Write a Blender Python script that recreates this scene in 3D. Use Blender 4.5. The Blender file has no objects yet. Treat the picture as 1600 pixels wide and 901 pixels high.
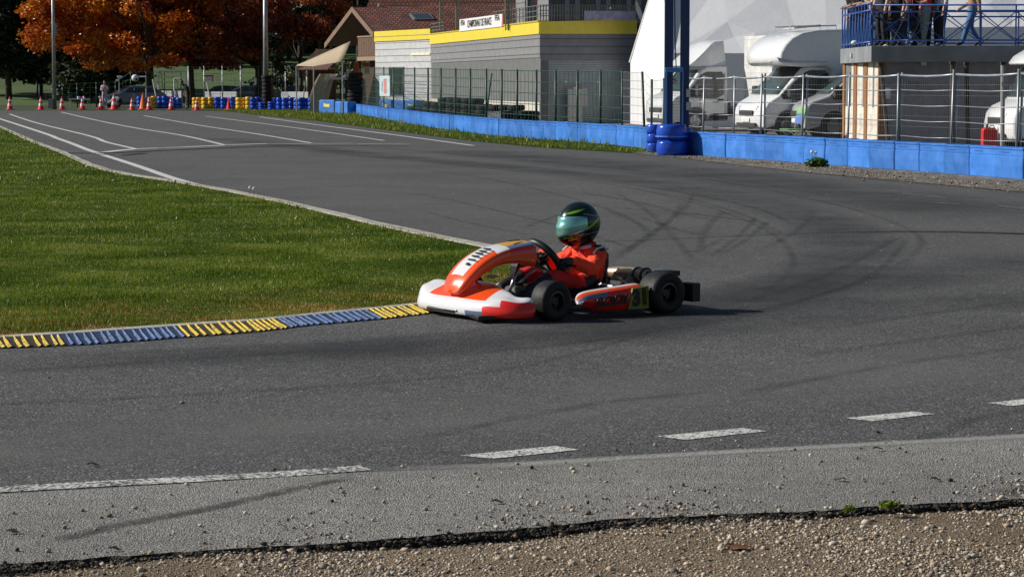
import bpy, bmesh, math, random
import numpy as np
from mathutils import Vector, Matrix
R = math.radians
random.seed(5)
rng = np.random.default_rng(7)
scene = bpy.context.scene
col = scene.collection
FPX, HC, HZ = 3600.0, 1.53, 132.0
PT = math.atan((450.5-HZ)/FPX)
CF = Vector((0, math.cos(PT), -math.sin(PT))); CU = Vector((0, math.sin(PT), math.cos(PT))); CR = Vector((1, 0, 0))
def ray(px, py): return CF + CR*((px-800)/FPX) + CU*((450.5-py)/FPX)
def G(px, py, z=0.0):
    d = ray(px, py); t = (z-HC)/d.z
    return Vector((d.x*t, d.y*t, z))
def P(px, py, Y):
    d = ray(px, py); t = Y/d.y
    return Vector((d.x*t, Y, HC+d.z*t))

# ------------------------------------------------------------ materials
def newmat(name):
    m = bpy.data.materials.new(name); m.use_nodes = True
    nt = m.node_tree; return m, nt, nt.nodes['Principled BSDF']
def N(nt, t, **kw):
    n = nt.nodes.new(t)
    for k, v in kw.items():
        if k in n.inputs: n.inputs[k].default_value = v
        else: setattr(n, k, v)
    return n
def ramp(nt, stops):
    n = nt.nodes.new('ShaderNodeValToRGB'); e = n.color_ramp.elements
    while len(e) > 1: e.remove(e[-1])
    e[0].position = stops[0][0]; e[0].color = (*stops[0][1], 1)
    for p, c in stops[1:]:
        x = e.new(p); x.color = (*c, 1)
    return n
def mat(name, c, rough=.6, metal=0, var=.15, scale=6, bump=0, bscale=40, coat=0, spec=.5, dirt=None):
    """plain surface with a soft tonal variation and optional bump"""
    m, nt, b = newmat(name)
    b.inputs['Roughness'].default_value = rough; b.inputs['Metallic'].default_value = metal
    b.inputs['Coat Weight'].default_value = coat; b.inputs['Specular IOR Level'].default_value = spec
    tc = N(nt, 'ShaderNodeTexCoord')
    nz = N(nt, 'ShaderNodeTexNoise', Scale=scale, Detail=5.0); nt.links.new(tc.outputs['Object'], nz.inputs['Vector'])
    lo = tuple(max(0, x*(1-var)) for x in c); hi = tuple(min(1, x*(1+var)) for x in c)
    if dirt: lo = tuple(x*.5+y*.5 for x, y in zip(c, dirt))
    r = ramp(nt, [(.3, lo), (.7, hi)]); nt.links.new(nz.outputs['Fac'], r.inputs[0]); nt.links.new(r.outputs[0], b.inputs['Base Color'])
    if bump:
        n2 = N(nt, 'ShaderNodeTexNoise', Scale=bscale, Detail=4.0); nt.links.new(tc.outputs['Object'], n2.inputs['Vector'])
        bp = N(nt, 'ShaderNodeBump', Strength=bump, Distance=.02); nt.links.new(n2.outputs['Fac'], bp.inputs['Height']); nt.links.new(bp.outputs[0], b.inputs['Normal'])
    return m
def mix(nt, fac, a, b, mode='MIX'):
    n = nt.nodes.new('ShaderNodeMix'); n.data_type = 'RGBA'; n.blend_type = mode
    for i, v in ((0, fac), (6, a), (7, b)):
        if isinstance(v, (int, float)): n.inputs[i].default_value = v
        elif isinstance(v, tuple): n.inputs[i].default_value = (*v, 1)
        else: nt.links.new(v, n.inputs[i])
    return n.outputs[2]
def grain_mat(name, dark, light, fleck, sc=70, wide=.25, rough=.85, bump=.5, fleckamt=.68, bright=None, tint=None):
    """aggregate surface: stone grains, pale flecks, broad patches"""
    m, nt, b = newmat(name); L = nt.links.new
    b.inputs['Roughness'].default_value = rough; b.inputs['Specular IOR Level'].default_value = .3
    tc = N(nt, 'ShaderNodeTexCoord')
    v = N(nt, 'ShaderNodeTexVoronoi', Scale=float(sc)); L(tc.outputs['Object'], v.inputs['Vector'])
    sp = N(nt, 'ShaderNodeSeparateColor'); L(v.outputs['Color'], sp.inputs[0])
    r = ramp(nt, [(0, dark), (.6, light), (fleckamt+.2, light), (1, fleck)]); L(sp.outputs[0], r.inputs[0])
    n1 = N(nt, 'ShaderNodeTexNoise', Scale=.45, Detail=6.0, Roughness=.62); L(tc.outputs['Object'], n1.inputs['Vector'])
    r1 = ramp(nt, [(.3, (1-wide,)*3), (.7, (1+wide*.6,)*3)]); L(n1.outputs['Fac'], r1.inputs[0])
    n2 = N(nt, 'ShaderNodeTexNoise', Scale=7.0, Detail=6.0, Roughness=.7); L(tc.outputs['Object'], n2.inputs['Vector'])
    r2 = ramp(nt, [(.3, (.82,)*3), (.7, (1.12,)*3)]); L(n2.outputs['Fac'], r2.inputs[0])
    c = mix(nt, 1.0, r.outputs[0], r1.outputs[0], 'MULTIPLY'); c = mix(nt, 1.0, c, r2.outputs[0], 'MULTIPLY')
    L(c, b.inputs['Base Color'])
    bp = N(nt, 'ShaderNodeBump', Strength=bump, Distance=.006); L(v.outputs['Distance'], bp.inputs['Height'])
    bp.invert = True
    L(bp.outputs[0], b.inputs['Normal'])
    return m
def soft_mat(name, c, strength, sc=8, streak=True):
    """worn film on asphalt: soft-edged across its width (uv y), fading at its ends (uv x)"""
    m, nt, b = newmat(name); L = nt.links.new
    b.inputs['Base Color'].default_value = (*c, 1); b.inputs['Roughness'].default_value = .7
    uv = N(nt, 'ShaderNodeUVMap'); s = N(nt, 'ShaderNodeSeparateXYZ'); L(uv.outputs[0], s.inputs[0])
    def mth(op, a, bb=None):
        n = N(nt, 'ShaderNodeMath', operation=op)
        for i, v in enumerate((a, bb)):
            if v is None: continue
            if isinstance(v, (int, float)): n.inputs[i].default_value = v
            else: L(v, n.inputs[i])
        return n.outputs[0]
    y = mth('MULTIPLY', mth('MULTIPLY', s.outputs[1], mth('SUBTRACT', 1.0, s.outputs[1])), 4.0)
    x = mth('MINIMUM', mth('MULTIPLY', mth('MULTIPLY', s.outputs[0], mth('SUBTRACT', 1.0, s.outputs[0])), 9.0), 1.0)
    tc = N(nt, 'ShaderNodeTexCoord'); nz = N(nt, 'ShaderNodeTexNoise', Scale=float(sc), Detail=7.0, Roughness=.7); L(tc.outputs['Object'], nz.inputs['Vector'])
    rr = N(nt, 'ShaderNodeMapRange'); rr.inputs[1].default_value = .3; rr.inputs[2].default_value = .62; L(nz.outputs['Fac'], rr.inputs[0])
    f = mth('MULTIPLY', mth('MULTIPLY', mth('MULTIPLY', x, y), rr.outputs[0]), strength)
    tr = N(nt, 'ShaderNodeBsdfTransparent'); mx = N(nt, 'ShaderNodeMixShader')
    L(f, mx.inputs[0]); L(tr.outputs[0], mx.inputs[1]); L(b.outputs[0], mx.inputs[2]); L(mx.outputs[0], nt.nodes['Material Output'].inputs[0])
    return m
def paint_mat(name, c, cover=.5, sc=60):
    """road paint worn off the stones"""
    m, nt, b = newmat(name); L = nt.links.new
    b.inputs['Roughness'].default_value = .7
    tc = N(nt, 'ShaderNodeTexCoord')
    v = N(nt, 'ShaderNodeTexVoronoi', Scale=float(sc)); L(tc.outputs['Object'], v.inputs['Vector'])
    sp = N(nt, 'ShaderNodeSeparateColor'); L(v.outputs['Color'], sp.inputs[0])
    nz = N(nt, 'ShaderNodeTexNoise', Scale=5.0, Detail=5.0); L(tc.outputs['Object'], nz.inputs['Vector'])
    a = N(nt, 'ShaderNodeMath', operation='ADD'); L(sp.outputs[0], a.inputs[0]); L(nz.outputs['Fac'], a.inputs[1])
    r = ramp(nt, [(cover*.5+.1, (.09, .09, .09)), (cover*.5+.3, c)]); 
    h = N(nt, 'ShaderNodeMath', operation='MULTIPLY'); h.inputs[1].default_value = .5; L(a.outputs[0], h.inputs[0]); L(h.outputs[0], r.inputs[0])
    L(r.outputs[0], b.inputs['Base Color'])
    return m
def leaf_mat(name, stops, sc=.8, rough=.55, trans=.25, fine=14, spec=.35):
    m, nt, b = newmat(name); L = nt.links.new
    b.inputs['Roughness'].default_value = rough; b.inputs['Specular IOR Level'].default_value = spec
    tc = N(nt, 'ShaderNodeTexCoord')
    n1 = N(nt, 'ShaderNodeTexNoise', Scale=float(sc), Detail=3.0); L(tc.outputs['Object'], n1.inputs['Vector'])
    n2 = N(nt, 'ShaderNodeTexWhiteNoise'); g = N(nt, 'ShaderNodeVectorMath', operation='SCALE'); g.inputs[3].default_value = float(fine)
    fl = N(nt, 'ShaderNodeVectorMath', operation='FLOOR'); L(tc.outputs['Object'], g.inputs[0]); L(g.outputs[0], fl.inputs[0]); L(fl.outputs[0], n2.inputs['Vector'])
    a = N(nt, 'ShaderNodeMath', operation='MULTIPLY_ADD'); a.inputs[1].default_value = .35; L(n2.outputs['Value'], a.inputs[0])
    s = N(nt, 'ShaderNodeMath', operation='SUBTRACT'); s.inputs[1].default_value = .17; L(n1.outputs['Fac'], s.inputs[0]); L(s.outputs[0], a.inputs[2])
    r = ramp(nt, stops); L(a.outputs[0], r.inputs[0]); L(r.outputs[0], b.inputs['Base Color'])
    t = N(nt, 'ShaderNodeBsdfTranslucent'); L(r.outputs[0], t.inputs[0]); mx = N(nt, 'ShaderNodeMixShader'); mx.inputs[0].default_value = trans
    L(b.outputs[0], mx.inputs[1]); L(t.outputs[0], mx.inputs[2]); L(mx.outputs[0], nt.nodes['Material Output'].inputs[0])
    return m
def siding_mat(name, c, pitch, axis=2, line=.25, lw=.1, rough=.5, bump=.6, metal=0):
    """boards or slats: dark joints at a given pitch along one local axis"""
    m, nt, b = newmat(name); L = nt.links.new
    b.inputs['Roughness'].default_value = rough; b.inputs['Metallic'].default_value = metal
    tc = N(nt, 'ShaderNodeTexCoord'); s = N(nt, 'ShaderNodeSeparateXYZ'); L(tc.outputs['Object'], s.inputs[0])
    d = N(nt, 'ShaderNodeMath', operation='DIVIDE'); d.inputs[1].default_value = pitch; L(s.outputs[axis], d.inputs[0])
    f = N(nt, 'ShaderNodeMath', operation='FRACT'); L(d.outputs[0], f.inputs[0])
    r = ramp(nt, [(0, (line,)*3), (lw, (line,)*3), (lw+.04, (1, 1, 1)), (1, (.93,)*3)]); L(f.outputs[0], r.inputs[0])
    nz = N(nt, 'ShaderNodeTexNoise', Scale=3.0, Detail=5.0); L(tc.outputs['Object'], nz.inputs['Vector'])
    r2 = ramp(nt, [(.3, tuple(x*.85 for x in c)), (.7, tuple(min(1, x*1.1) for x in c))]); L(nz.outputs['Fac'], r2.inputs[0])
    L(mix(nt, 1.0, r2.outputs[0], r.outputs[0], 'MULTIPLY'), b.inputs['Base Color'])
    bp = N(nt, 'ShaderNodeBump', Strength=bump, Distance=.02); L(f.outputs[0], bp.inputs['Height']); L(bp.outputs[0], b.inputs['Normal'])
    return m
def glass_mat(name, c=(.02, .03, .035), rough=.06):
    m, nt, b = newmat(name); b.inputs['Base Color'].default_value = (*c, 1); b.inputs['Roughness'].default_value = rough
    b.inputs['Specular IOR Level'].default_value = .8
    return m

# ------------------------------------------------------------ mesh builder
class MB:
    def __init__(s): s.v = []; s.f = []; s.m = []; s.M = None
    def add(s, vs, fs, mi=0):
        o = len(s.v)
        for v in vs:
            v = Vector(v)
            s.v.append(tuple(s.M @ v) if s.M else tuple(v))
        for f in fs: s.f.append(tuple(i+o for i in f)); s.m.append(mi)
        return s
    def box(s, c, d, mi=0, rot=None):
        x, y, z = (q/2 for q in d)
        vs = [Vector(p) for p in ((-x,-y,-z),(x,-y,-z),(x,y,-z),(-x,y,-z),(-x,-y,z),(x,-y,z),(x,y,z),(-x,y,z))]
        if rot is not None:
            rm = rot if isinstance(rot, Matrix) else Matrix.Rotation(rot, 3, 'Z')
            vs = [rm @ v for v in vs]
        return s.add([v+Vector(c) for v in vs], [(0,3,2,1),(4,5,6,7),(0,1,5,4),(1,2,6,5),(2,3,7,6),(3,0,4,7)], mi)
    def hexa(s, b, t, mi=0):
        return s.add(list(b)+list(t), [(3,2,1,0),(4,5,6,7),(0,1,5,4),(1,2,6,5),(2,3,7,6),(3,0,4,7)], mi)
    def bar(s, a, b, r, mi=0, n=8, r2=None, cap=True):
        a = Vector(a); b = Vector(b); d = (b-a)
        if d.length < 1e-6: return s
        q = d.to_track_quat('Z', 'Y'); r2 = r if r2 is None else r2
        vs = []
        for p, rr in ((a, r), (b, r2)):
            for i in range(n):
                t = 2*math.pi*i/n; vs.append(p + q @ Vector((rr*math.cos(t), rr*math.sin(t), 0)))
        fs = [(i, (i+1) % n, n+(i+1) % n, n+i) for i in range(n)]
        if cap: fs += [tuple(range(n-1, -1, -1)), tuple(range(n, 2*n))]
        return s.add(vs, fs, mi)
    def tube(s, pts, r, mi=0, n=8, closed=False):
        pts = [Vector(p) for p in pts]; k = len(pts); rs = r if isinstance(r, (list, tuple)) else [r]*k
        vs = []; up = Vector((0, 0, 1)); prev = None
        for i, p in enumerate(pts):
            if closed: d = pts[(i+1) % k]-pts[i-1]
            else: d = pts[min(i+1, k-1)]-pts[max(i-1, 0)]
            d.normalize()
            if prev is None:
                u = d.cross(up) if abs(d.z) < .95 else d.cross(Vector((1, 0, 0)))
            else: u = prev - d*prev.dot(d)
            u.normalize(); prev = u; w = d.cross(u)
            for j in range(n):
                t = 2*math.pi*j/n; vs.append(p+(u*math.cos(t)+w*math.sin(t))*rs[i])
        fs = []
        for i in range(k if closed else k-1):
            a = i*n; b = ((i+1) % k)*n
            for j in range(n): fs.append((a+j, a+(j+1) % n, b+(j+1) % n, b+j))
        if not closed: fs += [tuple(range(n-1, -1, -1)), tuple(range((k-1)*n, k*n))]
        return s.add(vs, fs, mi)
    def lathe(s, prof, c=(0, 0, 0), axis='Z', n=20, mi=0, mf=None):
        vs = []; k = len(prof)
        for j in range(n):
            t = 2*math.pi*j/n
            for r, h in prof:
                x, y = r*math.cos(t), r*math.sin(t)
                p = (x, y, h) if axis == 'Z' else ((x, h, y) if axis == 'Y' else (h, x, y))
                vs.append(Vector(p)+Vector(c))
        o = len(s.v)
        for j in range(n):
            a = j*k; b = ((j+1) % n)*k
            for i in range(k-1):
                s_f = (a+i, b+i, b+i+1, a+i+1)
                if axis == 'Y': s_f = s_f[::-1]
                s.f.append(tuple(q+o for q in s_f)); s.m.append(mf(i) if mf else mi)
        for v in vs: s.v.append(tuple(s.M @ v) if s.M else tuple(v))
        return s
    def prism(s, poly, y0, y1, mi=0, plane='XZ'):
        n = len(poly)
        mk = (lambda a, b, h: (a, h, b)) if plane == 'XZ' else (lambda a, b, h: (a, b, h))
        vs = [mk(a, b, y0) for a, b in poly]+[mk(a, b, y1) for a, b in poly]
        fs = [(i, (i+1) % n, n+(i+1) % n, n+i) for i in range(n)]+[tuple(range(n-1, -1, -1)), tuple(range(n, 2*n))]
        return s.add(vs, fs, mi)
    def grid(s, rows, mi=0, mf=None, closed=False):
        """loft of equal-length rings"""
        k = len(rows[0]); o = len(s.v)
        for r in rows:
            for v in r:
                v = Vector(v); s.v.append(tuple(s.M @ v) if s.M else tuple(v))
        for i in range(len(rows)-1):
            for j in range(k if closed else k-1):
                s.f.append((o+i*k+j, o+i*k+(j+1) % k, o+(i+1)*k+(j+1) % k, o+(i+1)*k+j)); s.m.append(mf(i, j) if mf else mi)
        return s
    def sphere(s, c, r, mi=0, n=14, m=9):
        rr = r if isinstance(r, (tuple, list)) else (r, r, r); prof = []
        rows = []
        for i in range(m+1):
            a = math.pi*i/m - math.pi/2
            rows.append([(c[0]+rr[0]*math.cos(a)*math.cos(2*math.pi*j/n), c[1]+rr[1]*math.cos(a)*math.sin(2*math.pi*j/n), c[2]+rr[2]*math.sin(a)) for j in range(n)])
        return s.grid(rows, mi, closed=True)
    def build(s, name, mats, parent=None, smooth=False, bevel=0, sub=0, seg=2, fix=True, auto=None):
        me = bpy.data.meshes.new(name); me.from_pydata(s.v, [], s.f)
        if not isinstance(mats, (list, tuple)): mats = [mats]
        for m in mats: me.materials.append(m)
        me.polygons.foreach_set('material_index', s.m)
        if fix:
            bm = bmesh.new(); bm.from_mesh(me); bmesh.ops.remove_doubles(bm, verts=bm.verts, dist=1e-5); bmesh.ops.recalc_face_normals(bm, faces=bm.faces); bm.to_mesh(me); bm.free()
        if smooth: me.polygons.foreach_set('use_smooth', [True]*len(me.polygons))
        me.update()
        o = bpy.data.objects.new(name, me); col.objects.link(o)
        if parent: o.parent = parent
        if bevel:
            b = o.modifiers.new('bevel', 'BEVEL'); b.width = bevel; b.segments = seg; b.limit_method = 'ANGLE'; b.angle_limit = R(30)
        if sub:
            b = o.modifiers.new('sub', 'SUBSURF'); b.levels = sub; b.render_levels = sub
        if auto: 
            me.polygons.foreach_set('use_smooth', [True]*len(me.polygons)); me.set_sharp_from_angle(angle=R(auto))
        return o
def tag(o, label=None, cat=None, group=None, kind=None):
    if label: o['label'] = label
    if cat: o['category'] = cat
    if group: o['group'] = group
    if kind: o['kind'] = kind
    return o
def thing(name, label, cat, loc=(0, 0, 0), rz=0, group=None):
    o = bpy.data.objects.new(name, None); col.objects.link(o); o.location = loc; o.rotation_euler = (0, 0, rz); o.empty_display_size = .1
    return tag(o, label, cat, group)
def copy_tree(o, parent=None):
    c = o.copy(); col.objects.link(c); c.parent = parent
    for ch in list(o.children): copy_tree(ch, c)
    return c
def text_mesh(s, size, M, mt, parent, name='lettering', ext=.002, sx=1.0, shear=0, bold=0):
    cu = bpy.data.curves.new(name, 'FONT'); cu.body = s; cu.size = size; cu.extrude = ext; cu.align_x = 'CENTER'; cu.align_y = 'CENTER'; cu.shear = shear; cu.offset = bold
    t = bpy.data.objects.new('tmp', cu); col.objects.link(t)
    dg = bpy.context.evaluated_depsgraph_get(); dg.update()
    me = bpy.data.meshes.new_from_object(t.evaluated_get(dg)); bpy.data.objects.remove(t)
    me.transform(M @ Matrix.Diagonal((sx, 1, 1, 1))); me.materials.clear(); me.materials.append(mt); me.name = name
    o = bpy.data.objects.new(name, me); col.objects.link(o); o.parent = parent
    return o
def frame_M(origin, xdir, ydir):
    x = Vector(xdir).normalized(); y = Vector(ydir); y = (y-x*y.dot(x)).normalized(); z = x.cross(y)
    return Matrix(((x.x, y.x, z.x, origin[0]), (x.y, y.y, z.y, origin[1]), (x.z, y.z, z.z, origin[2]), (0, 0, 0, 1)))
def np_mesh(name, V, F, mats, parent=None, mi=None, smooth=False):
    me = bpy.data.meshes.new(name); V = np.asarray(V, np.float32); F = np.asarray(F, np.int32)
    me.vertices.add(len(V)); me.vertices.foreach_set('co', V.ravel())
    k = F.shape[1]; me.loops.add(F.size); me.loops.foreach_set('vertex_index', F.ravel())
    me.polygons.add(len(F)); me.polygons.foreach_set('loop_start', np.arange(0, F.size, k, dtype=np.int32)); me.polygons.foreach_set('loop_total', np.full(len(F), k, np.int32))
    for m in (mats if isinstance(mats, (list, tuple)) else [mats]): me.materials.append(m)
    if mi is not None: me.polygons.foreach_set('material_index', np.asarray(mi, np.int32))
    if smooth: me.polygons.foreach_set('use_smooth', np.ones(len(F), bool))
    me.update(calc_edges=True)
    o = bpy.data.objects.new(name, me); col.objects.link(o)
    if parent: o.parent = parent
    return o
def leaves(centers, n, size, flat=.6, shell=.55):
    """n leaf quads spread through ellipsoid clumps: centers = [(x,y,z,rx,ry,rz)]"""
    C = np.array(centers); w = C[:, 3]*C[:, 5]; idx = rng.choice(len(C), n, p=w/w.sum())
    d = rng.normal(size=(n, 3)); d /= np.linalg.norm(d, axis=1)[:, None]
    r = (shell+(1-shell)*rng.random(n))*(1+.12*rng.normal(size=n))
    p = C[idx, :3]+d*C[idx, 3:]*r[:, None]
    a = rng.normal(size=(n, 3)); a[:, 2] *= flat; a /= np.linalg.norm(a, axis=1)[:, None]
    b = np.cross(a, rng.normal(size=(n, 3))); b /= np.linalg.norm(b, axis=1)[:, None]
    s = size*(.5+rng.random(n))[:, None]
    V = np.stack([p-a*s, p-b*s*.55, p+a*s, p+b*s*.55], 1).reshape(-1, 3)
    return V, np.arange(4*n).reshape(-1, 4)
def inpoly(x, y, poly):
    c = np.zeros(len(x), bool); n = len(poly)
    for i in range(n):
        x1, y1 = poly[i]; x2, y2 = poly[(i+1) % n]
        if y1 == y2: continue
        c ^= ((y1 > y) != (y2 > y)) & (x < (x2-x1)*(y-y1)/(y2-y1)+x1)
    return c
def smooth_path(pts, step=.5):
    """Catmull-Rom through points"""
    pts = [Vector(p) for p in pts]; out = []
    for i in range(len(pts)-1):
        p0 = pts[max(i-1, 0)]; p1 = pts[i]; p2 = pts[i+1]; p3 = pts[min(i+2, len(pts)-1)]
        n = max(1, int((p2-p1).length/step))
        for k in range(n):
            t = k/n; out.append(.5*((2*p1)+(-p0+p2)*t+(2*p0-5*p1+4*p2-p3)*t*t+(-p0+3*p1-3*p2+p3)*t**3))
    out.append(pts[-1]); return out
def strip(name, pts, w, z, m, w2=None):
    """painted strip of width w centred on a path; uv x along, uv y across"""
    n = len(pts); V = []; F = []; U = []
    for i, p in enumerate(pts):
        d = pts[min(i+1, n-1)]-pts[max(i-1, 0)]; d.z = 0; d.normalize(); q = Vector((-d.y, d.x, 0)); t = i/(n-1)
        ww = w if w2 is None else w+(w2-w)*t
        V += [(p+q*ww/2), (p-q*ww/2)]; U += [(t, 0), (t, 1)]
    return V, [(2*i, 2*i+1, 2*i+3, 2*i+2) for i in range(n-1)], U
def strips_obj(name, items, z, m):
    """items: list of (pts,w,w2); one mesh"""
    V = []; F = []; U = []
    for k, (pts, w, w2) in enumerate(items):
        v, f, u = strip(name, pts, w, z, m, w2); o = len(V)
        V += [(a.x, a.y, z+.0004*(k % 9)) for a in v]; F += [tuple(i+o for i in q) for q in f]; U += u
    me = bpy.data.meshes.new(name); me.from_pydata([tuple(v) for v in V], [], F); me.materials.append(m)
    ul = me.uv_layers.new(name='UVMap')
    for lp in me.loops: ul.data[lp.index].uv = U[lp.vertex_index]
    me.update()
    # faces up
    bm = bmesh.new(); bm.from_mesh(me)
    for f in bm.faces:
        if f.normal.z < 0: f.normal_flip()
    bm.to_mesh(me); bm.free()
    o = bpy.data.objects.new(name, me); col.objects.link(o); return o
def sheet(name, poly, z, m, kind='structure'):
    mb = MB(); mb.add([(p[0], p[1], z) for p in poly], [tuple(range(len(poly)))])
    o = mb.build(name, m, fix=False)
    bm = bmesh.new(); bm.from_mesh(o.data)
    for f in bm.faces:
        if f.normal.z < 0: f.normal_flip()
    bmesh.ops.triangulate(bm, faces=bm.faces); bm.to_mesh(o.data); bm.free()
    return tag(o, kind=kind)
# ============================================================ camera, sun, sky
cam = bpy.data.cameras.new('camera'); cam.sensor_width = 36; cam.lens = 36*FPX/1600; cam.clip_end = 3000; cam.clip_start = .1
camo = bpy.data.objects.new('camera', cam); col.objects.link(camo); camo.location = (0, 0, HC)
camo.rotation_euler = (math.pi/2-PT, 0, 0); scene.camera = camo
SUN_EL = 31.0
sd = Vector((.99*math.cos(R(SUN_EL)), -.12*math.cos(R(SUN_EL)), -math.sin(R(SUN_EL))))
sl = bpy.data.lights.new('sun', 'SUN'); sl.energy = 4.9; sl.angle = R(.53); sl.color = (1, .95, .87)
so = bpy.data.objects.new('sun', sl); col.objects.link(so); so.rotation_euler = sd.to_track_quat('-Z', 'Y').to_euler(); so.location = (-50, 5, 40)
w = bpy.data.worlds.new('World'); scene.world = w; w.use_nodes = True
bgn = w.node_tree.nodes['Background']; sky = w.node_tree.nodes.new('ShaderNodeTexSky'); sky.sky_type = 'NISHITA'; sky.sun_disc = False
sky.sun_elevation = R(SUN_EL); sky.sun_rotation = R(277); sky.air_density = 1.0; sky.dust_density = .6; sky.ozone_density = 1.2
w.node_tree.links.new(sky.outputs[0], bgn.inputs[0]); bgn.inputs[1].default_value = .05
scene.view_settings.view_transform = 'Standard'; scene.view_settings.look = 'None'; scene.view_settings.gamma = 1; scene.view_settings.exposure = 0.0
scene.cycles.use_denoising = True
scene.cycles.max_bounces = 6; scene.cycles.transparent_max_bounces = 40

# ============================================================ ground
M_soil = mat('dark_soil', (.05, .055, .025), .95, var=.4, scale=1.5, bump=.3)
M_grassbase = mat('turf', (.035, .062, .009), .95, spec=.05, var=.5, scale=5, bump=.6, bscale=60)
M_grassfar = mat('meadow', (.06, .105, .02), .9, var=.35, scale=.35, bump=.3, bscale=5)
M_asph = grain_mat('asphalt', (.035, .035, .035), (.128, .128, .128), (.34, .34, .33), sc=100, wide=.2, bump=.7, fleckamt=.74)
M_strip = grain_mat('worn_asphalt', (.13, .126, .118), (.305, .295, .275), (.50, .48, .45), sc=150, wide=.25, bump=1.0)
M_pad = grain_mat('paddock_surface', (.09, .085, .075), (.16, .15, .135), (.25, .24, .22), sc=20, wide=.3)
M_gravel_b = grain_mat('gravel_bed', (.13, .095, .060), (.27, .20, .13), (.46, .38, .28), sc=150, wide=.45, bump=1.0)
M_verge = grain_mat('verge_dirt', (.09, .075, .055), (.20, .18, .145), (.42, .38, .32), sc=14, wide=.4, bump=1.0)
M_white = paint_mat('road_paint', (.72, .72, .68), .44, sc=120)
M_whitef = paint_mat('line_paint', (.66, .66, .63), .15, sc=40)
M_white2 = paint_mat('thin_worn_paint', (.45, .45, .42), .9)
M_conc = mat('concrete_edge', (.42, .40, .35), .85, var=.3, scale=8, bump=.4)

sheet('ground', [(-900, -60), (900, -60), (900, 172), (-900, 172)], -.13, M_soil)
# rising meadow and wooded slope behind
rows = []
for Y in (171, 180, 200, 230, 260, 300, 360, 450, 600):
    rows.append([(X, Y, -.13+max(0, (Y-171))*.050+max(0, Y-300)*.10+1.0*math.sin(X*.03+Y*.02)*(Y > 190)) for X in range(-600, 601, 20)])
tag(MB().grid(rows).build('hillside', M_grassfar, smooth=True, fix=True), kind='structure')

K_TOP = [(0, 530), (100, 524), (200, 517), (300, 510), (400, 503.5), (494, 493.5), (587, 485), (659, 477.5), (700, 471), (750, 461), (790, 451)]
K_BOT = [(0, 545), (102, 541), (200, 535), (300, 527), (400, 519.5), (494, 508), (600, 499), (660, 492), (712, 484), (765, 473), (815, 459)]
kt = [G(*p) for p in K_TOP]; kb = [G(*p) for p in K_BOT]
kt = [kt[0]+(kt[0]-kt[1])*4.5, kt[0]+(kt[0]-kt[1])*2]+kt; kb = [kb[0]+(kb[0]-kb[1])*4.5, kb[0]+(kb[0]-kb[1])*2]+kb
E_IN = [(0, 199), (47, 220), (94, 238), (142, 259), (187, 271), (250, 281), (315, 292), (375, 303), (469, 323), (600, 354), (680, 371), (760, 387), (805, 399), (835, 413), (838, 430), (822, 446), (800, 452)]
ein = [G(*p) for p in E_IN]
far_dir = (ein[0]-ein[2])
ein = [ein[0]+far_dir*1.6, ein[0]+far_dir*.8]+ein
infield = [(p.x, p.y) for p in ein]+[(p.x, p.y) for p in reversed(kt)]+[(-60, 9), (-60, ein[0].y)]
sheet('asphalt_track', [(-62, 8.0), (-5, 8.0)]+[(G(*p).x, G(*p).y) for p in ((-400, 850), (0, 825), (300, 808), (560, 792), (1000, 762), (1600, 730), (2000, 708))]+[(60, 14), (60, 136), (-62, 136)], 0, M_asph)
# worn apron by the camera, its broken edge a real step
E_NEAR = [(-900, 935), (-400, 908), (0, 880), (140, 872), (300, 861), (500, 850), (640, 838), (800, 828), (960, 812), (1100, 806), (1250, 797), (1400, 790), (1600, 779), (2000, 757), (2600, 730)]
E_FAR = [(-900, 825), (-400, 797), (0, 772), (300, 755), (560, 738), (720, 733), (1000, 718), (1250, 704), (1600, 684), (2000, 663), (2600, 632)]
near = smooth_path([G(*p) for p in E_NEAR], .018); farp = smooth_path([G(*p) for p in E_FAR], .3)
w1 = w2 = 0; nn = []
for p in near:
    w1 = w1*.93+random.gauss(0, .0045); w2 = w2*.6+random.gauss(0, .004); nn.append(p+Vector((0, max(-.04, min(.04, w1))+w2+.005*math.sin(p.x*4.1)+.006*math.sin(p.x*9.7+1), 0)))
near = nn
mb = MB(); poly = [(p.x, p.y) for p in near]+[(p.x, p.y) for p in reversed(farp)]
apron = sheet('apron', poly, .0018, M_strip)
rows = [[(p.x, p.y, .0018) for p in near], [(p.x+random.uniform(-.006, .006), p.y-random.uniform(-.006, .018), -.006+random.uniform(-.003, .003)) for p in near], [(p.x+random.uniform(-.006, .006), p.y-random.uniform(-.012, .03), -.022+random.uniform(-.004, .004)) for p in near], [(p.x, p.y+.004, -.09) for p in near]]
tag(MB().grid(rows).build('apron_edge', grain_mat('broken_edge', (.012, .011, .008), (.06, .052, .04), (.2, .17, .13), sc=120, bump=1)), kind='structure')
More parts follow.
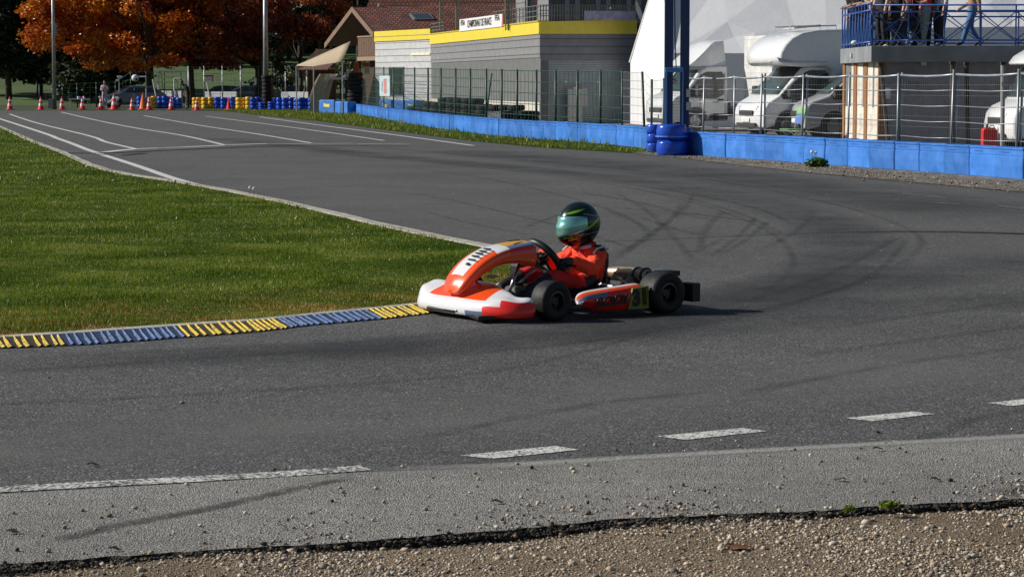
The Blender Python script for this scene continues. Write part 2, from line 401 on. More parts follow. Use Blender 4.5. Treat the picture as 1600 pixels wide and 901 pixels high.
# gravel shoulder, gently uneven
def gz(x, y): return -.024+.007*math.sin(x*2.1+y*3)+.005*math.sin(x*5.3-y*4.1)
gx = np.linspace(-9, 9, 150); rows = []
for t in np.linspace(0, 1, 26):
    r = []
    for x in gx:
        ye = np.interp(x, [p.x for p in near], [p.y for p in near]); y = 4.5+(ye-4.5)*t; r.append((x, y, gz(x, y)))
    rows.append(r)
tag(MB().grid(rows).build('gravel_shoulder', M_gravel_b, smooth=True), kind='structure')
def stones(name, pts, sizes, mats, mi, label=None):
    t = (1+5**.5)/2
    ico = np.array([(-1,t,0),(1,t,0),(-1,-t,0),(1,-t,0),(0,-1,t),(0,1,t),(0,-1,-t),(0,1,-t),(t,0,-1),(t,0,1),(-t,0,-1),(-t,0,1)], float); ico /= np.linalg.norm(ico[0])
    fc = np.array([(0,11,5),(0,5,1),(0,1,7),(0,7,10),(0,10,11),(1,5,9),(5,11,4),(11,10,2),(10,7,6),(7,1,8),(3,9,4),(3,4,2),(3,2,6),(3,6,8),(3,8,9),(4,9,5),(2,4,11),(6,2,10),(8,6,7),(9,8,1)])
    n = len(pts); sc = np.stack([.7+.6*rng.random(n), .7+.6*rng.random(n), .45+.4*rng.random(n)], 1)*sizes[:, None]
    V = ico[None]*(1+.28*(rng.random((n, 12, 1))-.5))*sc[:, None, :]
    a = rng.random(n)*6.28; c, s = np.cos(a), np.sin(a)
    X = V[:, :, 0]*c[:, None]-V[:, :, 1]*s[:, None]; Y = V[:, :, 0]*s[:, None]+V[:, :, 1]*c[:, None]
    V = np.stack([X, Y, V[:, :, 2]], 2)+pts[:, None, :]
    F = (fc[None]+(np.arange(n)*12)[:, None, None]).reshape(-1, 3)
    return np_mesh(name, V.reshape(-1, 3), F, mats, mi=np.repeat(mi, 20))
SM = [mat('stone_buff', (.43, .345, .25), .9, var=.25, scale=30), mat('stone_pale', (.58, .51, .41), .9, var=.2, scale=30), mat('stone_grey', (.22, .20, .18), .9, var=.3, scale=30), mat('stone_brown', (.17, .12, .075), .9, var=.3, scale=30), mat('tar_crumb', (.035, .032, .028), .9, var=.4, scale=30)]
n = 95000
x = rng.uniform(-3.4, 3.4, n); ye = np.interp(x, [p.x for p in near], [p.y for p in near])
y = ye-np.abs(rng.random(n)**1.15)*1.75+.0
patch = np.sin(x*2.3+1)*np.sin(y*3.1+x)+.5*np.sin(x*6+y*5)
keep = rng.random(n) < np.clip(.70+.45*patch, .2, 1); x, y = x[keep], y[keep]; n = len(x)
sz = np.clip(rng.lognormal(-5.74, .50, n), .0016, .016)
zz = np.array([gz(a, b) for a, b in zip(x, y)])+sz*.25
mi_ = rng.choice(5, n, p=[.42, .28, .17, .10, .03])
# dark crumbs broken from the tarmac edge
m5 = 5200; xe = rng.uniform(-3.2, 3.2, m5); ye5 = np.interp(xe, [p.x for p in near], [p.y for p in near])-np.abs(rng.normal(0, .022, m5))*(1.0+.5*np.sin(xe*3)); s5 = np.clip(rng.lognormal(-5.3, .4, m5), .002, .011)
x = np.concatenate([x, xe]); y = np.concatenate([y, ye5]); sz = np.concatenate([sz, s5]); zz = np.concatenate([zz, -.022+rng.random(m5)*.016]); mi_ = np.concatenate([mi_, np.where(rng.random(m5) < .8, 4, 3)]); n = len(x)
pts = np.stack([x, y, zz], 1)
tag(stones('gravel', pts, sz, SM, mi_), 'buff limestone gravel scattered beside the worn tarmac edge', 'gravel', kind='stuff')
# loose stones thrown on the apron, track and far verge
n = 2300; x = rng.uniform(-3.2, 3.2, n); ye = np.interp(x, [p.x for p in near], [p.y for p in near]); y = ye+rng.random(n)**2.2*1.7
cl = rng.random(n) < .35; cx = rng.choice([-.75, .1, .55, 1.9], n); x[cl] = (cx+rng.normal(0, .12, n))[cl]; y[cl] = (np.interp(x, [p.x for p in near], [p.y for p in near])+np.abs(rng.normal(.15, .25, n)))[cl]
sz = np.clip(rng.lognormal(-5.68, .5, n), .0016, .012)
n2 = 260; x2 = rng.uniform(-5, 9, n2); y2 = rng.uniform(9.5, 33, n2); sz2 = np.clip(rng.lognormal(-5.3, .4, n2), .003, .012)
a = [G(*p) for p in ((1040, 243), (1100, 249), (1250, 265), (1400, 280), (1600, 298))]
n3 = 1800; t = rng.random(n3)*3.999; i = t.astype(int); f = t-i
x3 = np.array([a[k].x*(1-q)+a[k+1].x*q for k, q in zip(i, f)])+rng.normal(.35, .45, n3); y3 = np.array([a[k].y*(1-q)+a[k+1].y*q for k, q in zip(i, f)])+rng.normal(.1, .3, n3); sz3 = np.clip(rng.lognormal(-4.9, .5, n3), .004, .022)
pts = np.concatenate([np.stack([x, y, .004+sz*.3], 1), np.stack([x2, y2, sz2*.3], 1), np.stack([x3, y3, .014+sz3*.3], 1)])
ss = np.concatenate([sz, sz2, sz3]); tag(stones('pebbles', pts, ss, SM, rng.choice(5, len(ss), p=[.30, .22, .22, .15, .11])), 'loose pebbles strewn over the tarmac and far verge', 'pebbles', kind='stuff')

# ---- verge and paddock
BAR = [(555, 178), (590, 184.5), (620, 190), (670, 199), (720, 206), (770, 212), (820, 216.5), (875, 220), (930, 224.5), (985, 230), (1030, 236), (1067, 242), (1180, 250), (1302, 259), (1440, 269), (1587, 280.5), (1760, 294), (1960, 309)]
bar = [G(*p) for p in BAR]
V_IN = [(150, 171.4), (250, 172), (350, 173.8), (405, 180), (500, 190), (600, 203), (740, 221), (850, 231), (1000, 240.5), (1100, 252), (1250, 269), (1400, 283), (1600, 301), (1760, 315), (1960, 332)]
vin = [G(*p) for p in V_IN]
gv = vin[:9]+[G(1030, 243)]
sheet('verge_grass_bed', [(p.x, p.y) for p in gv]+[(p.x+.1, p.y) for p in reversed(bar[:11])]+[(-12, 136), (-26, 136)], .006, M_grassbase)
vp = [G(985, 239)]+vin[9:]
sheet('verge', [(p.x, p.y) for p in vp]+[(bar[-1].x+1, bar[-1].y)]+[(p.x, p.y) for p in reversed(bar[10:])], .010, M_verge)
sheet('paddock_ground', [(p.x, p.y) for p in bar]+[(60, 20), (60, 171), (-8, 171), (-8, 121)], .012, M_pad)
sheet('infield_bed', infield, .008, M_grassbase)
sheet('grass_field', [(-200, 135.5), (-8.2, 135.5), (-8.2, 171.5), (-200, 171.5)], .004, mat('shadowed_field_turf', (.030, .048, .012), .9, var=.45, scale=.6, bump=.5, bscale=8))  # turf colour darkened to stand in for shadows over the field

# ---- lines
def quadline(pts, w, z, m, name, w2=None, step=1.5):
    p = smooth_path([G(*q) for q in pts], step); o = strips_obj(name, [(p, w, w2)], z, m); return tag(o, kind='structure')
def addlines(name, lst, z, m):
    return tag(strips_obj(name, [(smooth_path([G(*q) for q in pts], 1.0), w, w2) for pts, w, w2 in lst], z, m), kind='structure')
addlines('track_lines', [
    ([(-120, 148), (0, 186), (94, 218), (139, 235), (210, 258), (274, 280), (330, 294.5)], .2, .16),
    ([(15, 178.5), (56, 192), (139, 212.5), (165, 222), (212, 233)], .13, .13),
    ([(96, 175.5), (150, 188), (210, 200), (285, 212), (351, 227)], .13, .13),
    ([(225, 181), (311, 196), (397, 209), (487, 224)], .13, .13),
    ([(322, 182), (460, 200), (600, 220)], .12, .12),
    ([(405, 183), (500, 196), (600, 209), (740, 228)], .14, .14)], .006, M_whitef)
addlines('start_line', [([(163, 238), (210, 233.2), (250, 231.5)], .26, .26), ([(255, 231.3), (285, 230.4), (349, 227.4)], .26, .26), ([(353, 227), (420, 224.5)], .26, .26), ([(424, 225), (487, 225)], .22, .22), ([(490, 225), (553, 224.4)], .2, .2), ([(558, 225.2), (640, 226)], .16, .16)], .0065, M_whitef)
gd = []
for k in range(46):
    a = random.uniform(0, 1); r_ = random.uniform(0, 1); y0 = 182+44*r_; x0 = 110+r_*160+a*(120+110*r_); gd.append(([(x0, y0), (x0+random.uniform(12, 26), y0+random.uniform(-.6, .6))], .09, .09))
addlines('grid_dashes', gd, .007, M_white2)
# near edge: solid line then dashes
e = smooth_path([G(*p) for p in ((-900, 823), (-400, 793), (0, 765), (300, 749), (440, 741), (572, 731))], .3)
tag(strips_obj('edge_line', [(e, .135, .125)], .0032, paint_mat('edge_paint', (.66, .66, .62), .62, sc=90)), kind='structure')
mb = MB()
for A in (((718, 712), (770, 717), (906, 703), (868, 697)), ((1024, 682), (1072, 687.5), (1198, 674), (1160, 669)), ((1321, 653.5), (1362, 658.5), (1461, 647), (1425, 643)), ((1543, 630), (1580, 634.5), (1680, 624), (1640, 619.5))):
    mb.add([(*G(*q).xy, .003) for q in A], [(0, 1, 2, 3)])
tag(mb.build('dashed_line', M_white), kind='structure')
tag(strips_obj('faded_edge_line', [(smooth_path([G(*p) for p in ((560, 735), (760, 729), (1000, 715), (1250, 701), (1600, 682), (2000, 660))], .3), .15, .13)], .0036, soft_mat('faded_paint', (.46, .45, .42), 1.0, sc=85)), kind='structure')
addlines('old_lines', [([(1410, 302.5), (1480, 310)], .07, .07), ([(1460, 317), (1500, 320)], .07, .07), ([(1560, 322), (1600, 327), (1700, 335)], .07, .07), ([(1270, 296), (1290, 297.5)], .06, .06)], .007, M_white2)
# concrete strip round the infield
ce = smooth_path(ein[:-3], .6)
mb = MB(); rr = []
for i, p in enumerate(ce):
    d = ce[min(i+1, len(ce)-1)]-ce[max(i-1, 0)]; d.z = 0; d.normalize(); q = Vector((-d.y, d.x, 0)); wv = .10+.014*math.sin(i*1.3)
    o_ = p+q*(wv); i_ = p-q*.06
    rr.append([(i_.x, i_.y, .0), (i_.x, i_.y, .022), (o_.x, o_.y, .020), (o_.x, o_.y, .0)])
tag(mb.grid(rr).build('infield_edging', M_conc), kind='structure')
# narrow dark strips laid flat over the track
M_dstrip = mat('strip_black', (.012, .012, .013), .5, var=.3)
addlines('dark_strips', [([(770, 384), (860, 380), (940, 378), (1080, 372), (1225, 366), (1340, 363)], .022, .03), ([(1335, 363.2), (1412, 362.3), (1500, 363), (1640, 367)], .07, .12),
    ([(86, 239.5), (163, 239.8), (250, 236), (350, 231.5), (450, 228.5), (640, 228)], .26, .18), ([(150, 241.5), (190, 243.2), (226, 240)], .22, .2), ([(960, 325), (1070, 333), (1180, 347)], .02, .02)], .009, M_dstrip)
# tyre marks and rubbered line
M_rub = soft_mat('tyre_rubber', (.018, .018, .020), .27, sc=3)
M_rub2 = soft_mat('rubbered_line', (.028, .030, .036), .42, sc=.5)
LINE = [(330, 215), (560, 240), (800, 262), (1040, 290), (1240, 330), (1330, 380), (1260, 440), (1060, 492), (800, 535), (500, 560), (200, 572), (-200, 592)]
lw = [G(*p) for p in LINE]
cw = G(1000, 400)
items = []
for k in range(8):
    o = random.gauss(0, 2.8); s_ = random.uniform(.75, 1.2); a0 = random.randint(0, 7); a1 = min(11, a0+random.randint(2, 5))
    pts = [cw+(p-cw)*s_+Vector((o*.3+random.uniform(-.2, .2), o*.6, 0)) for p in lw[a0:a1+1]]
    items.append((smooth_path(pts, .5), random.uniform(.07, .14), random.uniform(.06, .12)))
for L_ in ([(930, 408), (985, 386), (1040, 350), (1075, 318), (1082, 300)], [(1110, 402), (1150, 372), (1172, 350), (1178, 338)], [(815, 358), (870, 337), (930, 322), (990, 318)], [(900, 300), (1000, 318), (1090, 340), (1180, 352)],
           [(640, 262), (760, 280), (900, 312), (1000, 352)], [(960, 286), (1060, 300), (1180, 326), (1240, 352)], [(1150, 616), (1300, 588), (1450, 562), (1640, 538)], [(640, 690), (800, 655), (950, 628), (1120, 612)],
           [(1240, 520), (1400, 497), (1600, 470)], [(1230, 560), (1400, 536), (1640, 505)], [(1430, 690), (1520, 655), (1640, 630)], [(620, 300), (700, 312), (860, 350), (1000, 392)], [(0, 580), (150, 572), (320, 560), (560, 545)], [(1180, 395), (1230, 370), (1262, 345), (1270, 330)], [(660, 330), (730, 348), (850, 372)], [(950, 412), (1000, 378), (1050, 340), (1066, 316)], [(960, 300), (1010, 330), (1060, 380), (1080, 410)], [(985, 295), (1080, 312), (1170, 340), (1230, 372)], [(1000, 340), (1060, 360), (1120, 372)], [(1130, 330), (1100, 362), (1095, 395)], [(1200, 345), (1165, 375), (1120, 400)], [(940, 322), (990, 345), (1020, 372)], [(820, 300), (930, 305), (1040, 325)], [(1040, 400), (1090, 392), (1130, 372)]):
    items.append((smooth_path([G(*p) for p in L_], .4), random.uniform(.09, .15), random.uniform(.07, .12)))
tag(strips_obj('tyre_marks', items, .0055, M_rub), kind='structure')
band = [(smooth_path([G(*p) for p in LINE], 1.0), 1.6, 1.1), (smooth_path([G(*p) for p in ((1700, 400), (1450, 425), (1250, 450), (1050, 490), (820, 528), (500, 548), (200, 562), (-300, 585))], 1.0), 2.2, .8), (smooth_path([G(*p) for p in ((700, 235), (1000, 262), (1250, 290), (1500, 325), (1700, 350))], 1.0), 2.6, 3.4), (smooth_path([G(*p) for p in ((1700, 470), (1400, 475), (1150, 505), (900, 535))], 1.0), 1.6, 1.0)]
tag(strips_obj('dusty_band', [(smooth_path([G(*p) for p in ((-60, 176), (120, 205), (330, 250), (560, 300), (760, 345), (960, 420), (1050, 450))], 1.0), 9.0, 2.2), (smooth_path([G(*p) for p in ((1800, 560), (1400, 580), (1000, 620), (600, 660), (100, 690), (-300, 700))], 1.0), 2.2, 1.6)], .004, soft_mat('pale_dust', (.24, .235, .225), .34, sc=1.2)), kind='structure')
tag(strips_obj('rubbered_line', band, .0045, M_rub2), kind='structure')
items = [(smooth_path([G(*p) for p in L_], .3), a, b) for L_, a, b in (([(60, 852), (180, 822), (330, 795), (470, 762), (560, 745)], .12, .09), ([(1560, 772), (1640, 762)], .16, .2))]
tag(strips_obj('apron_marks', items, .0045, soft_mat('old_mark', (.05, .048, .045), .75, sc=12)), kind='structure')

# ---- kerb: sloping strip with cast ribs, painted in turn
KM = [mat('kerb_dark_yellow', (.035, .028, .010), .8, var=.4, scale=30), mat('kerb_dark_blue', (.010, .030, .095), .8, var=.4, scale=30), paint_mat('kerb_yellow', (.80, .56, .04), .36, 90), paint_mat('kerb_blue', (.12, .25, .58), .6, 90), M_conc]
def dens(pl, n):
    s_ = [0]
    for i in range(len(pl)-1): s_.append(s_[-1]+(pl[i+1]-pl[i]).length)
    return [Vector([np.interp(t, s_, [q[k] for q in pl]) for k in range(3)]) for t in np.linspace(0, s_[-1], n)]
NS = 400
sx = lambda p: 800+FPX*p.x/(p.y/ math.cos(PT))  # only for choosing paint bounds
KT, KB = dens(kt, NS), dens(kb, NS)
def seg_col(x):
    for a, b, c in ((103, 290, 1), (458, 602, 1), (-220, -80, 1), (-600, -400, 1)):
        if a <= x < b: return c
    return 0
mb = MB()
for i in range(NS-1):
    c = seg_col(sx(KB[i]))
    u = (KT[i]-KB[i]); v = (KT[i+1]-KB[i+1])
    q = lambda P_, D_, t, z: (P_.x+D_.x*t, P_.y+D_.y*t, z)
    mb.add([q(KB[i], u, 0, .004), q(KB[i+1], v, 0, .004), q(KB[i+1], v, .9, .020), q(KB[i], u, .9, .020)], [(0, 1, 2, 3)], c)
    mb.add([q(KB[i], u, .9, .020), q(KB[i+1], v, .9, .020), q(KB[i+1], v, 1.06, .023), q(KB[i], u, 1.06, .023)], [(0, 1, 2, 3)], 4)
mb.add([(KT[-1].x, KT[-1].y, 0), (KB[-1].x, KB[-1].y, 0), (KT[-1].x, KT[-1].y, .023)], [(0, 1, 2)], 4)
total = sum((kb[i+1]-kb[i]).length for i in range(len(kb)-1)); s_ = 0; k = 0
while s_ < total-.25:
    t = s_/total*(NS-1); i = int(t); B_ = KB[i].lerp(KB[i+1], t-i)
    tx_ = B_.x-.165; T_ = Vector((tx_, np.interp(tx_, [q_.x for q_ in KT], [q_.y for q_ in KT]), 0))
    d = (KB[i+1]-KB[i]).normalized(); u = T_-B_
    wv = .034*random.uniform(.75, 1.2); a0 = random.uniform(.0, .05); a1 = random.uniform(.80, .95)
    c = seg_col(sx(B_))
    n_ = 5; top = []; lo = []; hi = []
    for m_ in range(n_+1):
        f = a0+(a1-a0)*m_/n_; z = .006+.016*f/.9; p = B_+u*f; ww = wv*(.95, 1, .9, .75, .5, .2)[m_]*random.uniform(.85, 1.15)
        lo.append((p.x-d.x*ww*.7, p.y-d.y*ww*.7, z)); top.append((p.x-d.x*ww*.1, p.y-d.y*ww*.1, z+.007)); hi.append((p.x+d.x*ww*.5, p.y+d.y*ww*.5, z))
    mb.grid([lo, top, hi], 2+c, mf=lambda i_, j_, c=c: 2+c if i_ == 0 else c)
    k += 1; s_ += (.044 if k % 2 else .060)*random.uniform(.85, 1.2)
tag(mb.build('kerb', KM, fix=False), kind='structure')

# ---- grass blades
M_bl = leaf_mat('lawn_grass', [(.25, (.045, .088, .008)), (.42, (.105, .180, .012)), (.56, (.20, .265, .028)), (.75, (.34, .37, .09))], sc=.9, trans=.35, fine=60, spec=.08)
M_dry = leaf_mat('dry_grass', [(.3, (.24, .17, .03)), (.55, (.44, .27, .05)), (.85, (.60, .46, .18))], sc=2, trans=.2, fine=60)
M_pale = leaf_mat('pale_blade', [(.3, (.45, .47, .25)), (.8, (.75, .76, .55))], sc=3, trans=.1, fine=60)  # pale dry blades; the lawn's whitish glints are put into their colour
def blades(name, x, y, z, h, wd, m, mi=None, lean=.6):
    n = len(x); a = rng.random(n)*6.283; la = rng.random(n)*6.283; l = h*lean*rng.random(n)
    V = np.stack([np.stack([x-np.cos(a)*wd, y-np.sin(a)*wd, z], 1), np.stack([x+np.cos(a)*wd, y+np.sin(a)*wd, z], 1), np.stack([x+np.cos(la)*l, y+np.sin(la)*l, z+h], 1)], 1).reshape(-1, 3)
    return np_mesh(name, V, np.arange(3*n).reshape(-1, 3), m, mi=mi)
bx, by, bh, bw = [], [], [], []
for y0, y1, n, h, wd in ((12.5, 17, 230000, .021, .0026), (17, 22, 200000, .022, .0032), (22, 35, 190000, .024, .0055), (35, 60, 120000, .030, .011), (60, 100, 50000, .06, .02)):
    x = rng.uniform(-.27*y1-1, .1*y0, n); y = rng.uniform(y0, y1, n)
    k = inpoly(x, y, infield) & (x > -.26*y-1.2) & (rng.random(len(x)) > .45*((np.sin(x*2.2+y)*np.sin(y*3.3-x*1.4)) > .55)*(y < 17.5)); x, y = x[k], y[k]
    tuft = .75+.6*np.sin(x*3.1+np.sin(y*2.3)*2)*np.sin(y*2.7+x)+.2*np.sin(x*11)*np.sin(y*13)
    bx.append(x); by.append(y); bh.append(h*np.clip(tuft, .35, 1.8)*(.5+rng.random(len(x)))); bw.append(np.full(len(x), wd)*(.7+.6*rng.random(len(x))))
bx, by, bh, bw = map(np.concatenate, (bx, by, bh, bw))
kx = np.array([p.x for p in kt]); ky = np.array([p.y for p in kt])
dk = by-np.interp(bx, kx, ky)
pd = np.clip(.95-dk*.36, .03, .85)*(.40+.60*(np.sin(bx*3.2+np.sin(by*3))*np.sin(by*5.1+bx*2) > -.05))
# edge along the straight is drier too
ex = np.array([p.x for p in ein[2:13]]); ey = np.array([p.y for p in ein[2:13]]); de = np.interp(bx, ex, ey)-by
pd = np.maximum(pd, np.clip(.5-de*.7, 0, .45))
tag(blades('infield_grass', bx, by, np.full(len(bx), .008), bh, bw, [M_bl, M_dry, M_pale], np.where(rng.random(len(bx)) < .022, 2, (rng.random(len(bx)) < pd).astype(int))), 'short green infield lawn, yellower along the striped kerb', 'grass', kind='stuff')
vpoly = [(p.x, p.y) for p in gv]+[(p.x, p.y) for p in reversed(bar[:11])]+[(-10, 136), (-26, 136)]
n = 60000; x = rng.uniform(-26, 4.2, n); y = rng.uniform(48, 136, n); k = inpoly(x, y, vpoly); x, y = x[k], y[k]
h_ = .10*(.5+rng.random(len(x)))*(.8+.5*np.sin(x*2+y))
tag(blades('verge_grass', x, y, np.full(len(x), .008), h_, np.full(len(x), .02), [M_bl, M_dry], (rng.random(len(x)) < .12).astype(int)), 'strip of rough grass before the blue barrier', 'grass', kind='stuff')
# ============================================================ people
SK = dict(pelvis=(0, 0, .95), spine=(0, 0, 1.14), chest=(0, 0, 1.36), neck=(.0, 0, 1.50), jaw=(.03, 0, 1.58), head=(.015, 0, 1.67), crown=(.005, 0, 1.74),
          shL=(0, .17, 1.41), elL=(0, .24, 1.13), wrL=(.08, .24, .89), haL=(.10, .24, .81), shR=(0, -.17, 1.41), elR=(0, -.24, 1.13), wrR=(.08, -.24, .89), haR=(.10, -.24, .81),
          hiL=(0, .09, .90), knL=(.03, .10, .50), anL=(-.01, .10, .09), toL=(.16, .12, .03), hiR=(0, -.09, .90), knR=(.03, -.10, .50), anR=(-.01, -.10, .09), toR=(.16, -.12, .03))
SR = dict(pelvis=.155, spine=.145, chest=.16, neck=.06, jaw=.075, head=.098, crown=.065, sh=.085, el=.060, wr=.042, ha=.036, hi=.115, kn=.082, an=.060, to=.042)
SE = [('pelvis', 'spine', 1), ('spine', 'chest', 1), ('chest', 'neck', 1), ('neck', 'jaw', 3), ('jaw', 'head', 3), ('head', 'crown', 3)]
for s_ in 'LR': SE += [('chest', 'sh'+s_, 1), ('sh'+s_, 'el'+s_, 1), ('el'+s_, 'wr'+s_, 2), ('wr'+s_, 'ha'+s_, 3), ('pelvis', 'hi'+s_, 0), ('hi'+s_, 'kn'+s_, 0), ('kn'+s_, 'an'+s_, 0), ('an'+s_, 'to'+s_, 4)]
def skin_figure(name, pos, rad, edges, mats, sub=2, root='pelvis'):
    """one continuous skinned surface; each face takes the material of its nearest bone"""
    keys = list(pos); idx = {k: i for i, k in enumerate(keys)}
    me = bpy.data.meshes.new(name); me.from_pydata([pos[k] for k in keys], [(idx[a], idx[b]) for a, b, _ in edges], [])
    o = bpy.data.objects.new(name, me); col.objects.link(o)
    sm = o.modifiers.new('skin', 'SKIN'); sm.use_smooth_shade = True
    for i, k in enumerate(keys):
        sv = me.skin_vertices[0].data[i]; r = rad[k] if not isinstance(rad[k], tuple) else rad[k]
        sv.radius = r if isinstance(r, tuple) else (r, r); sv.use_root = (k == root)
    su = o.modifiers.new('s', 'SUBSURF'); su.levels = sub; su.render_levels = sub
    dg = bpy.context.evaluated_depsgraph_get(); dg.update()
    m2 = bpy.data.meshes.new_from_object(o.evaluated_get(dg)); bpy.data.objects.remove(o)
    m2.name = name; m2.materials.clear()
    for m in mats: m2.materials.append(m)
    A = np.array([pos[a] for a, b, _ in edges]); B = np.array([pos[b] for a, b, _ in edges]); ms = [c for _, _, c in edges]
    BA = B-A; L2 = (BA**2).sum(1)+1e-9; rr = np.array([.5*(np.mean(rad[a])+np.mean(rad[b])) for a, b, _ in edges])
    for p in m2.polygons:
        c = np.array(p.center); t = np.clip(((c-A)*BA).sum(1)/L2, 0, 1); d = np.linalg.norm(A+BA*t[:, None]-c, axis=1)/rr
        p.material_index = ms[int(d.argmin())]; p.use_smooth = True
    o = bpy.data.objects.new(name, m2); col.objects.link(o); return o
M_skin = mat('skin', (.50, .30, .21), .5, var=.08); M_hair = mat('hair', (.03, .02, .015), .6, var=.3); M_hair2 = mat('grey_hair', (.25, .22, .2), .6)
CL = {}
def cloth(c, key=None):
    k = tuple(c)
    if k not in CL: CL[k] = mat('cloth', c, .85, var=.2, scale=9, bump=.25, bscale=25)
    return CL[k]
def person(label, loc, rz, top, legs, shoes=(.03, .03, .03), pose=None, sleeve=None, hair=M_hair, group=None, scale=1.0, cat='person', extra=None):
    """pose overrides joints; local x is forward, y is left"""
    pos = dict(SK); pos.update(pose or {}); rad = {k: SR.get(k, SR.get(k[:2])) for k in pos}
    ed = list(SE)
    for s_, sg in (('L', 1), ('R', -1)):
        h = Vector(pos['ha'+s_]); f = (h-Vector(pos['wr'+s_])).normalized(); q = Vector((0, 1, 0)); q = (q-f*q.dot(f)).normalized(); u = f.cross(q)
        for i, (o_, ln) in enumerate(((-.027, .062), (-.009, .075), (.009, .07), (.027, .055))):
            k1, k2 = f'f{i}{s_}', f'g{i}{s_}'; pos[k1] = tuple(h+q*o_+f*ln*.55); pos[k2] = tuple(h+q*o_*1.1+f*ln+u*.02*sg); rad[k1] = .0095; rad[k2] = .008
            ed += [('ha'+s_, k1, 3), (k1, k2, 3)]
        k1 = 't'+s_; pos[k1] = tuple(h+q*.05*-sg+f*.01); rad[k1] = .011; ed.append(('ha'+s_, k1, 3))
    # nose and ears belong to the same surface
    hd = Vector(pos['head']); jw = Vector(pos['jaw']); fw = Vector((1, 0, 0))
    if 'face' in (extra or {}): fw = Vector(extra['face'])
    pos['nose'] = tuple(hd*.6+jw*.4+fw*.112); rad['nose'] = .012; ed.append(('head', 'nose', 3))
    o = skin_figure('person', pos, rad, ed, [cloth(legs), cloth(top), M_skin if sleeve is None else cloth(sleeve), M_skin, cloth(shoes)], sub=1)
    o.location = loc; o.rotation_euler = (0, 0, rz); o.scale = (scale,)*3
    tag(o, label, cat, group)
    if hair:
        mb = MB(); c = Vector(pos['head'])*.5+Vector(pos['crown'])*.5-fw*.022; mb.sphere(c, (.103, .09, .098)); hb = mb.build('hair', hair, o, smooth=True)
        eb = MB(); lat = Vector((0, 0, 1)).cross(fw).normalized(); base = hd*.85+jw*.15+fw*.088
        for sg in (-1, 1): eb.sphere(base+lat*sg*.032, .011, 0, 8, 5)
        mth = hd*.1+jw*.9+fw*.078; eb.box(mth, (.01, .045, .008)); eb.build('face_features', mat('eyes', (.03, .015, .012), .3), o)
    return o

# ============================================================ kart
KA = R(35); K0 = Vector((.315, 15.56, 0))
kart = thing('racing_kart', 'orange and white racing kart numbered 31 turning on the tarmac', 'go-kart', K0, math.pi+KA)
M_or = mat('orange_bodywork', (.95, .095, .012), .28, var=.03, coat=.6); M_red = mat('red_bodywork', (.86, .022, .014), .3, var=.05, coat=.5)
M_wh = mat('white_bodywork', (.78, .79, .82), .3, var=.04, coat=.5); M_blk = mat('black_plastic', (.012, .012, .013), .45, var=.2)
M_yel = mat('yellow_sticker', (.75, .38, .008), .35, var=.05, coat=.3); M_bg = mat('blue_grey_trim', (.13, .18, .32), .35, var=.05, coat=.4)
M_tyre = mat('tyre_rubber_black', (.014, .014, .015), .6, var=.3, scale=20, bump=.2, spec=.35); M_rim = mat('dark_rim', (.055, .06, .07), .3, metal=.8, var=.1)
M_steel = mat('steel', (.45, .45, .46), .28, metal=1, var=.1); M_exh = mat('bronze_exhaust', (.52, .40, .28), .42, metal=.6, var=.2, scale=12)
M_frame = mat('frame_tube', (.03, .035, .05), .35, metal=.5); M_green = mat('number_plate_yellow', (.20, .225, .010), .45, var=.05); M_ink = mat('black_ink', (.008, .008, .008), .5)
M_navy = mat('navy_plastic', (.02, .025, .06), .4, var=.2)
def ubody(path, prof, mf, name, mats, sub=2):
    """shell lofted along a plan path; prof(t) -> [(inward, z)]"""
    rows = []; n = len(path)
    for i, p in enumerate(path):
        p = Vector((*p, 0)); a = Vector((*path[max(i-1, 0)], 0)); b = Vector((*path[min(i+1, n-1)], 0)); d = (b-a).normalized(); inn = Vector((d.y, -d.x, 0)) * -1
        if inn.dot(Vector((-1, 0, 0))) < 0 and abs(p.y) < .3: inn = -inn
        rows.append([(p.x+inn.x*o_, p.y+inn.y*o_, z) for o_, z in prof(i)])
    mb = MB(); mb.grid(rows, 0, mf, closed=True); k = len(rows[0]); L = len(rows)
    mb.f.append(tuple(range(k))); mb.m.append(mf(0, 0)); mb.f.append(tuple(range((L-1)*k, L*k))); mb.m.append(mf(L-2, 0))
    return mb.build(name, mats, kart, smooth=True, sub=sub)
# nose fairing (path runs from the kart's right rear round the front to the left rear)
NP = [(.58, -.57), (.66, -.575), (.75, -.56), (.83, -.50), (.86, -.34), (.885, -.18), (.89, 0), (.885, .18), (.86, .34), (.80, .46), (.735, .53), (.66, .56), (.585, .57)]
HT = [.15, .17, .215, .235, .205, .232, .245, .232, .20, .195, .165, .165, .172]; DP = [.03, .05, .12, .20, .28, .32, .33, .32, .28, .22, .16, .08, .035]
def nprof(i):
    h = HT[i]; d = DP[i]
    return [(.03, .026), (.002, .034), (-.008, .07), (.004, .112 if 3 < i < 9 else .10), (.022, .132 if 3 < i < 9 else h*.84), (d*.42, h*.86), (d*.72, h), (d, h*.96), (d*.97, .06)]
def nmf(i, j):
    side = i <= 1 or i >= 8
    if side: return (2 if i != 8 or j < 3 else 0) if j in (0, 1, 2, 3) else 0
    if j in (4, 5, 6) and 4 <= i <= 7: return 1
    if i == 7 and j in (0, 1): return 4
    if i == 2 and j in (0, 1): return 2
    if j in (7, 8): return 3
    return 0
ubody(NP, nprof, nmf, 'nose_fairing', [M_wh, M_or, M_red, M_blk, M_bg], sub=2)
# lower intake lip
mb = MB(); mb.box((.868, -.10, .052), (.05, .34, .022), 0); mb.box((.80, .27, .035), (.16, .30, .028), 0, rot=R(-18)); mb.box((.885, .02, .062), (.03, .16, .014), 1)
mb.build('front_lip', [M_blk, M_steel], kart, bevel=.008)
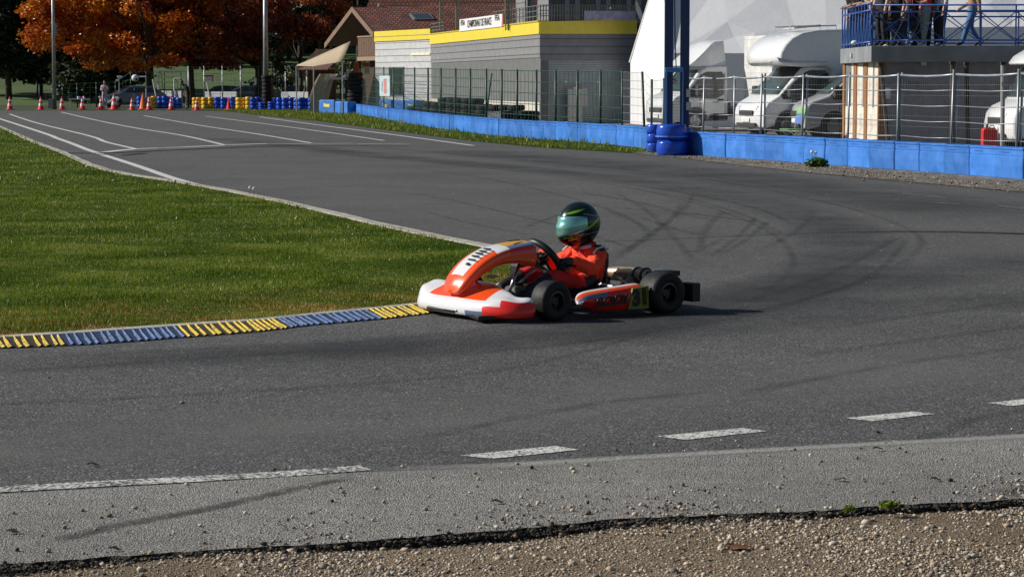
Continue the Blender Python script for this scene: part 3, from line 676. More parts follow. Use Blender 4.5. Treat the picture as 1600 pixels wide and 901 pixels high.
# front panel: a crowned tongue curving from the nose up to the wheel
ST = [(.885, .185, .05, .03), (.872, .232, .095, .075), (.835, .285, .125, .105), (.775, .345, .138, .115), (.70, .400, .145, .118), (.60, .445, .150, .120), (.50, .470, .150, .125), (.40, .482, .148, .145), (.30, .488, .142, .175), (.255, .488, .130, .19)]
rows = []
for i, (x, zt, hw, h) in enumerate(ST):
    zb = zt-h
    rows.append([(x, -hw*.96, zb), (x, -hw*1.03, zb+h*.55), (x-.004, -hw*.95, zt-.016), (x-.006, -hw*.6, zt-.004), (x, 0, zt+.006), (x-.006, hw*.6, zt-.004), (x-.004, hw*.95, zt-.016), (x, hw*1.03, zb+h*.55), (x, hw*.96, zb), (x-.02*(i < 4), hw*.5, zb+.02), (x-.02*(i < 4), -hw*.5, zb+.02)])
def fmf(i, j):
    if j in (8, 9, 10): return 2 if i > 5 else 1
    if j in (3, 4): return 0 if 2 <= i <= 5 else (3 if 6 <= i else 1)
    if j in (2, 5): return 1 if i <= 4 else (4 if i >= 6 else 0)
    if j in (0, 7): return 1
    return 1 if i < 6 else 2
mb = MB(); mb.grid(rows, 0, fmf, closed=True); k = 11
mb.f.append(tuple(range(k))); mb.m.append(1); mb.f.append(tuple(range(9*k, 10*k))); mb.m.append(2)
fp = mb.build('front_panel', [M_wh, M_or, M_red, M_yel, M_bg], kart, smooth=True, sub=2)
for i, (x, z) in enumerate(((.768, .352), (.735, .378), (.705, .400), (.675, .417), (.645, .430), (.612, .444))):
    MB().box((x, .04, z+.006), (.009 if i else .018, .085 if i else .03, .006), 0, rot=Matrix.Rotation(R(40-i*4), 3, 'Y')).build('panel_print', M_ink, fp)
MB().box((.40, .045, .497), (.11, .012, .006), 0, rot=R(12)).build('panel_print', M_ink, fp)
MB().bar((.70, 0, .08), (.66, 0, .30), .012).build('panel_bracket', M_steel, kart, smooth=True)
MB().sphere((.62, .11, .272), (.045, .03, .012)).build('panel_clip', M_steel, kart, smooth=True)
MB().bar((.31, 0, .36), (.44, 0, .08), .012).build('panel_stay', M_steel, kart, smooth=True)
# frame, floor, bumpers, pedals
mb = MB()
for s_ in (-1, 1):
    mb.tube([(.78, s_*.16, .05), (.55, s_*.20, .05), (.2, s_*.25, .05), (-.25, s_*.31, .05), (-.66, s_*.31, .05)], .015)
    mb.tube([(.48, s_*.20, .05), (.48, s_*.42, .08)], .016)
    mb.tube([(.40, s_*.42, .05), (.36, s_*.50, .07), (-.30, s_*.52, .07), (-.34, s_*.34, .05)], .012)
for x, w_ in ((.70, .18), (.12, .26), (-.25, .31), (-.62, .31)): mb.bar((x, -w_, .05), (x, w_, .05), .014)
mb.build('frame', M_frame, kart, smooth=True)
MB().box((.40, 0, .033), (.66, .40, .006)).build('floor_tray', mat('floor_alloy', (.10, .10, .11), .4, metal=.8), kart)
mb = MB(); mb.tube([(.14, 0, .33), (.30, 0, .22), (.46, 0, .08)], .011); mb.build('steering_column', M_steel, kart, smooth=True)
for s_ in (-1, 1):
    mb = MB(); mb.tube([(.60, s_*.13, .05), (.63, s_*.13, .12), (.60, s_*.13, .20), (.60, s_*.08, .20)], .008); mb.bar((.48, s_*.15, .06), (.62, s_*.13, .13), .005); mb.build('pedal', M_steel, kart, smooth=True)
mb = MB(); mb.box((.30, 0, .12), (.20, .17, .14)); ft = mb.build('fuel_tank', mat('tank_plastic', (.10, .13, .11), .3), kart, bevel=.03, seg=3); MB().lathe([(0, .02), (.03, .02), (.03, 0)], (.33, 0, .19)).build('tank_cap', M_blk, ft)
# wheels
def wheel(x, y, r, w_, steer=0, right=False):
    e = bpy.data.objects.new('wheel', None); col.objects.link(e); e.parent = kart; e.location = (x, y, r); e.rotation_euler = (0, 0, steer+(math.pi if right else 0)); e.empty_display_size = .05
    h = w_/2; ri = r*.46
    prof = [(ri, -h*.82), (ri+.012, -h*.98), (r*.82, -h*1.0), (r*.95, -h*.90), (r*.995, -h*.68), (r, 0), (r*.995, h*.68), (r*.95, h*.90), (r*.82, h*1.0), (ri+.012, h*.98), (ri, h*.82)]
    MB().lathe(prof, axis='Y', n=48).build('tyre', M_tyre, e, smooth=True)
    rp = [(ri, -h*.82), (ri-.004, -h*.5), (ri*.9, 0), (ri*.88, h*.6), (ri+.006, h*.86), (ri+.01, h*.90), (ri-.004, h*.92), (ri*.86, h*.74), (ri*.80, h*.30), (.028, h*.22), (.026, h*.55), (0, h*.56)]
    m_ = MB().lathe(rp, axis='Y', n=36)
    for k in range(3):
        a = 2*math.pi*k/3+.3; m_.bar((math.cos(a)*ri*.45, h*.2, math.sin(a)*ri*.45), (math.cos(a)*ri*.45, h*.62, math.sin(a)*ri*.45), .008)
        m_.box((math.cos(a)*ri*.55, h*.34, math.sin(a)*ri*.55), (ri*.7, .008, .018), 0, rot=Matrix.Rotation(-a, 3, 'Y'))
    m_.build('rim', M_rim, e, auto=40)
wheel(.425, .50, .131, .135, R(8)); wheel(.425, -.50, .131, .135, R(8), True); wheel(-.475, .52, .140, .19); wheel(-.475, -.52, .140, .19, 0, True)
mb = MB(); mb.bar((-.475, -.5, .14), (-.475, .5, .14), .016); mb.lathe([(.02, 0), (.085, .0), (.085, .006), (.02, .006)], (-.475, .2, .14), 'Y', 24); mb.build('rear_axle', M_steel, kart, auto=40)
# side pods
for s_ in (1, -1):
    rows = []
    for x, zt, w_, yo in ((.215, .125, .04, .515), (.195, .158, .09, .525), (.13, .175, .13, .535), (.0, .186, .15, .548), (-.17, .198, .15, .55), (-.295, .212, .13, .55), (-.315, .20, .12, .545)):
        yi = yo-w_
        zb = .032 if x < .12 else (.05 if x < .17 else .085)
        rows.append([(x, s_*yi, zb+.02), (x, s_*yi, zt-.02), (x, s_*(yi+.03), zt+.002), (x, s_*(yo-.045), zt), (x, s_*(yo-.012), zt-.016), (x+.0, s_*(yo+.008), zt-.045), (x, s_*(yo+.012), (zt+zb)/2), (x, s_*(yo-.005), zb+.01), (x, s_*(yo-.03), zb)])
    def pmf(i, j):
        if j in (1, 2): return 0
        if j == 3: return 1
        if j == 4: return 2 if i < 3 else 3
        if i < 1: return 0
        return 3
    mb = MB().grid(rows, 0, pmf, closed=True); mb.f.append(tuple(range(9))); mb.m.append(0); mb.f.append(tuple(range(54, 63))); mb.m.append(3)
    pod = mb.build('side_pod', [M_wh, M_or, M_bg, M_red], kart, smooth=True, sub=2)
    if s_ == 1:
        Mx = lambda x, z, y=.5655: frame_M((x, y, z), (-1, 0, .07), (0, .0, 1))
        text_mesh('SODI', .088, Mx(-.015, .108, .5705), M_ink, pod, 'pod_lettering', .003, 1.3, .2, .0028)
        mb = MB(); mb.prism([(-.16, .045), (-.195, .185), (-.33, .197), (-.335, .045)], .553, .568); pl = mb.build('number_plate', M_green, kart, bevel=.003)
        text_mesh('31', .14, Mx(-.258, .118, .570), M_ink, pl, 'plate_number', .002, .95, 0, .009)
# seat
rows = []
for x, z, w_, dp in ((.08, .10, .12, .02), (.0, .075, .155, .05), (-.12, .06, .175, .085), (-.24, .07, .175, .12), (-.315, .13, .17, .14), (-.335, .19, .155, .12), (-.35, .25, .125, .07), (-.355, .275, .08, .03)):
    nx, nz = (-.3, .95) if x > -.2 else ((.0, 1) if x > -.3 else (.9, .2))
    r = []
    for k in range(9):
        t = (k-4)/4; lift = dp*abs(t)**2.2; r.append((x+nx*lift, w_*t, z+nz*lift))
    rows.append(r)
so_ = MB().grid(rows).build('seat', mat('seat_shell', (.018, .018, .02), .3, var=.2), kart, smooth=True, sub=1); m_ = so_.modifiers.new('t', 'SOLIDIFY'); m_.thickness = .012
for s_ in (-1, 1): MB().bar((-.33, s_*.17, .24), (-.47, s_*.30, .13), .011).build('seat_stay', mat('alloy_tan', (.5, .42, .3), .4, metal=.6), kart, smooth=True)
# exhaust across the back, engine on the far side
e0 = Vector((-.485, -.17, .238)); e1 = Vector((-.585, .36, .228)); ed_ = (e1-e0).normalized(); L_ = (e1-e0).length
pr = [(.0, 0, .022), (.07, 0, .030), (.15, 0, .044), (.28, 0, .049), (.38, 0, .049), (.44, 0, .042)]
mb = MB(); mb.tube([e0+ed_*t for t, _, _ in pr], [r for _, _, r in pr], 0, 20); ex = mb.build('exhaust', M_exh, kart, smooth=True)
mb = MB()
for t in (.35, .42): mb.lathe([(.04, -.008), (.057, -.008), (.057, .008), (.04, .008)], tuple(e0+ed_*t), 'Y', 20)
mb.bar(e0+ed_*.43, e0+ed_*.52, .034, 0, 16); mb.box(tuple(e1+Vector((-.05, .02, .025))), (.14, .12, .035)); mb.build('silencer', M_blk, ex, bevel=.004)
mb = MB(); mb.box((-.28, -.33, .17), (.20, .14, .20))
for k in range(6): mb.box((-.28, -.33, .285+k*.014), (.15-k*.01, .13, .006))
mb.bar((-.2, -.36, .2), (-.05, -.36, .22), .03); mb.build('engine', mat('engine_metal', (.12, .12, .13), .4, metal=.8), kart, bevel=.01)
mb = MB(); mb.box((.0, -.38, .26), (.20, .12, .09)); mb.build('airbox', M_blk, kart, bevel=.02, seg=3)
# rear bumper
mb = MB(); pts = [(-.60, .30), (-.70, .34), (-.735, .40), (-.74, .52), (-.725, .565)]
for z in (.095, .165): mb.tube([(-.60, -.3, z), (-.72, -.4, z), (-.74, -.52, z), (-.745, 0, z), (-.74, .52, z)], .018, 0, 10)
mb.box((-.74, .50, .13), (.07, .14, .125), 0); mb.box((-.74, -.50, .13), (.07, .14, .125), 0)
for y in (-.25, .25): mb.bar((-.62, y, .06), (-.745, y, .13), .014)
mb.box((-.745, 0, .13), (.05, .34, .11))
mb.build('rear_bumper', M_blk, kart, bevel=.018, seg=3, auto=40)
mb = MB(); mb.box((-.78, .505, .13), (.006, .06, .03)); mb.build('reflective_mark', mat('grey_mark', (.5, .5, .48), .5), kart)
# steering wheel
wc = Vector((.125, 0, .360)); wn = Vector((-.80, 0, .60)).normalized(); wu = Vector((0, 1, 0)); wv_ = wn.cross(wu)
wp = lambda a, r=.148: wc+wu*math.cos(a)*r+wv_*math.sin(a)*r
mb = MB(); mb.tube([wp(2*math.pi*k/32) for k in range(32)], .024, 0, 10, True)
for a in (R(90), R(210), R(330)): mb.bar(wc, wp(a), .010)
mb.bar(wc-wn*.03, wc+wn*.02, .035, 0, 16); mb.build('steering_wheel', M_blk, kart, smooth=True)

# ============================================================ driver
M_suit = mat('orange_race_suit', (.98, .062, .014), .75, var=.06, scale=14, bump=1.0, bscale=22); M_suitr = mat('red_suit_panel', (.62, .012, .012), .75, var=.1, scale=14, bump=.4, bscale=16); M_vest = mat('black_rib_protector', (.014, .014, .020), .55, var=.3)
pos = dict(pelvis=(-.22, 0, .15), spine=(-.265, 0, .25), chest=(-.265, 0, .345), neck=(-.225, 0, .425), jaw=(-.20, 0, .49), head=(-.19, 0, .56),
    shL=(-.24, .125, .375), elL=(-.125, .215, .285), wrL=(.035, .155, .365), shR=(-.24, -.125, .375), elR=(-.115, -.205, .30), wrR=(.035, -.15, .40),
    hiL=(-.15, .085, .15), knL=(.15, .155, .255), anL=(.45, .15, .11), toL=(.56, .145, .155), hiR=(-.15, -.085, .15), knR=(.15, -.155, .255), anR=(.45, -.15, .11), toR=(.56, -.145, .155))
rad = dict(pelvis=(.125, .105), spine=(.125, .105), chest=(.135, .115), neck=.05, jaw=.045, head=.075, sh=.070, el=.056, wr=.036, hi=.078, kn=.062, an=.042, to=.034)
rad = {k: rad.get(k, rad.get(k[:2])) for k in pos}
ed = [('pelvis', 'spine', 0), ('spine', 'chest', 0), ('chest', 'neck', 1), ('neck', 'jaw', 4), ('jaw', 'head', 4)]
for s_ in 'LR': ed += [('chest', 'sh'+s_, 0), ('sh'+s_, 'el'+s_, 0), ('el'+s_, 'wr'+s_, 0), ('pelvis', 'hi'+s_, 4), ('hi'+s_, 'kn'+s_, 1), ('kn'+s_, 'an'+s_, 4), ('an'+s_, 'to'+s_, 4)]
drv = skin_figure('person', pos, rad, ed, [M_suit, M_suitr, M_suitr, M_suitr, M_blk], sub=3)
from mathutils import noise as _ns
for v in drv.data.vertices:   # creased cloth
    c_ = v.co; k_ = _ns.noise(Vector((c_.x*22, c_.y*22, c_.z*34))); k2 = 1-abs(_ns.noise(Vector((c_.x*13+5, c_.y*15, c_.z*24+3))))*2
    v.co = c_+v.normal*(k_*.004+max(0, k2)*.0075-.003)
for p in drv.data.polygons:
    c = p.center
    if c.z > .15 and c.x < -.285: p.material_index = 4
    elif c.x > -.2 and c.z < .17: p.material_index = 4
    elif p.material_index == 0 and c.z < .19: p.material_index = 1
    elif c.z > .405 and abs(c.y) > .06 and c.x < -.22: p.material_index = 4
drv.location = K0; drv.rotation_euler = (0, 0, math.pi+KA); tag(drv, 'kart driver in orange race suit and dark green helmet steering the kart', 'person')
M_band0 = mat('white_piping', (.7, .7, .72), .7)
# collar, arm band
mb = MB(); mb.lathe([(.060, -.02), (.082, -.012), (.086, .018), (.070, .030)], (-.222, 0, .432), 'Z', 24); mb.build('neck_collar', M_suitr, drv, smooth=True, sub=1)
mb = MB()
for s_ in (-1, 1):
    mb.tube([(-.325, s_*.10, .30), (-.335, s_*.085, .37), (-.29, s_*.075, .425), (-.22, s_*.075, .43)], [.02, .024, .022, .012])
mb.grid([[(-.388+.10*(abs(y)/.15)**2-.0+.25*max(0, z-.33), y, z) for y in (-.15, -.075, 0, .075, .15)] for z in (.17, .24, .32, .39)]); mb.build('rib_protector', M_vest, drv, smooth=True)
for s_ in (-1, 1):
    MB().tube([(-.315, s_*.135, .415), (-.26, s_*.165, .438), (-.20, s_*.165, .425), (-.165, s_*.175, .395)], .007, 0, 6).build('shoulder_piping', M_band0, drv, smooth=True)
    MB().tube([(-.150, s_*.045, .425), (-.165, s_*.085, .432), (-.20, s_*.10, .438)], .012, 0, 6).build('collar_patch', M_band0, drv, smooth=True)
# gloves: palm, thumb and four fingers closed round the rim
for s_, a0 in ((1, R(18)), (-1, R(162))):
    wr = Vector(pos['wrL'] if s_ == 1 else pos['wrR']); hp = wp(a0, .148); tang = (-wu*math.sin(a0)+wv_*math.cos(a0))
    out = (hp-wc).normalized(); palm = hp+wn*.022+out*.012
    P_ = {'wrist': tuple(wr+(Vector(pos['elL'] if s_ == 1 else pos['elR'])-wr)*.45), 'cuff': tuple(wr), 'palm': tuple(palm)}; Rr = {'wrist': .052, 'cuff': .042, 'palm': (.034, .024)}; E_ = [('wrist', 'cuff', 0), ('cuff', 'palm', 0)]
    for i, (o_, ln) in enumerate(((-.032, .9), (-.011, 1.0), (.011, .97), (.032, .82))):
        b = palm+tang*o_; k = [b+out*.016, b+out*.024-wn*.026*ln, b+out*.004-wn*.044*ln, b-out*.014-wn*.036*ln]
        for j, q in enumerate(k): P_[f'f{i}{j}'] = tuple(q); Rr[f'f{i}{j}'] = .0095-.0008*j
        E_ += [('palm', f'f{i}0', 0)]+[(f'f{i}{j}', f'f{i}{j+1}', 0) for j in range(3)]
    b = palm+tang*(.03)-out*.02
    for j, q in enumerate((b, b-out*.012-wn*.02+tang*.012, b-out*.004-wn*.04+tang*.014)): P_[f't{j}'] = tuple(q); Rr[f't{j}'] = .0105
    E_ += [('palm', 't0', 0), ('t0', 't1', 0), ('t1', 't2', 0)]
    g = skin_figure('glove', P_, Rr, E_, [M_blk], sub=1, root='cuff'); g.parent = drv
# helmet: shell from a shaped lathe in local coordinates, visor, stripes
hc = Vector((-.172, 0, .588)); HR = Matrix.Rotation(R(6), 4, 'Y')
def hsh(th, ph, g=1.0):
    """helmet surface: th azimuth (0 = forward), ph elevation"""
    x = math.cos(ph)*math.cos(th); y = math.cos(ph)*math.sin(th); z = math.sin(ph)
    rx = .156+.014*(x > 0)*x*(z < .1); ry = .130; rz = .150 if z > 0 else .165
    chin = 0
    if z < -.15 and x > 0: chin = .034*x*min(1, (-.15-z)*2.5)
    taper = 1 if z > -.2 else 1-.12*(-.2-z)
    return (x*rx*g*(1 if z > -.2 else 1-.14*(-.2-z)*(x < 0))+chin, y*ry*g*taper, z*rz*g)
HM = Matrix.Translation(hc) @ HR
def hpatch(t0, t1, p0, p1, nt, npp, g, f=None):
    rows = []
    for i in range(npp+1):
        u = i/npp; r = []
        for j in range(nt+1):
            v = j/nt; th = t0+(t1-t0)*v
            a = p0(th) if callable(p0) else p0; b = p1(th) if callable(p1) else p1
            r.append(HM @ Vector(hsh(th, a+(b-a)*u, g)))
        rows.append(r)
    return rows
M_helm = mat('helmet_black_green', (.006, .013, .010), .22, var=.5, scale=9, coat=.4); M_visor = mat('mirror_visor', (.26, .60, .55), .22, metal=.7, var=.1, coat=.3)
M_lime = mat('lime_stripe', (.14, .42, .02), .2, var=.1, coat=.7); M_gold = mat('gold_stripe', (.40, .24, .02), .25, coat=.5); M_silv = mat('silver_line', (.35, .38, .5), .25, coat=.5)
mb = MB(); mb.grid(hpatch(-math.pi, math.pi, R(-89), R(89.9), 48, 26, 1.0)); hm = mb.build('helmet', M_helm, drv, smooth=True)
mb = MB(); mb.grid(hpatch(R(-82), R(82), lambda t: R(-25+14*(t/1.43)**2), lambda t: R(27-6*(t/1.43)**2), 32, 8, 1.022)); vz = mb.build('visor', M_visor, hm, smooth=True); m_ = vz.modifiers.new('t', 'SOLIDIFY'); m_.thickness = .004
def stripe(nm, m, f, w_, t0, t1, g=1.008):
    for sg in (1, -1):
        mb = MB(); mb.grid(hpatch(sg*t0, sg*t1, lambda t: R(f(abs(t)))-R(w_(abs(t))), lambda t: R(f(abs(t)))+R(w_(abs(t))), 20, 2, g)); mb.build(nm, m, hm, smooth=True)
tp = lambda c: (lambda t: c)
stripe('green_stripe', M_lime, lambda t: 31+9*t, lambda t: 3.6*math.sin(min(1, max(0, (t-.25)/1.3))*math.pi)+.3, .25, 1.55)
stripe('green_flash', M_lime, lambda t: -16+ (t-1.1)*24, lambda t: 3.2*math.sin(min(1, max(0, (t-1.1)/1.3))*math.pi)+.2, 1.1, 2.4)
stripe('green_trim', M_lime, lambda t: -30+5*t, lambda t: 1.6, .3, .8)
stripe('gold_flash', M_gold, lambda t: -42+12*t, lambda t: 2.8, .55, 1.0)
stripe('silver_line', M_silv, lambda t: 26+8*math.sin(t*2), lambda t: .9, 1.3, 2.3)
stripe('lower_line', M_silv, lambda t: -28+4*t, lambda t: .5, 1.3, 2.4)
mb = MB(); mb.sphere((hc.x-.02, .0, hc.z+.0), (.01, .128, .012)); mb.build('visor_pivot', M_blk, hm, smooth=True)
# ============================================================ barriers, tyre stacks, cones, fences
def plastic(name, c, rough=.45, fade=.25):
    m, nt, b = newmat(name); L = nt.links.new
    b.inputs['Roughness'].default_value = rough
    tc = N(nt, 'ShaderNodeTexCoord'); oi = N(nt, 'ShaderNodeObjectInfo')
    va = N(nt, 'ShaderNodeVectorMath', operation='ADD'); L(tc.outputs['Object'], va.inputs[0]); L(oi.outputs['Location'], va.inputs[1])
    nz = N(nt, 'ShaderNodeTexNoise', Scale=2.2, Detail=6.0, Roughness=.65); L(va.outputs[0], nz.inputs['Vector'])
    pale = tuple(min(1, x*(1+fade*1.2)+fade*.12) for x in c)
    r = ramp(nt, [(.22, tuple(x*.6 for x in c)), (.38, c), (.75, pale)]); L(nz.outputs['Fac'], r.inputs[0])
    rv = N(nt, 'ShaderNodeMapRange'); rv.inputs[3].default_value = .82; rv.inputs[4].default_value = 1.15; L(oi.outputs['Random'], rv.inputs[0])
    vm = N(nt, 'ShaderNodeVectorMath', operation='SCALE'); L(r.outputs[0], vm.inputs[0]); L(rv.outputs[0], vm.inputs[3])
    L(vm.outputs[0], b.inputs['Base Color']); return m
M_bar = plastic('barrier_blue', (.022, .150, .50), .5, .35); M_wrapb = plastic('wrap_blue', (.012, .075, .50), .22, .08); M_wrapy = plastic('wrap_yellow', (.72, .42, .02), .25, .12)
M_groove = mat('barrier_shadow_blue', (.02, .08, .33), .6)
def block_mesh():
    mb = MB(); L_ = .90
    # cross-section: slightly tapered wall with a moulded line and lipped cap
    sec = [(-.13, 0), (-.14, .20), (-.135, .345), (-.123, .352), (-.123, .362), (-.13, .37), (-.13, .455), (-.145, .47), (-.145, .50), (.13, .50), (.13, 0)]
    rows = [[(x, y, z) for y, z in sec] for x in (-L_/2, -L_/2+.015, L_/2-.015, L_/2)]
    for r, k in ((rows[0], .012), (rows[3], .012)):
        for i, (x, y, z) in enumerate(r): r[i] = (x, y+(k if y < 0 else -k), z-(k if z > .45 else 0))
    mb.grid(rows, 0, closed=True); n = len(sec); mb.f.append(tuple(range(n))); mb.m.append(0); mb.f.append(tuple(range(3*n, 4*n))); mb.m.append(0)
    mb.box((L_/2-.06, -.02, .503), (.20, .22, .012), 0); mb.box((-.15, -.136, .418), (.30, .004, .010), 1)
    return mb
proto = block_mesh().build('barrier_block', [M_bar, M_groove], bevel=.012, seg=2)
tag(proto, 'blue plastic barrier block in the low wall along the far side of the track', 'track barrier', 'blue plastic blocks of the track wall')
bp = smooth_path([Vector((p.x, p.y, 0)) for p in bar], .1)
s_ = [0]
for i in range(len(bp)-1): s_.append(s_[-1]+(bp[i+1]-bp[i]).length)
def at_s(t): return Vector((np.interp(t, s_, [p.x for p in bp]), np.interp(t, s_, [p.y for p in bp]), 0))
t = .46; first = True; tower_s = None
while t < s_[-1]-.5:
    p = at_s(t); d = (at_s(t+.3)-at_s(t-.3)).normalized()
    o = proto if first else copy_tree(proto); first = False
    o.location = (p.x+.14*-d.y*-1*0+random.uniform(-.012, .012), p.y, .012); o.rotation_euler = (random.uniform(-.012, .012), random.uniform(-.006, .006), math.atan2(d.y, d.x)+random.uniform(-.02, .02))
    o.location += Vector((-d.y, d.x, 0))*.14
    t += .908
# blue boxes farther back with yellow stickers
def box_at(px0, px1, yb, h, label, sticker=False):
    a = G(px0, yb); b = G(px1, yb+ (px1-px0)*.03); d = (b-a); L_ = d.length
    o = thing('barrier_box', label, 'track barrier', (a+b)/2, math.atan2(d.y, d.x), 'boxy blue barriers on the far grass')
    MB().box((0, .25, h/2), (L_-.03, .5, h)).build('box_body', M_bar, o, bevel=.03)
    MB().box((0, .24, h+.012), (L_*.9, .42, .03)).build('box_lid', M_bar, o, bevel=.01)
    if sticker: MB().prism([(-L_*.18, h*.52), (L_*.2, h*.46), (L_*.22, h*.72), (0, h*.70), (-L_*.15, h*.8)], -.012, -.004).build('sticker', mat('yellow_print', (.75, .6, .1), .5), o)
    return o
box_at(498, 522, 176.5, .68, 'blue box barrier with a torn yellow sticker beside the tyre stacks', True)
box_at(523, 543, 177.6, .62, 'plain blue box barrier just left of the leaning tyre column')
box_at(578, 592, 177.5, .75, 'blue box behind the start of the low blue wall, left of the yellow stickers')
box_at(592, 611, 178.5, .72, 'blue box with yellow sticker under the white and red board', True)
box_at(612, 632, 179, .70, 'blue box barrier with no sticker between the two yellow-stickered boxes')
box_at(633, 650, 180, .72, 'blue box with yellow sticker at the corner of the pale wall', True)

# wrapped tyre stacks
def stack_mesh(r, h, n, m, nm='wrapped_tyre_stack'):
    prof = [(r*.55, 0)]; k = 5
    for i in range(n):
        for j in range(k+1):
            a = math.pi*j/k; prof.append((r*(.90+.10*math.sin(a)), h*(i+j/k)/n+.001*j))
    prof += [(r*.6, h+.002), (0.001, h+.002)]
    return MB().lathe(prof, n=20).build(nm, m, smooth=True)
rowsx = [(219, 'b'), (228, 'b'), (237, 'y'), (242, 'y'), (251, 'b'), (258.5, 'b'), (266, 'b'), (273, 'b'), (280, 'b'), (305.5, 'y'), (312, 'y'), (320, 'y'), (330, 'y'), (340, 'b'), (350, 'b'), (357.5, 'b'), (364, 'b'), (374, 'y'), (383, 'y'), (389, 'y'), (396, 'b'), (404, 'b'), (409, 'b'), (424, 'b'), (432, 'b'), (437, 'b'), (446, 'b'), (456, 'b'), (464, 'b'), (471, 'b'), (479, 'b'), (487, 'b'), (494.5, 'b')]
pb = stack_mesh(.23, .74, 3, M_wrapb); py_ = stack_mesh(.23, .74, 3, M_wrapy)
tag(pb, 'blue wrapped tyre stack in the far row behind the cones', 'tyre stack', 'blue wrapped tyre stacks in the far row'); tag(py_, 'yellow wrapped tyre stack in the far row behind the cones', 'tyre stack', 'yellow wrapped tyre stacks in the far row')
ub = uy = False
for i, (x, c) in enumerate(rowsx):
    if c == 'b': o = pb if not ub else copy_tree(pb); ub = True
    else: o = py_ if not uy else copy_tree(py_); uy = True
    yb = 169.7+max(0, x-330)*.018+(i % 3)*.15
    g_ = G(x, yb); o.location = (g_.x, g_.y, 0); o.rotation_euler = (0, 0, random.random()*6); sc = random.uniform(.92, 1.08)*(.62 if 405 < x < 428 else 1); o.scale = (random.uniform(.92, 1.08), random.uniform(.92, 1.08), sc)
# big blue bundles at the foot of the gantry
def bundle(px, yb, r, h, n, label):
    g_ = G(px, yb); o = stack_mesh(r, h, n, M_wrapb, 'wrapped_tyre_bundle'); o.location = (g_.x, g_.y+r*.6, .01); o.scale = (1.0, .9, 1); tag(o, label, 'tyre stack'); return o
b1 = bundle(1050, 244, .33, .66, 2, 'large glossy blue wrapped tyre bundle at the foot of the blue gantry'); MB().lathe([(.335, .40), (.345, .40), (.345, .42), (.335, .42)], n=20).build('strap', mat('strap_blue', (.15, .3, .8), .4), b1)
bundle(1024, 238.5, .20, .62, 3, 'narrow blue wrapped tyre bundle left of the large one by the gantry')
bundle(1068, 243, .20, .58, 2, 'blue wrapped tyre bundle half hidden at the right of the gantry foot')
# bare black tyres
M_oldt = mat('old_tyre', (.018, .018, .019), .75, var=.4, scale=6, spec=.3)
def tyre_mesh(r=.30, w_=.19):
    prof = [(r*.55, -w_/2), (r*.8, -w_/2), (r*.97, -w_*.38), (r, -w_*.2), (r, w_*.2), (r*.97, w_*.38), (r*.8, w_/2), (r*.55, w_/2), (r*.55, -w_/2)]
    return MB().lathe(prof, n=20)
tproto = tyre_mesh().build('tyre', M_oldt, auto=35); tm = tproto.data; bpy.data.objects.remove(tproto)
def tyre_column(px, yb, n, label, lean=0, w_=.19, r=.30, group=None, z0=.0, sc=1):
    g_ = G(px, yb); o = thing('tyre_column', label, 'tyre stack', g_, random.random(), group)
    for k in range(n):
        t_ = bpy.data.objects.new('tyre', tm); col.objects.link(t_); t_.parent = o; z = z0+w_*(k+.5)
        t_.location = (lean*k*.02*math.cos(-o.rotation_euler[2])+random.uniform(-.02, .02), random.uniform(-.02, .02), z); t_.scale = (sc*random.uniform(.93, 1.05),)*2+(w_/.19,); t_.rotation_euler = (random.uniform(-.05, .05), random.uniform(-.05, .05), 0)
    return o
tyre_column(417.5, 170.2, 9, 'tall column of bare black tyres round the foot of the lamp post', w_=.235, sc=1.12)
tyre_column(552, 177.5, 10, 'tall leaning column of bare black tyres in front of the chalet', lean=1.0, w_=.215, sc=1.25)
# low heaps of old tyres behind the green fence
hp = [(648, 186.5, 3), (660, 188, 3), (672, 189, 4), (684, 190, 4), (697, 191, 5), (709, 192, 5), (721, 193, 5), (733, 194.5, 5), (745, 196, 5), (757, 197, 4), (776, 198.5, 4), (792, 199, 4), (806, 199.5, 4), (819, 200, 3), (829, 200, 3)]
for i, (x, y, n) in enumerate(hp):
    tyre_column(x, y, n, 'low stack of old black tyres in the long heap below the concrete wall', w_=.20, sc=1.1, group='low stacks of old tyres behind the green fence')
b_ = thing('ramp_board', 'dark grey slanted board leaning in front of the old tyre heap', 'board', G(773, 200), R(-40))
MB().hexa([(-.5, -.3, 0), (.5, -.3, 0), (.5, .3, 0), (-.5, .3, 0)], [(-.45, .2, .55), (.5, .2, .62), (.5, .3, .62), (-.45, .3, .55)]).build('panel', mat('dark_board', (.07, .07, .085), .6), b_); MB().box((.52, .1, .3), (.04, .5, .6)).build('side_frame', M_oldt, b_)

# cones
M_cone = mat('cone_red', (.72, .025, .03), .5, var=.1); M_coneo = mat('cone_orange', (.72, .16, .02), .5); M_band = mat('cone_white_band', (.8, .8, .8), .5); M_foot = mat('cone_foot_red', (.5, .02, .02), .6)
def cone(loc, h, label, bands=True, body=M_cone, group='traffic cones across the end of the straight', name='traffic_cone'):
    o = thing(name, label, 'traffic cone', loc, random.random(), group)
    r0, r1 = .165*h/.75, .03
    MB().box((0, 0, .02), (.42*h/.75, .42*h/.75, .04)).build('foot', M_foot if body is M_cone else body, o, bevel=.01)
    rr = lambda z: r0+(r1-r0)*(z-.04)/(h-.04)
    MB().lathe([(r0+.02, .038), (r0, .05), (r1, h), (0, h)], n=18).build('cone_body', body, o, smooth=True)
    if bands:
        for a, b in ((.30, .50), (.66, .82)): MB().lathe([(rr(a*h)+.004, a*h), (rr(b*h)+.004, b*h)], n=18).build('band', M_band, o, smooth=True)
    return o
src = None
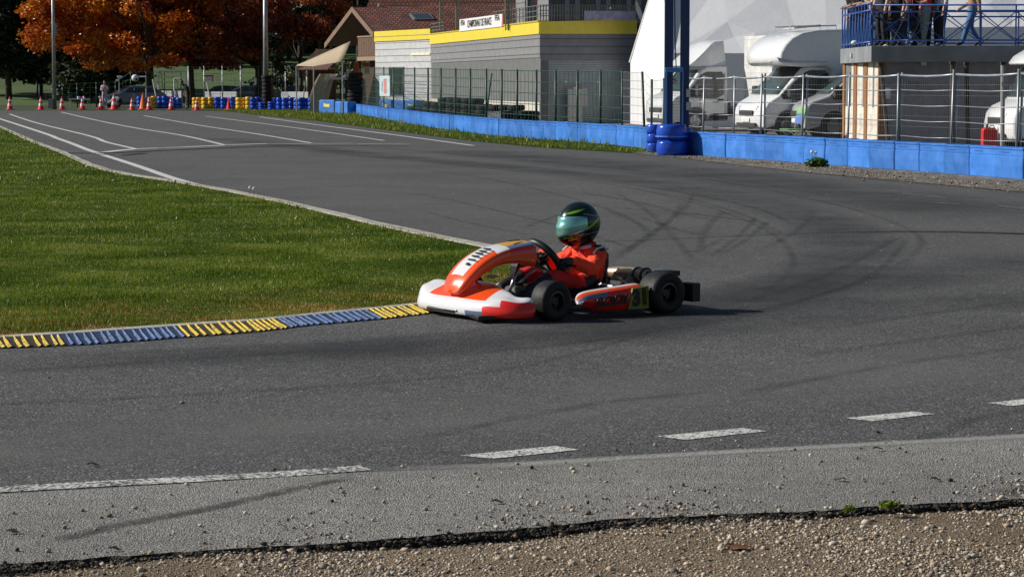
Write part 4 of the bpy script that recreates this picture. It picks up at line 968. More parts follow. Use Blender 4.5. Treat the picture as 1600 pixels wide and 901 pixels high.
for i, x in enumerate((15.5, 64, 97, 129, 158, 270 - .5 - 2, 233)):
    if src is None: src = cone(G(x, 171.6), .78, 'red and white striped traffic cone standing at the end of the straight'); o = src
    else: o = copy_tree(src); g_ = G(x, 171.6+(.3 if x > 200 else 0)); o.location = g_
o = copy_tree(src); o.location = G(307.5, 172.8); o.scale = (.95, .95, .9); o['label'] = 'red and white cone before the yellow wrapped tyre stacks'
del o['group']
o = cone(G(178.5, 171.4), 1.0, 'taller red and white cone beside the person in pale clothes', group=None)
for x in (206.5,): cone(G(x, 172), .74, 'plain red cone with one pale tip between the tall orange cone and the parked car', True, group=None)
cone(G(223.5, 171.2), 1.05, 'tall plain orange cone in front of the first blue tyre stacks', False, M_coneo, None)
cone(G(357.5, 171.8), .70, 'plain red cone without bands before the blue wrapped tyre stacks', False, M_cone, None)
cone(G(1433, 226), .62, 'small red and white cone behind the blue wall under a leaning pole', True, M_cone, None)

# ---- green mesh fence
M_gpost = mat('green_post', (.012, .05, .035), .5); M_gwire = mat('green_wire', (.015, .07, .045), .5); M_galv = mat('galvanised_steel', (.36, .38, .40), .45, metal=.6, var=.2, scale=3)
def wire(mb, a, b, r):  # square-section wire
    mb.bar(a, b, r, 0, 4, cap=False)
def fence_line(name, label, cat, posts, tops, vstep, hstep, pm, wm, pr=.03, wr=.004, hr=None, lean=None, group=None, zb=0.0):
    """posts: ground points; tops: heights"""
    o = thing(name, label, cat, posts[0], 0, group); o0 = Vector(posts[0])
    P_ = [Vector(p)-o0 for p in posts]
    for i, (p, h) in enumerate(zip(P_, tops)):
        q = p+Vector(((lean or {}).get(i, (0, 0))[0], (lean or {}).get(i, (0, 0))[1], h)); MB().bar(p, q, pr, 0, 8).build('post', pm, o, smooth=True)
    for i in range(len(P_)-1):
        a, b = P_[i], P_[i+1]; ha, hb = tops[i]-.04, tops[i+1]-.04; mb = MB(); n = max(1, int((b-a).length/vstep))
        for k in range(1, n):
            f = k/n; p = a.lerp(b, f); wire(mb, p+Vector((0, 0, zb)), p+Vector((0, 0, ha+(hb-ha)*f)), wr)
        m_ = max(1, int((min(ha, hb)-zb)/hstep))
        for k in range(m_+1):
            f = k/m_; wire(mb, a+Vector((0, 0, zb+(ha-zb)*f)), b+Vector((0, 0, zb+(hb-zb)*f)), hr or wr)
        mb.build('mesh_panel', wm, o, fix=False)
    return o
gx_ = [563, 600, 615, 631, 648, 669, 689, 712, 735, 760, 784, 808, 838, 868, 902, 938, 972]
def bary(px): return np.interp(px, [b[0] for b in BAR], [b[1] for b in BAR])
gp = [G(x, bary(x)-2.4) for x in gx_]
gtop = [P(x, 104+ (x-563)*.018 if x < 840 else 109.5, g_.y).z for x, g_ in zip(gx_, gp)]
fence_line('mesh_fence', 'dark green welded mesh fence behind the blue wall in front of the grey building', 'fence', gp, gtop, .35, .28, M_gpost, M_gwire, .035, .006, .011, {9: (.0, 0), 8: (0, 0)})
mb = MB(); a = P(758, 190, 70); b = P(765, 112, 70); o = thing('leaning_post', 'thin dark green post leaning against the mesh fence', 'post', G(758, 196)); MB().bar((0, 0, 0), (.25, 0, 1.95), .03).build('post_shaft', M_gpost, o)
# fence right of it, in front of the white tent
gx_ = [972, 1008, 1018, 1037]; gp = [G(x, bary(x)-2.2) for x in gx_]; gtop = [P(x, y, g_.y).z for x, y, g_ in zip(gx_, (110, 112, 124, 122), gp)]
fence_line('mesh_fence', 'fine grey-green mesh fence with a crooked post before the white tent wall', 'fence', gp, gtop, .14, .18, M_gpost, M_galv, .03, .003, .005, {1: (-.08, 0)})
# temporary fence, steel uprights doubled at each joint
hx = [1100, 1147, 1192, 1257, 1326, 1405, 1491, 1592, 1690, 1800]; 
hp_ = [G(x, bary(x)-6) for x in hx]
htop = [P(x, np.interp(x, (1080, 1190, 1400, 1600, 1800), (122, 120, 117.5, 115, 113)), g_.y).z for x, g_ in zip(hx, hp_)]
hf = thing('temporary_fence', 'galvanised temporary fence with fine mesh and sagging top rail behind the blue wall', 'fence', hp_[0])
o0 = hp_[0]; hp_ = [Vector((G(1076, 236).x, G(1076, 236).y, 0))]+hp_; htop = [htop[0]+.0]+htop
for i in range(len(hp_)):
    p = hp_[i]-o0; h = htop[i]
    if i:
        for dx in ((-.035, .035) if i in (3, 4, 6, 7, 8) else (0,)):
            MB().tube([p+Vector((dx+random.uniform(-.04, .0), 0, 0)), p+Vector((dx, 0, h+random.uniform(.02, .1)))], .021).build('upright', M_galv, hf, smooth=True)
    if i < len(hp_)-1:
        q = hp_[i+1]-o0; h2 = htop[i+1]
        sag = lambda f: -.03*math.sin(math.pi*f)
        MB().tube([p.lerp(q, f)+Vector((0, 0, h+(h2-h)*f+sag(f))) for f in (0, .25, .5, .75, 1)], .024, 0, 6).build('top_rail', M_galv, hf, smooth=True)
        mb = MB(); L_ = (q-p).length; n = int(L_/.075)
        for k in range(1, n): f = k/n; c = p.lerp(q, f); wire(mb, c+Vector((0, 0, .1)), c+Vector((0, 0, h+(h2-h)*f)), .0011)
        for k in range(1, 9):
            z = .19*k; wire(mb, p+Vector((0, 0, z)), q+Vector((0, 0, z)), .0014)
        mb.build('mesh_infill', M_galv, hf, fix=False)
        for z in (.30, .58, .87, 1.15, 1.43):
            c = p.lerp(q, .5)+Vector((0, 0, z-.02)); MB().tube([p+Vector((0, 0, z)), c, q+Vector((0, 0, z))], .0085, 0, 5).build('cable', M_galv, hf, smooth=True)
# second fence line with dark timber posts a little behind
wp_ = [(1376, 99, 1390), (1488, 96, 1488), (1510, 97, 1514), (1567, 97, 1567)]
M_tim = mat('weathered_timber', (.06, .05, .04), .85, var=.4, scale=10)
for i, (x, yt, xb) in enumerate(wp_):
    Y = 47 if i else 50; b = P(xb, 200, Y); o = thing('timber_post', ['weathered timber post left of the leaning pole', 'dark capped timber post behind the doubled steel upright', 'crooked grey post before the dark stairs', 'pale post just left of the ambulance'][i], 'post', (b.x, Y, 0)); tp_ = P(x, yt, Y)
    MB().bar((0, 0, 0), (tp_.x-b.x, 0, tp_.z), .045, 0, 8).build('post_shaft', M_tim if i != 3 else mat('pale_post', (.32, .32, .31), .6), o)
    MB().box((tp_.x-b.x, 0, tp_.z-.03), (.10, .10, .06)).build('post_cap', M_tim, o)
pl = G(1436, 226); o = thing('wooden_pole', 'pale wooden pole leaning down to the small cone', 'pole', (pl.x, pl.y+.2, 0)); a = P(1414, 140, pl.y+.2); MB().bar((0, 0, .5), (a.x-pl.x, 0, a.z), .035).build('pole_shaft', mat('bare_wood', (.42, .36, .27), .8), o)
o = tag(MB().box((0, 0, 0), (.15, .01, .09)).build('paper_tag', M_band), 'small white tag at the top of the leaning wooden pole', 'tag'); o.location = P(1417, 136.5, pl.y+.15)
# jerrycan and chair behind the wall
g_ = G(1545, 238); o = thing('jerrycan', 'bright red jerrycan behind the blue wall near the ambulance', 'jerrycan', g_, R(8)); MB().prism([(-.17, 0), (.17, 0), (.17, .50), (.10, .56), (-.12, .56), (-.17, .50)], -.09, .09).build('can_body', mat('jerrycan_red', (.75, .01, .012), .35, coat=.3), o, bevel=.02, seg=3)
MB().bar((-.05, 0, .55), (-.05, 0, .63), .03, 0, 12).build('spout', M_blk, o, smooth=True); MB().tube([(.0, 0, .55), (.03, 0, .60), (.10, 0, .60), (.13, 0, .54)], .012).build('handle', mat('jerrycan_handle', (.5, .01, .01), .4), o, smooth=True)
g_ = G(1236, 222); o = thing('folding_chair', 'folding camp chair in lime green and blue cloth by the motorhome', 'chair', g_, R(200)); M_limec = mat('lime_cloth', (.22, .55, .12), .8); M_bluec = mat('blue_cloth', (.08, .18, .5), .8)
MB().box((0, 0, .34), (.45, .48, .02), 0).build('seat', M_limec, o); MB().box((-.26, 0, .62), (.03, .48, .28), 0, rot=Matrix.Rotation(R(-12), 3, 'Y')).build('backrest', M_bluec, o); MB().box((-.30, 0, .82), (.03, .48, .14), 0, rot=Matrix.Rotation(R(-12), 3, 'Y')).build('headrest', M_limec, o)
for sy in (-1, 1):
    MB().bar((-.22, sy*.23, 0), (.22, sy*.23, .34), .012).build('leg', M_steel, o); MB().bar((.22, sy*.23, 0), (-.22, sy*.23, .36), .012).build('leg', M_steel, o); MB().bar((-.22, sy*.23, .34), (-.32, sy*.23, .90), .012).build('back_post', M_steel, o)
# weeds
def weed(loc, r, h, n, label, name='weed_clump', m=None, flowers=0):
    o = thing(name, label, 'plant', loc)
    C = [(random.gauss(0, r*.4), random.gauss(0, r*.3), h*random.uniform(.25, .6), r*.5, r*.4, h*.35) for _ in range(7)]
    V, F = leaves(C, n, r*.16, shell=.2); V[:, 2] = np.maximum(V[:, 2], .01); np_mesh('foliage', V, F, m or M_weed, o)
    for k in range(flowers):
        x, z = random.uniform(-r*.5, r*.5), h*random.uniform(.9, 1.5)
        MB().bar((x*.5, 0, 0), (x, 0, z), .004, 0, 5).build('stem', M_weed, o); MB().sphere((x, 0, z), .03, 0, 8, 5).build('flower', M_band, o)
M_weed = leaf_mat('weed_green', [(.3, (.05, .12, .02)), (.6, (.09, .2, .035)), (.85, (.2, .28, .08))], sc=5, trans=.3)
weed(G(1273, 262), .22, .22, 420, 'leafy green weed with a white flower at the foot of the blue wall', flowers=2)
weed(G(926, 216), .35, .30, 300, 'small bright green weed behind the blue wall by the grey shutter')
weed(G(1330, 803), .03, .045, 160, 'tiny grass tuft at the gravel edge, left of the other', 'grass_tuft', M_bl); weed(G(1392, 797), .045, .045, 220, 'slightly wider grass tuft at the gravel edge, right of the other', 'grass_tuft', M_bl)
# dandelion clocks and leaves
for k, (x, y, l) in enumerate(((272, 296, 'lone dandelion clock beside the infield edging, farthest left'), (390, 307, 'dandelion clock beside the infield edging, first of the close pair'), (396, 308.5, 'dandelion clock beside the infield edging, second of the close pair'), (135, 271, 'small dandelion clock far back along the infield edging'))):
    o = thing('dandelion', l, 'flower', G(x, y)); MB().bar((0, 0, 0), (.01, 0, .11), .003, 0, 5).build('stem', M_weed, o); MB().sphere((.01, 0, .12), .026, 0, 8, 6).build('seed_head', mat('seed_head', (.6, .6, .55), .9), o)
M_leafb = mat('fallen_leaf_brown', (.20, .075, .03), .8, var=.4); M_leafd = mat('fallen_leaf_dark', (.03, .022, .015), .85, var=.4)
def fallen(px, py, L_, m, z, label, rz):
    p = G(px, py, z); rows = []
    for i in range(7):
        t = i/6; w_ = L_*.28*math.sin(math.pi*min(1, t*1.02))*(1+.35*(i % 2)); cz = .004*math.sin(t*5)+.004
        rows.append([(L_*(t-.5), -w_, cz+.003*(i % 2)), (L_*(t-.5), 0, cz), (L_*(t-.5), w_, cz+.005)])
    o = MB().grid(rows).build('fallen_leaf', m, smooth=True); o.location = p; o.rotation_euler = (0, 0, rz); tag(o, label, 'leaf')
fallen(1158, 857, .10, M_leafb, -.03, 'reddish brown dead leaf lying on the gravel', .3)
fallen(777, 785, .045, M_leafd, .006, 'dark curled leaf near the middle of the pale apron', .1); fallen(1313, 750, .045, M_leafd, .006, 'dark curled leaf on the apron toward the right edge', 2.9)
fallen(146, 727, .05, M_leafd, .004, 'dark thin twig-like leaf on the track above the solid white line', .1); fallen(180, 859, .04, M_leafd, .006, 'dark leaf fragment on the apron near the gravel at left', .05)
fallen(1372, 702, .045, M_leafd, .008, 'dark leaf lying by the faded edge line at right', .2); fallen(20, 832, .05, M_leafd, .006, 'dark leaf on the apron close to the left border', -.2)
fallen(1462, 750, .04, M_leafd, .006, 'small dark leaf on the apron near the far right', .0)

# ---- blue gantry
M_gb = mat('gantry_blue', (.010, .034, .14), .4, var=.1, coat=.2); M_gl = mat('gantry_light_blue', (.10, .28, .62), .4)
Y0 = 51.6; A_ = P(1044, 225, Y0); ga = thing('gantry', 'tall dark blue two-legged gantry rising from the blue tyre bundles', 'gantry', (A_.x, Y0, 0))
B_ = P(1069, 225, Y0)
MB().box((0, .0, 3.5), (.19, .14, 7)).build('column', M_gb, ga, bevel=.01); MB().box((B_.x-A_.x, 0, 3.5), (.20, .14, 7)).build('column', M_gb, ga, bevel=.01)
cb = P(1053, 109.5, Y0-.12).z
MB().box(((B_.x-A_.x)/2-.06, -.13, cb), (.40, .08, .10)).build('crossbar', M_gl, ga, bevel=.006)
for dx, nm in ((-.055, 'rail'), (.31, 'rail')): MB().box((dx, -.13, cb/2), (.03, .05, cb)).build(nm, M_gl, ga)
mb = MB()
for k in range(8): wire(mb, (.10+k*.025, -.1, .3), (.10+k*.025, -.1, cb-.05), .002)
for k in range(22): wire(mb, (.08, -.1, .3+k*.065), (.30, -.1, .3+k*.065), .002)
mb.build('mesh_guard', M_gwire, ga, fix=False)
for z in (7.0,): MB().box(((B_.x-A_.x)/2, 0, z+.07), (.8, .16, .14)).build('top_beam', M_gb, ga)
MB().tube([(.14, .02, 7), (.12, .02, 4), (.14, .02, 2.6), (.17, .02, 1.9)], .012).build('cable', M_blk, ga, smooth=True)
for k, y in enumerate((145.5, 166)):
    p = P(1075.5, y, Y0-.1); o = thing('junction_box', ['cream junction box on the right gantry column, upper of two', 'cream junction box on the right gantry column, lower of two'][k], 'box', p); MB().box((0, 0, 0), (.10, .09, .18)).build('box_body', mat('cream_paint', (.68, .62, .46), .5), o, bevel=.008); MB().box((.052, 0, 0), (.008, .07, .15)).build('box_lid', M_blk, o)
p = P(1054, 128, Y0); o = thing('floodlight', 'small dark spotlight clipped behind the light blue crossbar', 'lamp', p); MB().bar((0, -.1, 0), (0, .03, .02), .045, 0, 14).build('lamp_housing', M_blk, o, smooth=True); MB().bar((0, -.104, 0), (0, -.1, 0), .038, 0, 14).build('lens', M_steel, o)
# ============================================================ buildings
M_clad = siding_mat('grey_cladding', (.27, .27, .28), .30, 2, .3, .10); M_cladl = siding_mat('pale_cladding', (.60, .60, .61), .33, 2, .3, .09)
M_yelf = mat('yellow_fascia', (.78, .62, .06), .5, var=.06); M_concw = siding_mat('stained_concrete', (.15, .158, .155), 1.3, 0, .85, .01, .9, .1); M_beige = mat('beige_render', (.55, .52, .45), .9, var=.12)
M_shut = siding_mat('roller_shutter', (.36, .40, .43), .085, 2, .5, .15, .4, 1.0); M_dglass = glass_mat('dark_window'); M_frm = mat('grey_frame', (.16, .17, .18), .5)
M_brown = siding_mat('brown_boards', (.075, .038, .020), .16, 0, .35, .12, .8); M_tile = None
def tile_mat():
    m, nt, b = newmat('roof_tiles'); L = nt.links.new; b.inputs['Roughness'].default_value = .8
    uv = N(nt, 'ShaderNodeUVMap'); br = N(nt, 'ShaderNodeTexBrick'); br.inputs['Scale'].default_value = 1.0; br.inputs['Brick Width'].default_value = .24; br.inputs['Row Height'].default_value = .33; br.inputs['Mortar Size'].default_value = .03; br.inputs['Mortar Smooth'].default_value = .3
    br.inputs['Color1'].default_value = (.27, .085, .055, 1); br.inputs['Color2'].default_value = (.16, .055, .038, 1); br.inputs['Mortar'].default_value = (.015, .008, .007, 1); L(uv.outputs[0], br.inputs['Vector'])
    nz = N(nt, 'ShaderNodeTexNoise', Scale=1.3, Detail=6.0); L(uv.outputs[0], nz.inputs['Vector']); r = ramp(nt, [(.3, (.45,)*3), (.7, (1.25,)*3)]); L(nz.outputs['Fac'], r.inputs[0])
    L(mix(nt, 1.0, br.outputs['Color'], r.outputs[0], 'MULTIPLY'), b.inputs['Base Color'])
    bp = N(nt, 'ShaderNodeBump', Strength=.8, Distance=.04); L(br.outputs['Fac'], bp.inputs['Height']); bp.invert = True; L(bp.outputs[0], b.inputs['Normal']); return m
M_tile = tile_mat()
def quad_slab(name, A, B, C, D, th, m, parent, m2=None, uv=True):
    """tile plane A,B (eave) C,D (ridge) with thickness, uv in metres"""
    A, B, C, D = map(Vector, (A, B, C, D)); n = (B-A).cross(D-A).normalized()
    if n.z < 0: n = -n
    vs = [A, B, C, D]+[p-n*th for p in (A, B, C, D)]
    me = bpy.data.meshes.new(name); me.from_pydata([tuple(v) for v in vs], [], [(0, 1, 2, 3), (7, 6, 5, 4), (0, 4, 5, 1), (1, 5, 6, 2), (2, 6, 7, 3), (3, 7, 4, 0)])
    me.materials.append(m); me.materials.append(m2 or m)
    for i, p in enumerate(me.polygons): p.material_index = 0 if i == 0 else 1
    ul = me.uv_layers.new(name='UVMap'); x = (B-A).normalized(); y = n.cross(x)
    for lp in me.loops:
        p = vs[lp.vertex_index]-A; ul.data[lp.index].uv = (p.dot(x), p.dot(y))
    bm = bmesh.new(); bm.from_mesh(me); bmesh.ops.recalc_face_normals(bm, faces=bm.faces); bm.to_mesh(me); bm.free()
    o = bpy.data.objects.new(name, me); col.objects.link(o); o.parent = parent; return o
def wallpanel(o, a, b, z0, z1, m, name, th=.12, z1b=None, off=0.0):
    """slab standing between plan points a and b (parent-local); outer face towards the camera side"""
    a = Vector((a[0], a[1], 0)); b = Vector((b[0], b[1], 0)); d = (b-a); L_ = d.length; d.normalize(); nrm = Vector((d.y, -d.x, 0))
    w_ = MB(); zb = z1b if z1b is not None else z1
    w_.add([(0, -off, z0), (L_, -off, z0), (L_, -off, zb), (0, -off, z1), (0, -off+th, z0), (L_, -off+th, z0), (L_, -off+th, zb), (0, -off+th, z1)], [(0, 1, 2, 3), (7, 6, 5, 4), (0, 4, 5, 1), (1, 5, 6, 2), (2, 6, 7, 3), (3, 7, 4, 0)])
    q = w_.build(name, m, o); q.location = a; q.rotation_euler = (0, 0, math.atan2(d.y, d.x)); return q
# --- grey race building
C0 = Vector((1.12, 90.8, 0)); gb = thing('race_building', 'grey clad building with a yellow fascia, roller shutter and roof terrace', 'building', C0)
lw0 = Vector((-4.0, 114.6, 0))-C0; rw1 = Vector((4.86, 91.3, 0))-C0; ll0 = Vector((-7.15, 121, 0))-C0
wallpanel(gb, lw0, (0, 0), .86, 2.58, M_concw, 'concrete_wall', .3); wallpanel(gb, lw0, (0, 0), 2.58, 3.50, M_clad, 'upper_cladding', .3, off=.03); wallpanel(gb, lw0, (0, 0), 0, .86, M_beige, 'base_wall', .3, off=-.04)
wallpanel(gb, lw0+Vector((0, -.05, 0)), (0, -.02), 3.50, 3.97, M_yelf, 'fascia', .3, off=.07); wallpanel(gb, lw0, (0, 0), 3.97, 4.02, mat('yellow_coping', (.6, .46, .05), .5), 'coping', .4, off=.11)
wallpanel(gb, ll0, lw0, .9, 3.75, M_cladl, 'pale_cladding', .25); wallpanel(gb, ll0, lw0, 0, .9, M_beige, 'base_wall', .25, off=-.03)
wallpanel(gb, ll0, lw0, 3.75, 4.27, M_yelf, 'fascia', .3, off=.06); wallpanel(gb, ll0, lw0, 3.98, 4.0, M_frm, 'fascia_joint', .3, off=.075)
d_ = (lw0-ll0).normalized(); 
wd = wallpanel(gb, ll0+d_*1.9, ll0+d_*3.8, .95, 2.42, M_frm, 'window', .06, off=.05); q = MB().box((.95, -.075, 1.685), (1.75, .03, 1.33)).build('pane', M_dglass, wd)
wallpanel(gb, ll0+d_*4.7, lw0-d_*.05, 2.98, 3.08, mat('cream_strip', (.8, .75, .55), .5), 'strip_light', .05, off=.05)
# front (shaded) face with shutter
dk = mat('dark_grey_cladding', (.12, .125, .14), .5, var=.1); M_cladsh = siding_mat('shaded_cladding', (.20, .20, .225), .30, 2, .35, .08)  # front cladding copies the grey one, its shade put into the colour
fd = rw1.normalized(); fl = rw1.length
wallpanel(gb, (0, 0), rw1, 2.46, 3.52, M_cladsh, 'front_cladding', .3); wallpanel(gb, (0, 0), fd*.32, 0, 2.46, dk, 'corner_pier', .3); wallpanel(gb, fd*(fl-.12), rw1, 0, 2.46, dk, 'corner_pier', .3)
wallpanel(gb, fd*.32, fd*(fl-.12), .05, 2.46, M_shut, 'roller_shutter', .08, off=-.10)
wallpanel(gb, (-.02, 0), rw1+fd*.05, 3.50, 3.97, M_yelf, 'fascia', .3, z1b=4.07, off=.07); wallpanel(gb, fd*1.05, fd*1.62, .0, 1.35, mat('grey_notice', (.42, .42, .40), .7), 'notice_panel', .03, off=.3)
wallpanel(gb, fd*1.62, fd*1.82, .62, 1.38, mat('grey_notice_b', (.36, .36, .35), .7), 'notice_panel', .03, off=.3)
MB().box((1.35, -.34, 1.39), (.12, .02, .05)).build('notice_label', M_band, gb)
for x, z in ((1.0, 1.62), (2.3, 1.62)): MB().box(tuple(fd*x+Vector((0, .05, z))), (.10, .02, .07)).build('small_sign', M_band, gb)
MB().add([tuple(lw0+Vector((0, 0, 3.9))), (0, 0, 3.9), tuple(rw1+Vector((0, 0, 3.9))), tuple(rw1+Vector((1, 26, 3.9))), tuple(lw0+Vector((0, 6, 3.9))), tuple(ll0+Vector((0, 0, 3.9)))], [(0, 1, 2, 3, 4, 5)]).build('roof_deck', M_frm, gb)
# terrace railing along both edges
M_rail = mat('grey_railing', (.20, .21, .21), .45, metal=.4)
def railing(parent, a, b, z0, h, n, m, nm='railing', mid=2, r=.018, pr=.022):
    mb = MB(); a = Vector(a); b = Vector(b)
    for k in range(n+1): p = a.lerp(b, k/n); mb.bar(p+Vector((0, 0, z0)), p+Vector((0, 0, z0+h)), pr, 0, 6)
    for k in range(mid+1): z = z0+h*(1-.42*k/max(1, mid)*1.6) if mid else z0+h; mb.bar(a+Vector((0, 0, z)), b+Vector((0, 0, z)), r, 0, 6)
    return mb.build(nm, m, parent, fix=False)
railing(gb, lw0*.37, (0, .1, 0), 4.0, .62, 14, M_rail); railing(gb, (0, .1, 0), rw1, 4.0, .62, 34, M_rail); railing(gb, lw0*1.0, lw0*.86, 4.0, .5, 4, M_rail)
# upper storey
ub0 = P(806, 30, 104)-C0; ub1 = P(832, 30, 100.5)-C0; ub2 = P(845, 30, 99)-C0; ub3 = P(857, 30, 97.5)-C0; z_t = 6.4
wallpanel(gb, ub0, ub0.lerp(ub1, .55), 4.0, z_t, M_clad, 'upper_wall', .3); wallpanel(gb, ub0.lerp(ub1, .55), ub2, 4.0, z_t, M_dglass, 'upper_window', .1, off=-.1)
wallpanel(gb, ub0.lerp(ub1, .62), ub0.lerp(ub1, .70), 4.0, z_t, M_frm, 'window_mullion', .1); wallpanel(gb, ub2-Vector((.35, -.4, 0))*.4, ub3, 4.0, z_t, M_clad, 'upper_wall', .3)
ub4 = P(1010, 30, 98)-C0
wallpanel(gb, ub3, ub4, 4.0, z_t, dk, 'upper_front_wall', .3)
for k in range(9):
    p = ub3.lerp(ub4, .06+k*.105); wallpanel(gb, p, p+Vector((.20, 0.0, 0)), 4.1, z_t, M_clad if k % 3 else M_dglass, 'upper_window' if k % 3 == 0 else 'wall_strip', .06, off=.1)
for z in (4.45, 4.75): MB().box(tuple(ub3.lerp(ub4, .22)+Vector((0, -.6, z))), (1.0, .12, .035), 0, rot=R(10)).build('stair_tread', M_rail, gb)
railing(gb, ub3.lerp(ub4, .42)+Vector((0, -1, 0)), ub4+Vector((0, -1, 0)), 4.7, .9, 26, M_rail, 'upper_railing')
for k in range(5): MB().bar(tuple(rw1+Vector((.05+k*.0, .4+k*.25, 4.85-k*.05))), tuple(rw1+Vector((.55, .4+k*.25, 3.7-k*.05))), .02).build('stair_rail', M_galv, gb)
# fabric-covered rail on the terrace
a = P(913, 17.5, 90.6); b = P(993, 17, 90.9); o = thing('rail_banner', 'faded lilac grey banner tied along the terrace rail above the shutter', 'banner', a)
MB().hexa([(0, 0, -.36), (b.x-a.x, 0, -.36), (b.x-a.x, .03, -.36), (0, .03, -.36)], [(0, 0, 0), (b.x-a.x, 0, .0), (b.x-a.x, .03, .0), (0, .03, 0)]).build('cloth', mat('lilac_cloth', (.36, .34, .46), .8, var=.3, scale=4), o)
o = tag(MB().box((0, 0, 0), (.05, .05, .07)).build('cup', M_band, bevel=.006), 'white cup standing on the terrace rail above the lilac banner', 'cup'); o.location = P(954, 13, 90.75)
# championship banner
wa = lambda px: (lambda t: C0+lw0*t)(min(1, max(0, (844.6-px)/(844.6-674.6))))
def on_wall(px, y):  # point on the lit wall's plane at this picture column
    t = 0; best = None
    for k in range(401):
        q = lw0*(k/400)+C0; x = 800+FPX*q.x/(q.y*math.cos(PT)+0*(HC))
        if best is None or abs(x-px) < best[0]: best = (abs(x-px), q)
    q = best[1]; return P(px, y, q.y)
a0 = on_wall(722, 49.5); a1 = on_wall(722, 31); b0 = on_wall(787, 42); b1 = on_wall(790, 22); b0 = Vector((b1.x, b1.y, b0.z))
off = Vector((-.12, -.03, 0)); o = thing('championship_banner', 'white banner reading CHAMPIONNAT DE FRANCE hung on the terrace edge', 'banner', a0+off)
MB().hexa([(0, 0, 0), tuple(b0-a0), tuple(b0-a0+Vector((.04, .01, 0))), (.04, .01, 0)], [tuple(a1-a0), tuple(b1-a0), tuple(b1-a0+Vector((.04, .01, 0))), tuple(a1-a0+Vector((.04, .01, 0)))]).build('cloth', mat('banner_white', (.72, .72, .73), .7, var=.04), o)
dx_ = (b0-a0); hh = (a1-a0).z; W_ = dx_.length
def ban(s, f, zf, size, sx_, m=M_ink, bold=.0): 
    c = dx_*f+Vector((0, 0, hh*zf+0.0))+Vector((-.012, -.004, 0)); c.z += (b1-b0).z*0
    text_mesh(s, size, frame_M(c, dx_, (0, 0, 1)), m, o, 'lettering', .002, sx_, 0, bold)
ban('CHAMPIONNAT DE FRANCE', .48, .50, .46, W_*.62/(.46*14.2), M_ink, .002); ban('FFSA', .085, .66, .34, W_*.13/(.34*2.6), M_ink, .004); ban('FFSA', .885, .70, .34, W_*.13/(.34*2.6), M_ink, .004)
e = dx_*.975; MB().hexa([tuple(e+Vector((-.008, 0, .0))), tuple(dx_+Vector((-.008, 0, 0))), tuple(dx_+Vector((-.004, 0, 0))), tuple(e+Vector((-.004, 0, 0)))], [tuple(dx_*.985+Vector((-.008, 0, hh))), tuple(dx_+Vector((-.008, 0, hh))), tuple(dx_+Vector((-.004, 0, hh))), tuple(dx_*.985+Vector((-.004, 0, hh)))]).build('pink_edge', mat('pink_print', (.75, .25, .3), .6), o)
# scaffold stands
def stand(px0, px1, px2, Y, label):
    o = thing('scaffold_frame', label, 'scaffold', P(px0, 48, Y)); zz = 1.66
    for px in (px0, px1):
        p = P(px, 48, Y)-o.location
        for dx in (0, .14): MB().bar(p+Vector((dx, 0, 0)), p+Vector((dx, 0, zz)), .028, 0, 6).build('leg', M_galv if dx else mat('pole_green', (.20, .30, .12), .5), o)
        mb = MB()
        for k in range(6): mb.bar(p+Vector((0, 0, k*.26)), p+Vector((.14, 0, (k+1)*.26)), .012, 0, 5)
        mb.build('lattice', M_galv, o, fix=False)
    a = P(px0, 48, Y)-o.location; b = P(px2, 48, Y)-o.location; MB().box(((a.x+b.x)/2, -.1, 1.56), (b.x-a.x+.3, .3, .16)).build('deck_board', mat('pale_board', (.62, .61, .58), .7), o)
stand(688, 713, 714, 112, 'metal scaffold stand with pale board left of the championship banner'); stand(790, 794, 795, 96, 'metal scaffold legs right of the championship banner')
for k, (x0, x1) in enumerate(((558, 1),)): pass
# board on the fence
a = P(601.5, 134.5, 98); o = thing('notice_board', 'pale blue board with a red printed block hung on the green fence', 'sign', a, R(-50)); MB().box((0, 0, 0), (.72, .04, .86)).build('board', mat('board_pale_blue', (.55, .72, .76), .6), o, bevel=.004)
MB().box((.03, -.024, 0), (.20, .006, .62)).build('red_print', mat('red_print', (.75, .25, .25), .7), o); MB().box((-.17, -.024, -.02), (.02, .006, .45)).build('text_line', M_ink, o)

# --- chalet
CA = Vector((-7.3, 124, 0)); ch = thing('chalet', 'brown timber chalet with tiled gable roof, balcony and skylight', 'building', CA)
E1 = Vector((-7.32, 124, P(590, 52, 124).z)); AP = P(553, 12, 128); E2 = P(510, 69, 132); rd = Vector((1, .10, .03)); LN = 13
R1 = AP+rd*LN; E3 = E1+Vector((1, .10, 0.0))*LN
loc = lambda v: tuple(Vector(v)-CA)
M_fas = mat('barge_board', (.22, .13, .09), .7, var=.2)
rf = quad_slab('roof', loc(E1), loc(E3), loc(R1), loc(AP), .16, M_tile, ch, M_fas); quad_slab('roof_rear', loc(E2+rd*LN), loc(E2), loc(AP), loc(R1), .16, M_tile, ch, M_fas)
for A, B in ((E1, AP), (AP, E2)):
    A = Vector(A)-CA; B = Vector(B)-CA; dd = Vector((-.06, -.02, 0)); MB().hexa([A+dd+Vector((0, 0, -.26)), B+dd+Vector((0, 0, -.26)), B+dd*2+Vector((0, 0, -.26)), A+dd*2+Vector((0, 0, -.26))], [A+dd+Vector((0, 0, .04)), B+dd+Vector((0, 0, .04)), B+dd*2+Vector((0, 0, .04)), A+dd*2+Vector((0, 0, .04))]).build('barge_board', M_fas, ch)
gin = Vector((2.2, .5, 0)); a = Vector(E1)-CA+gin; b = Vector(E2)-CA+gin; c = Vector(AP)-CA+gin
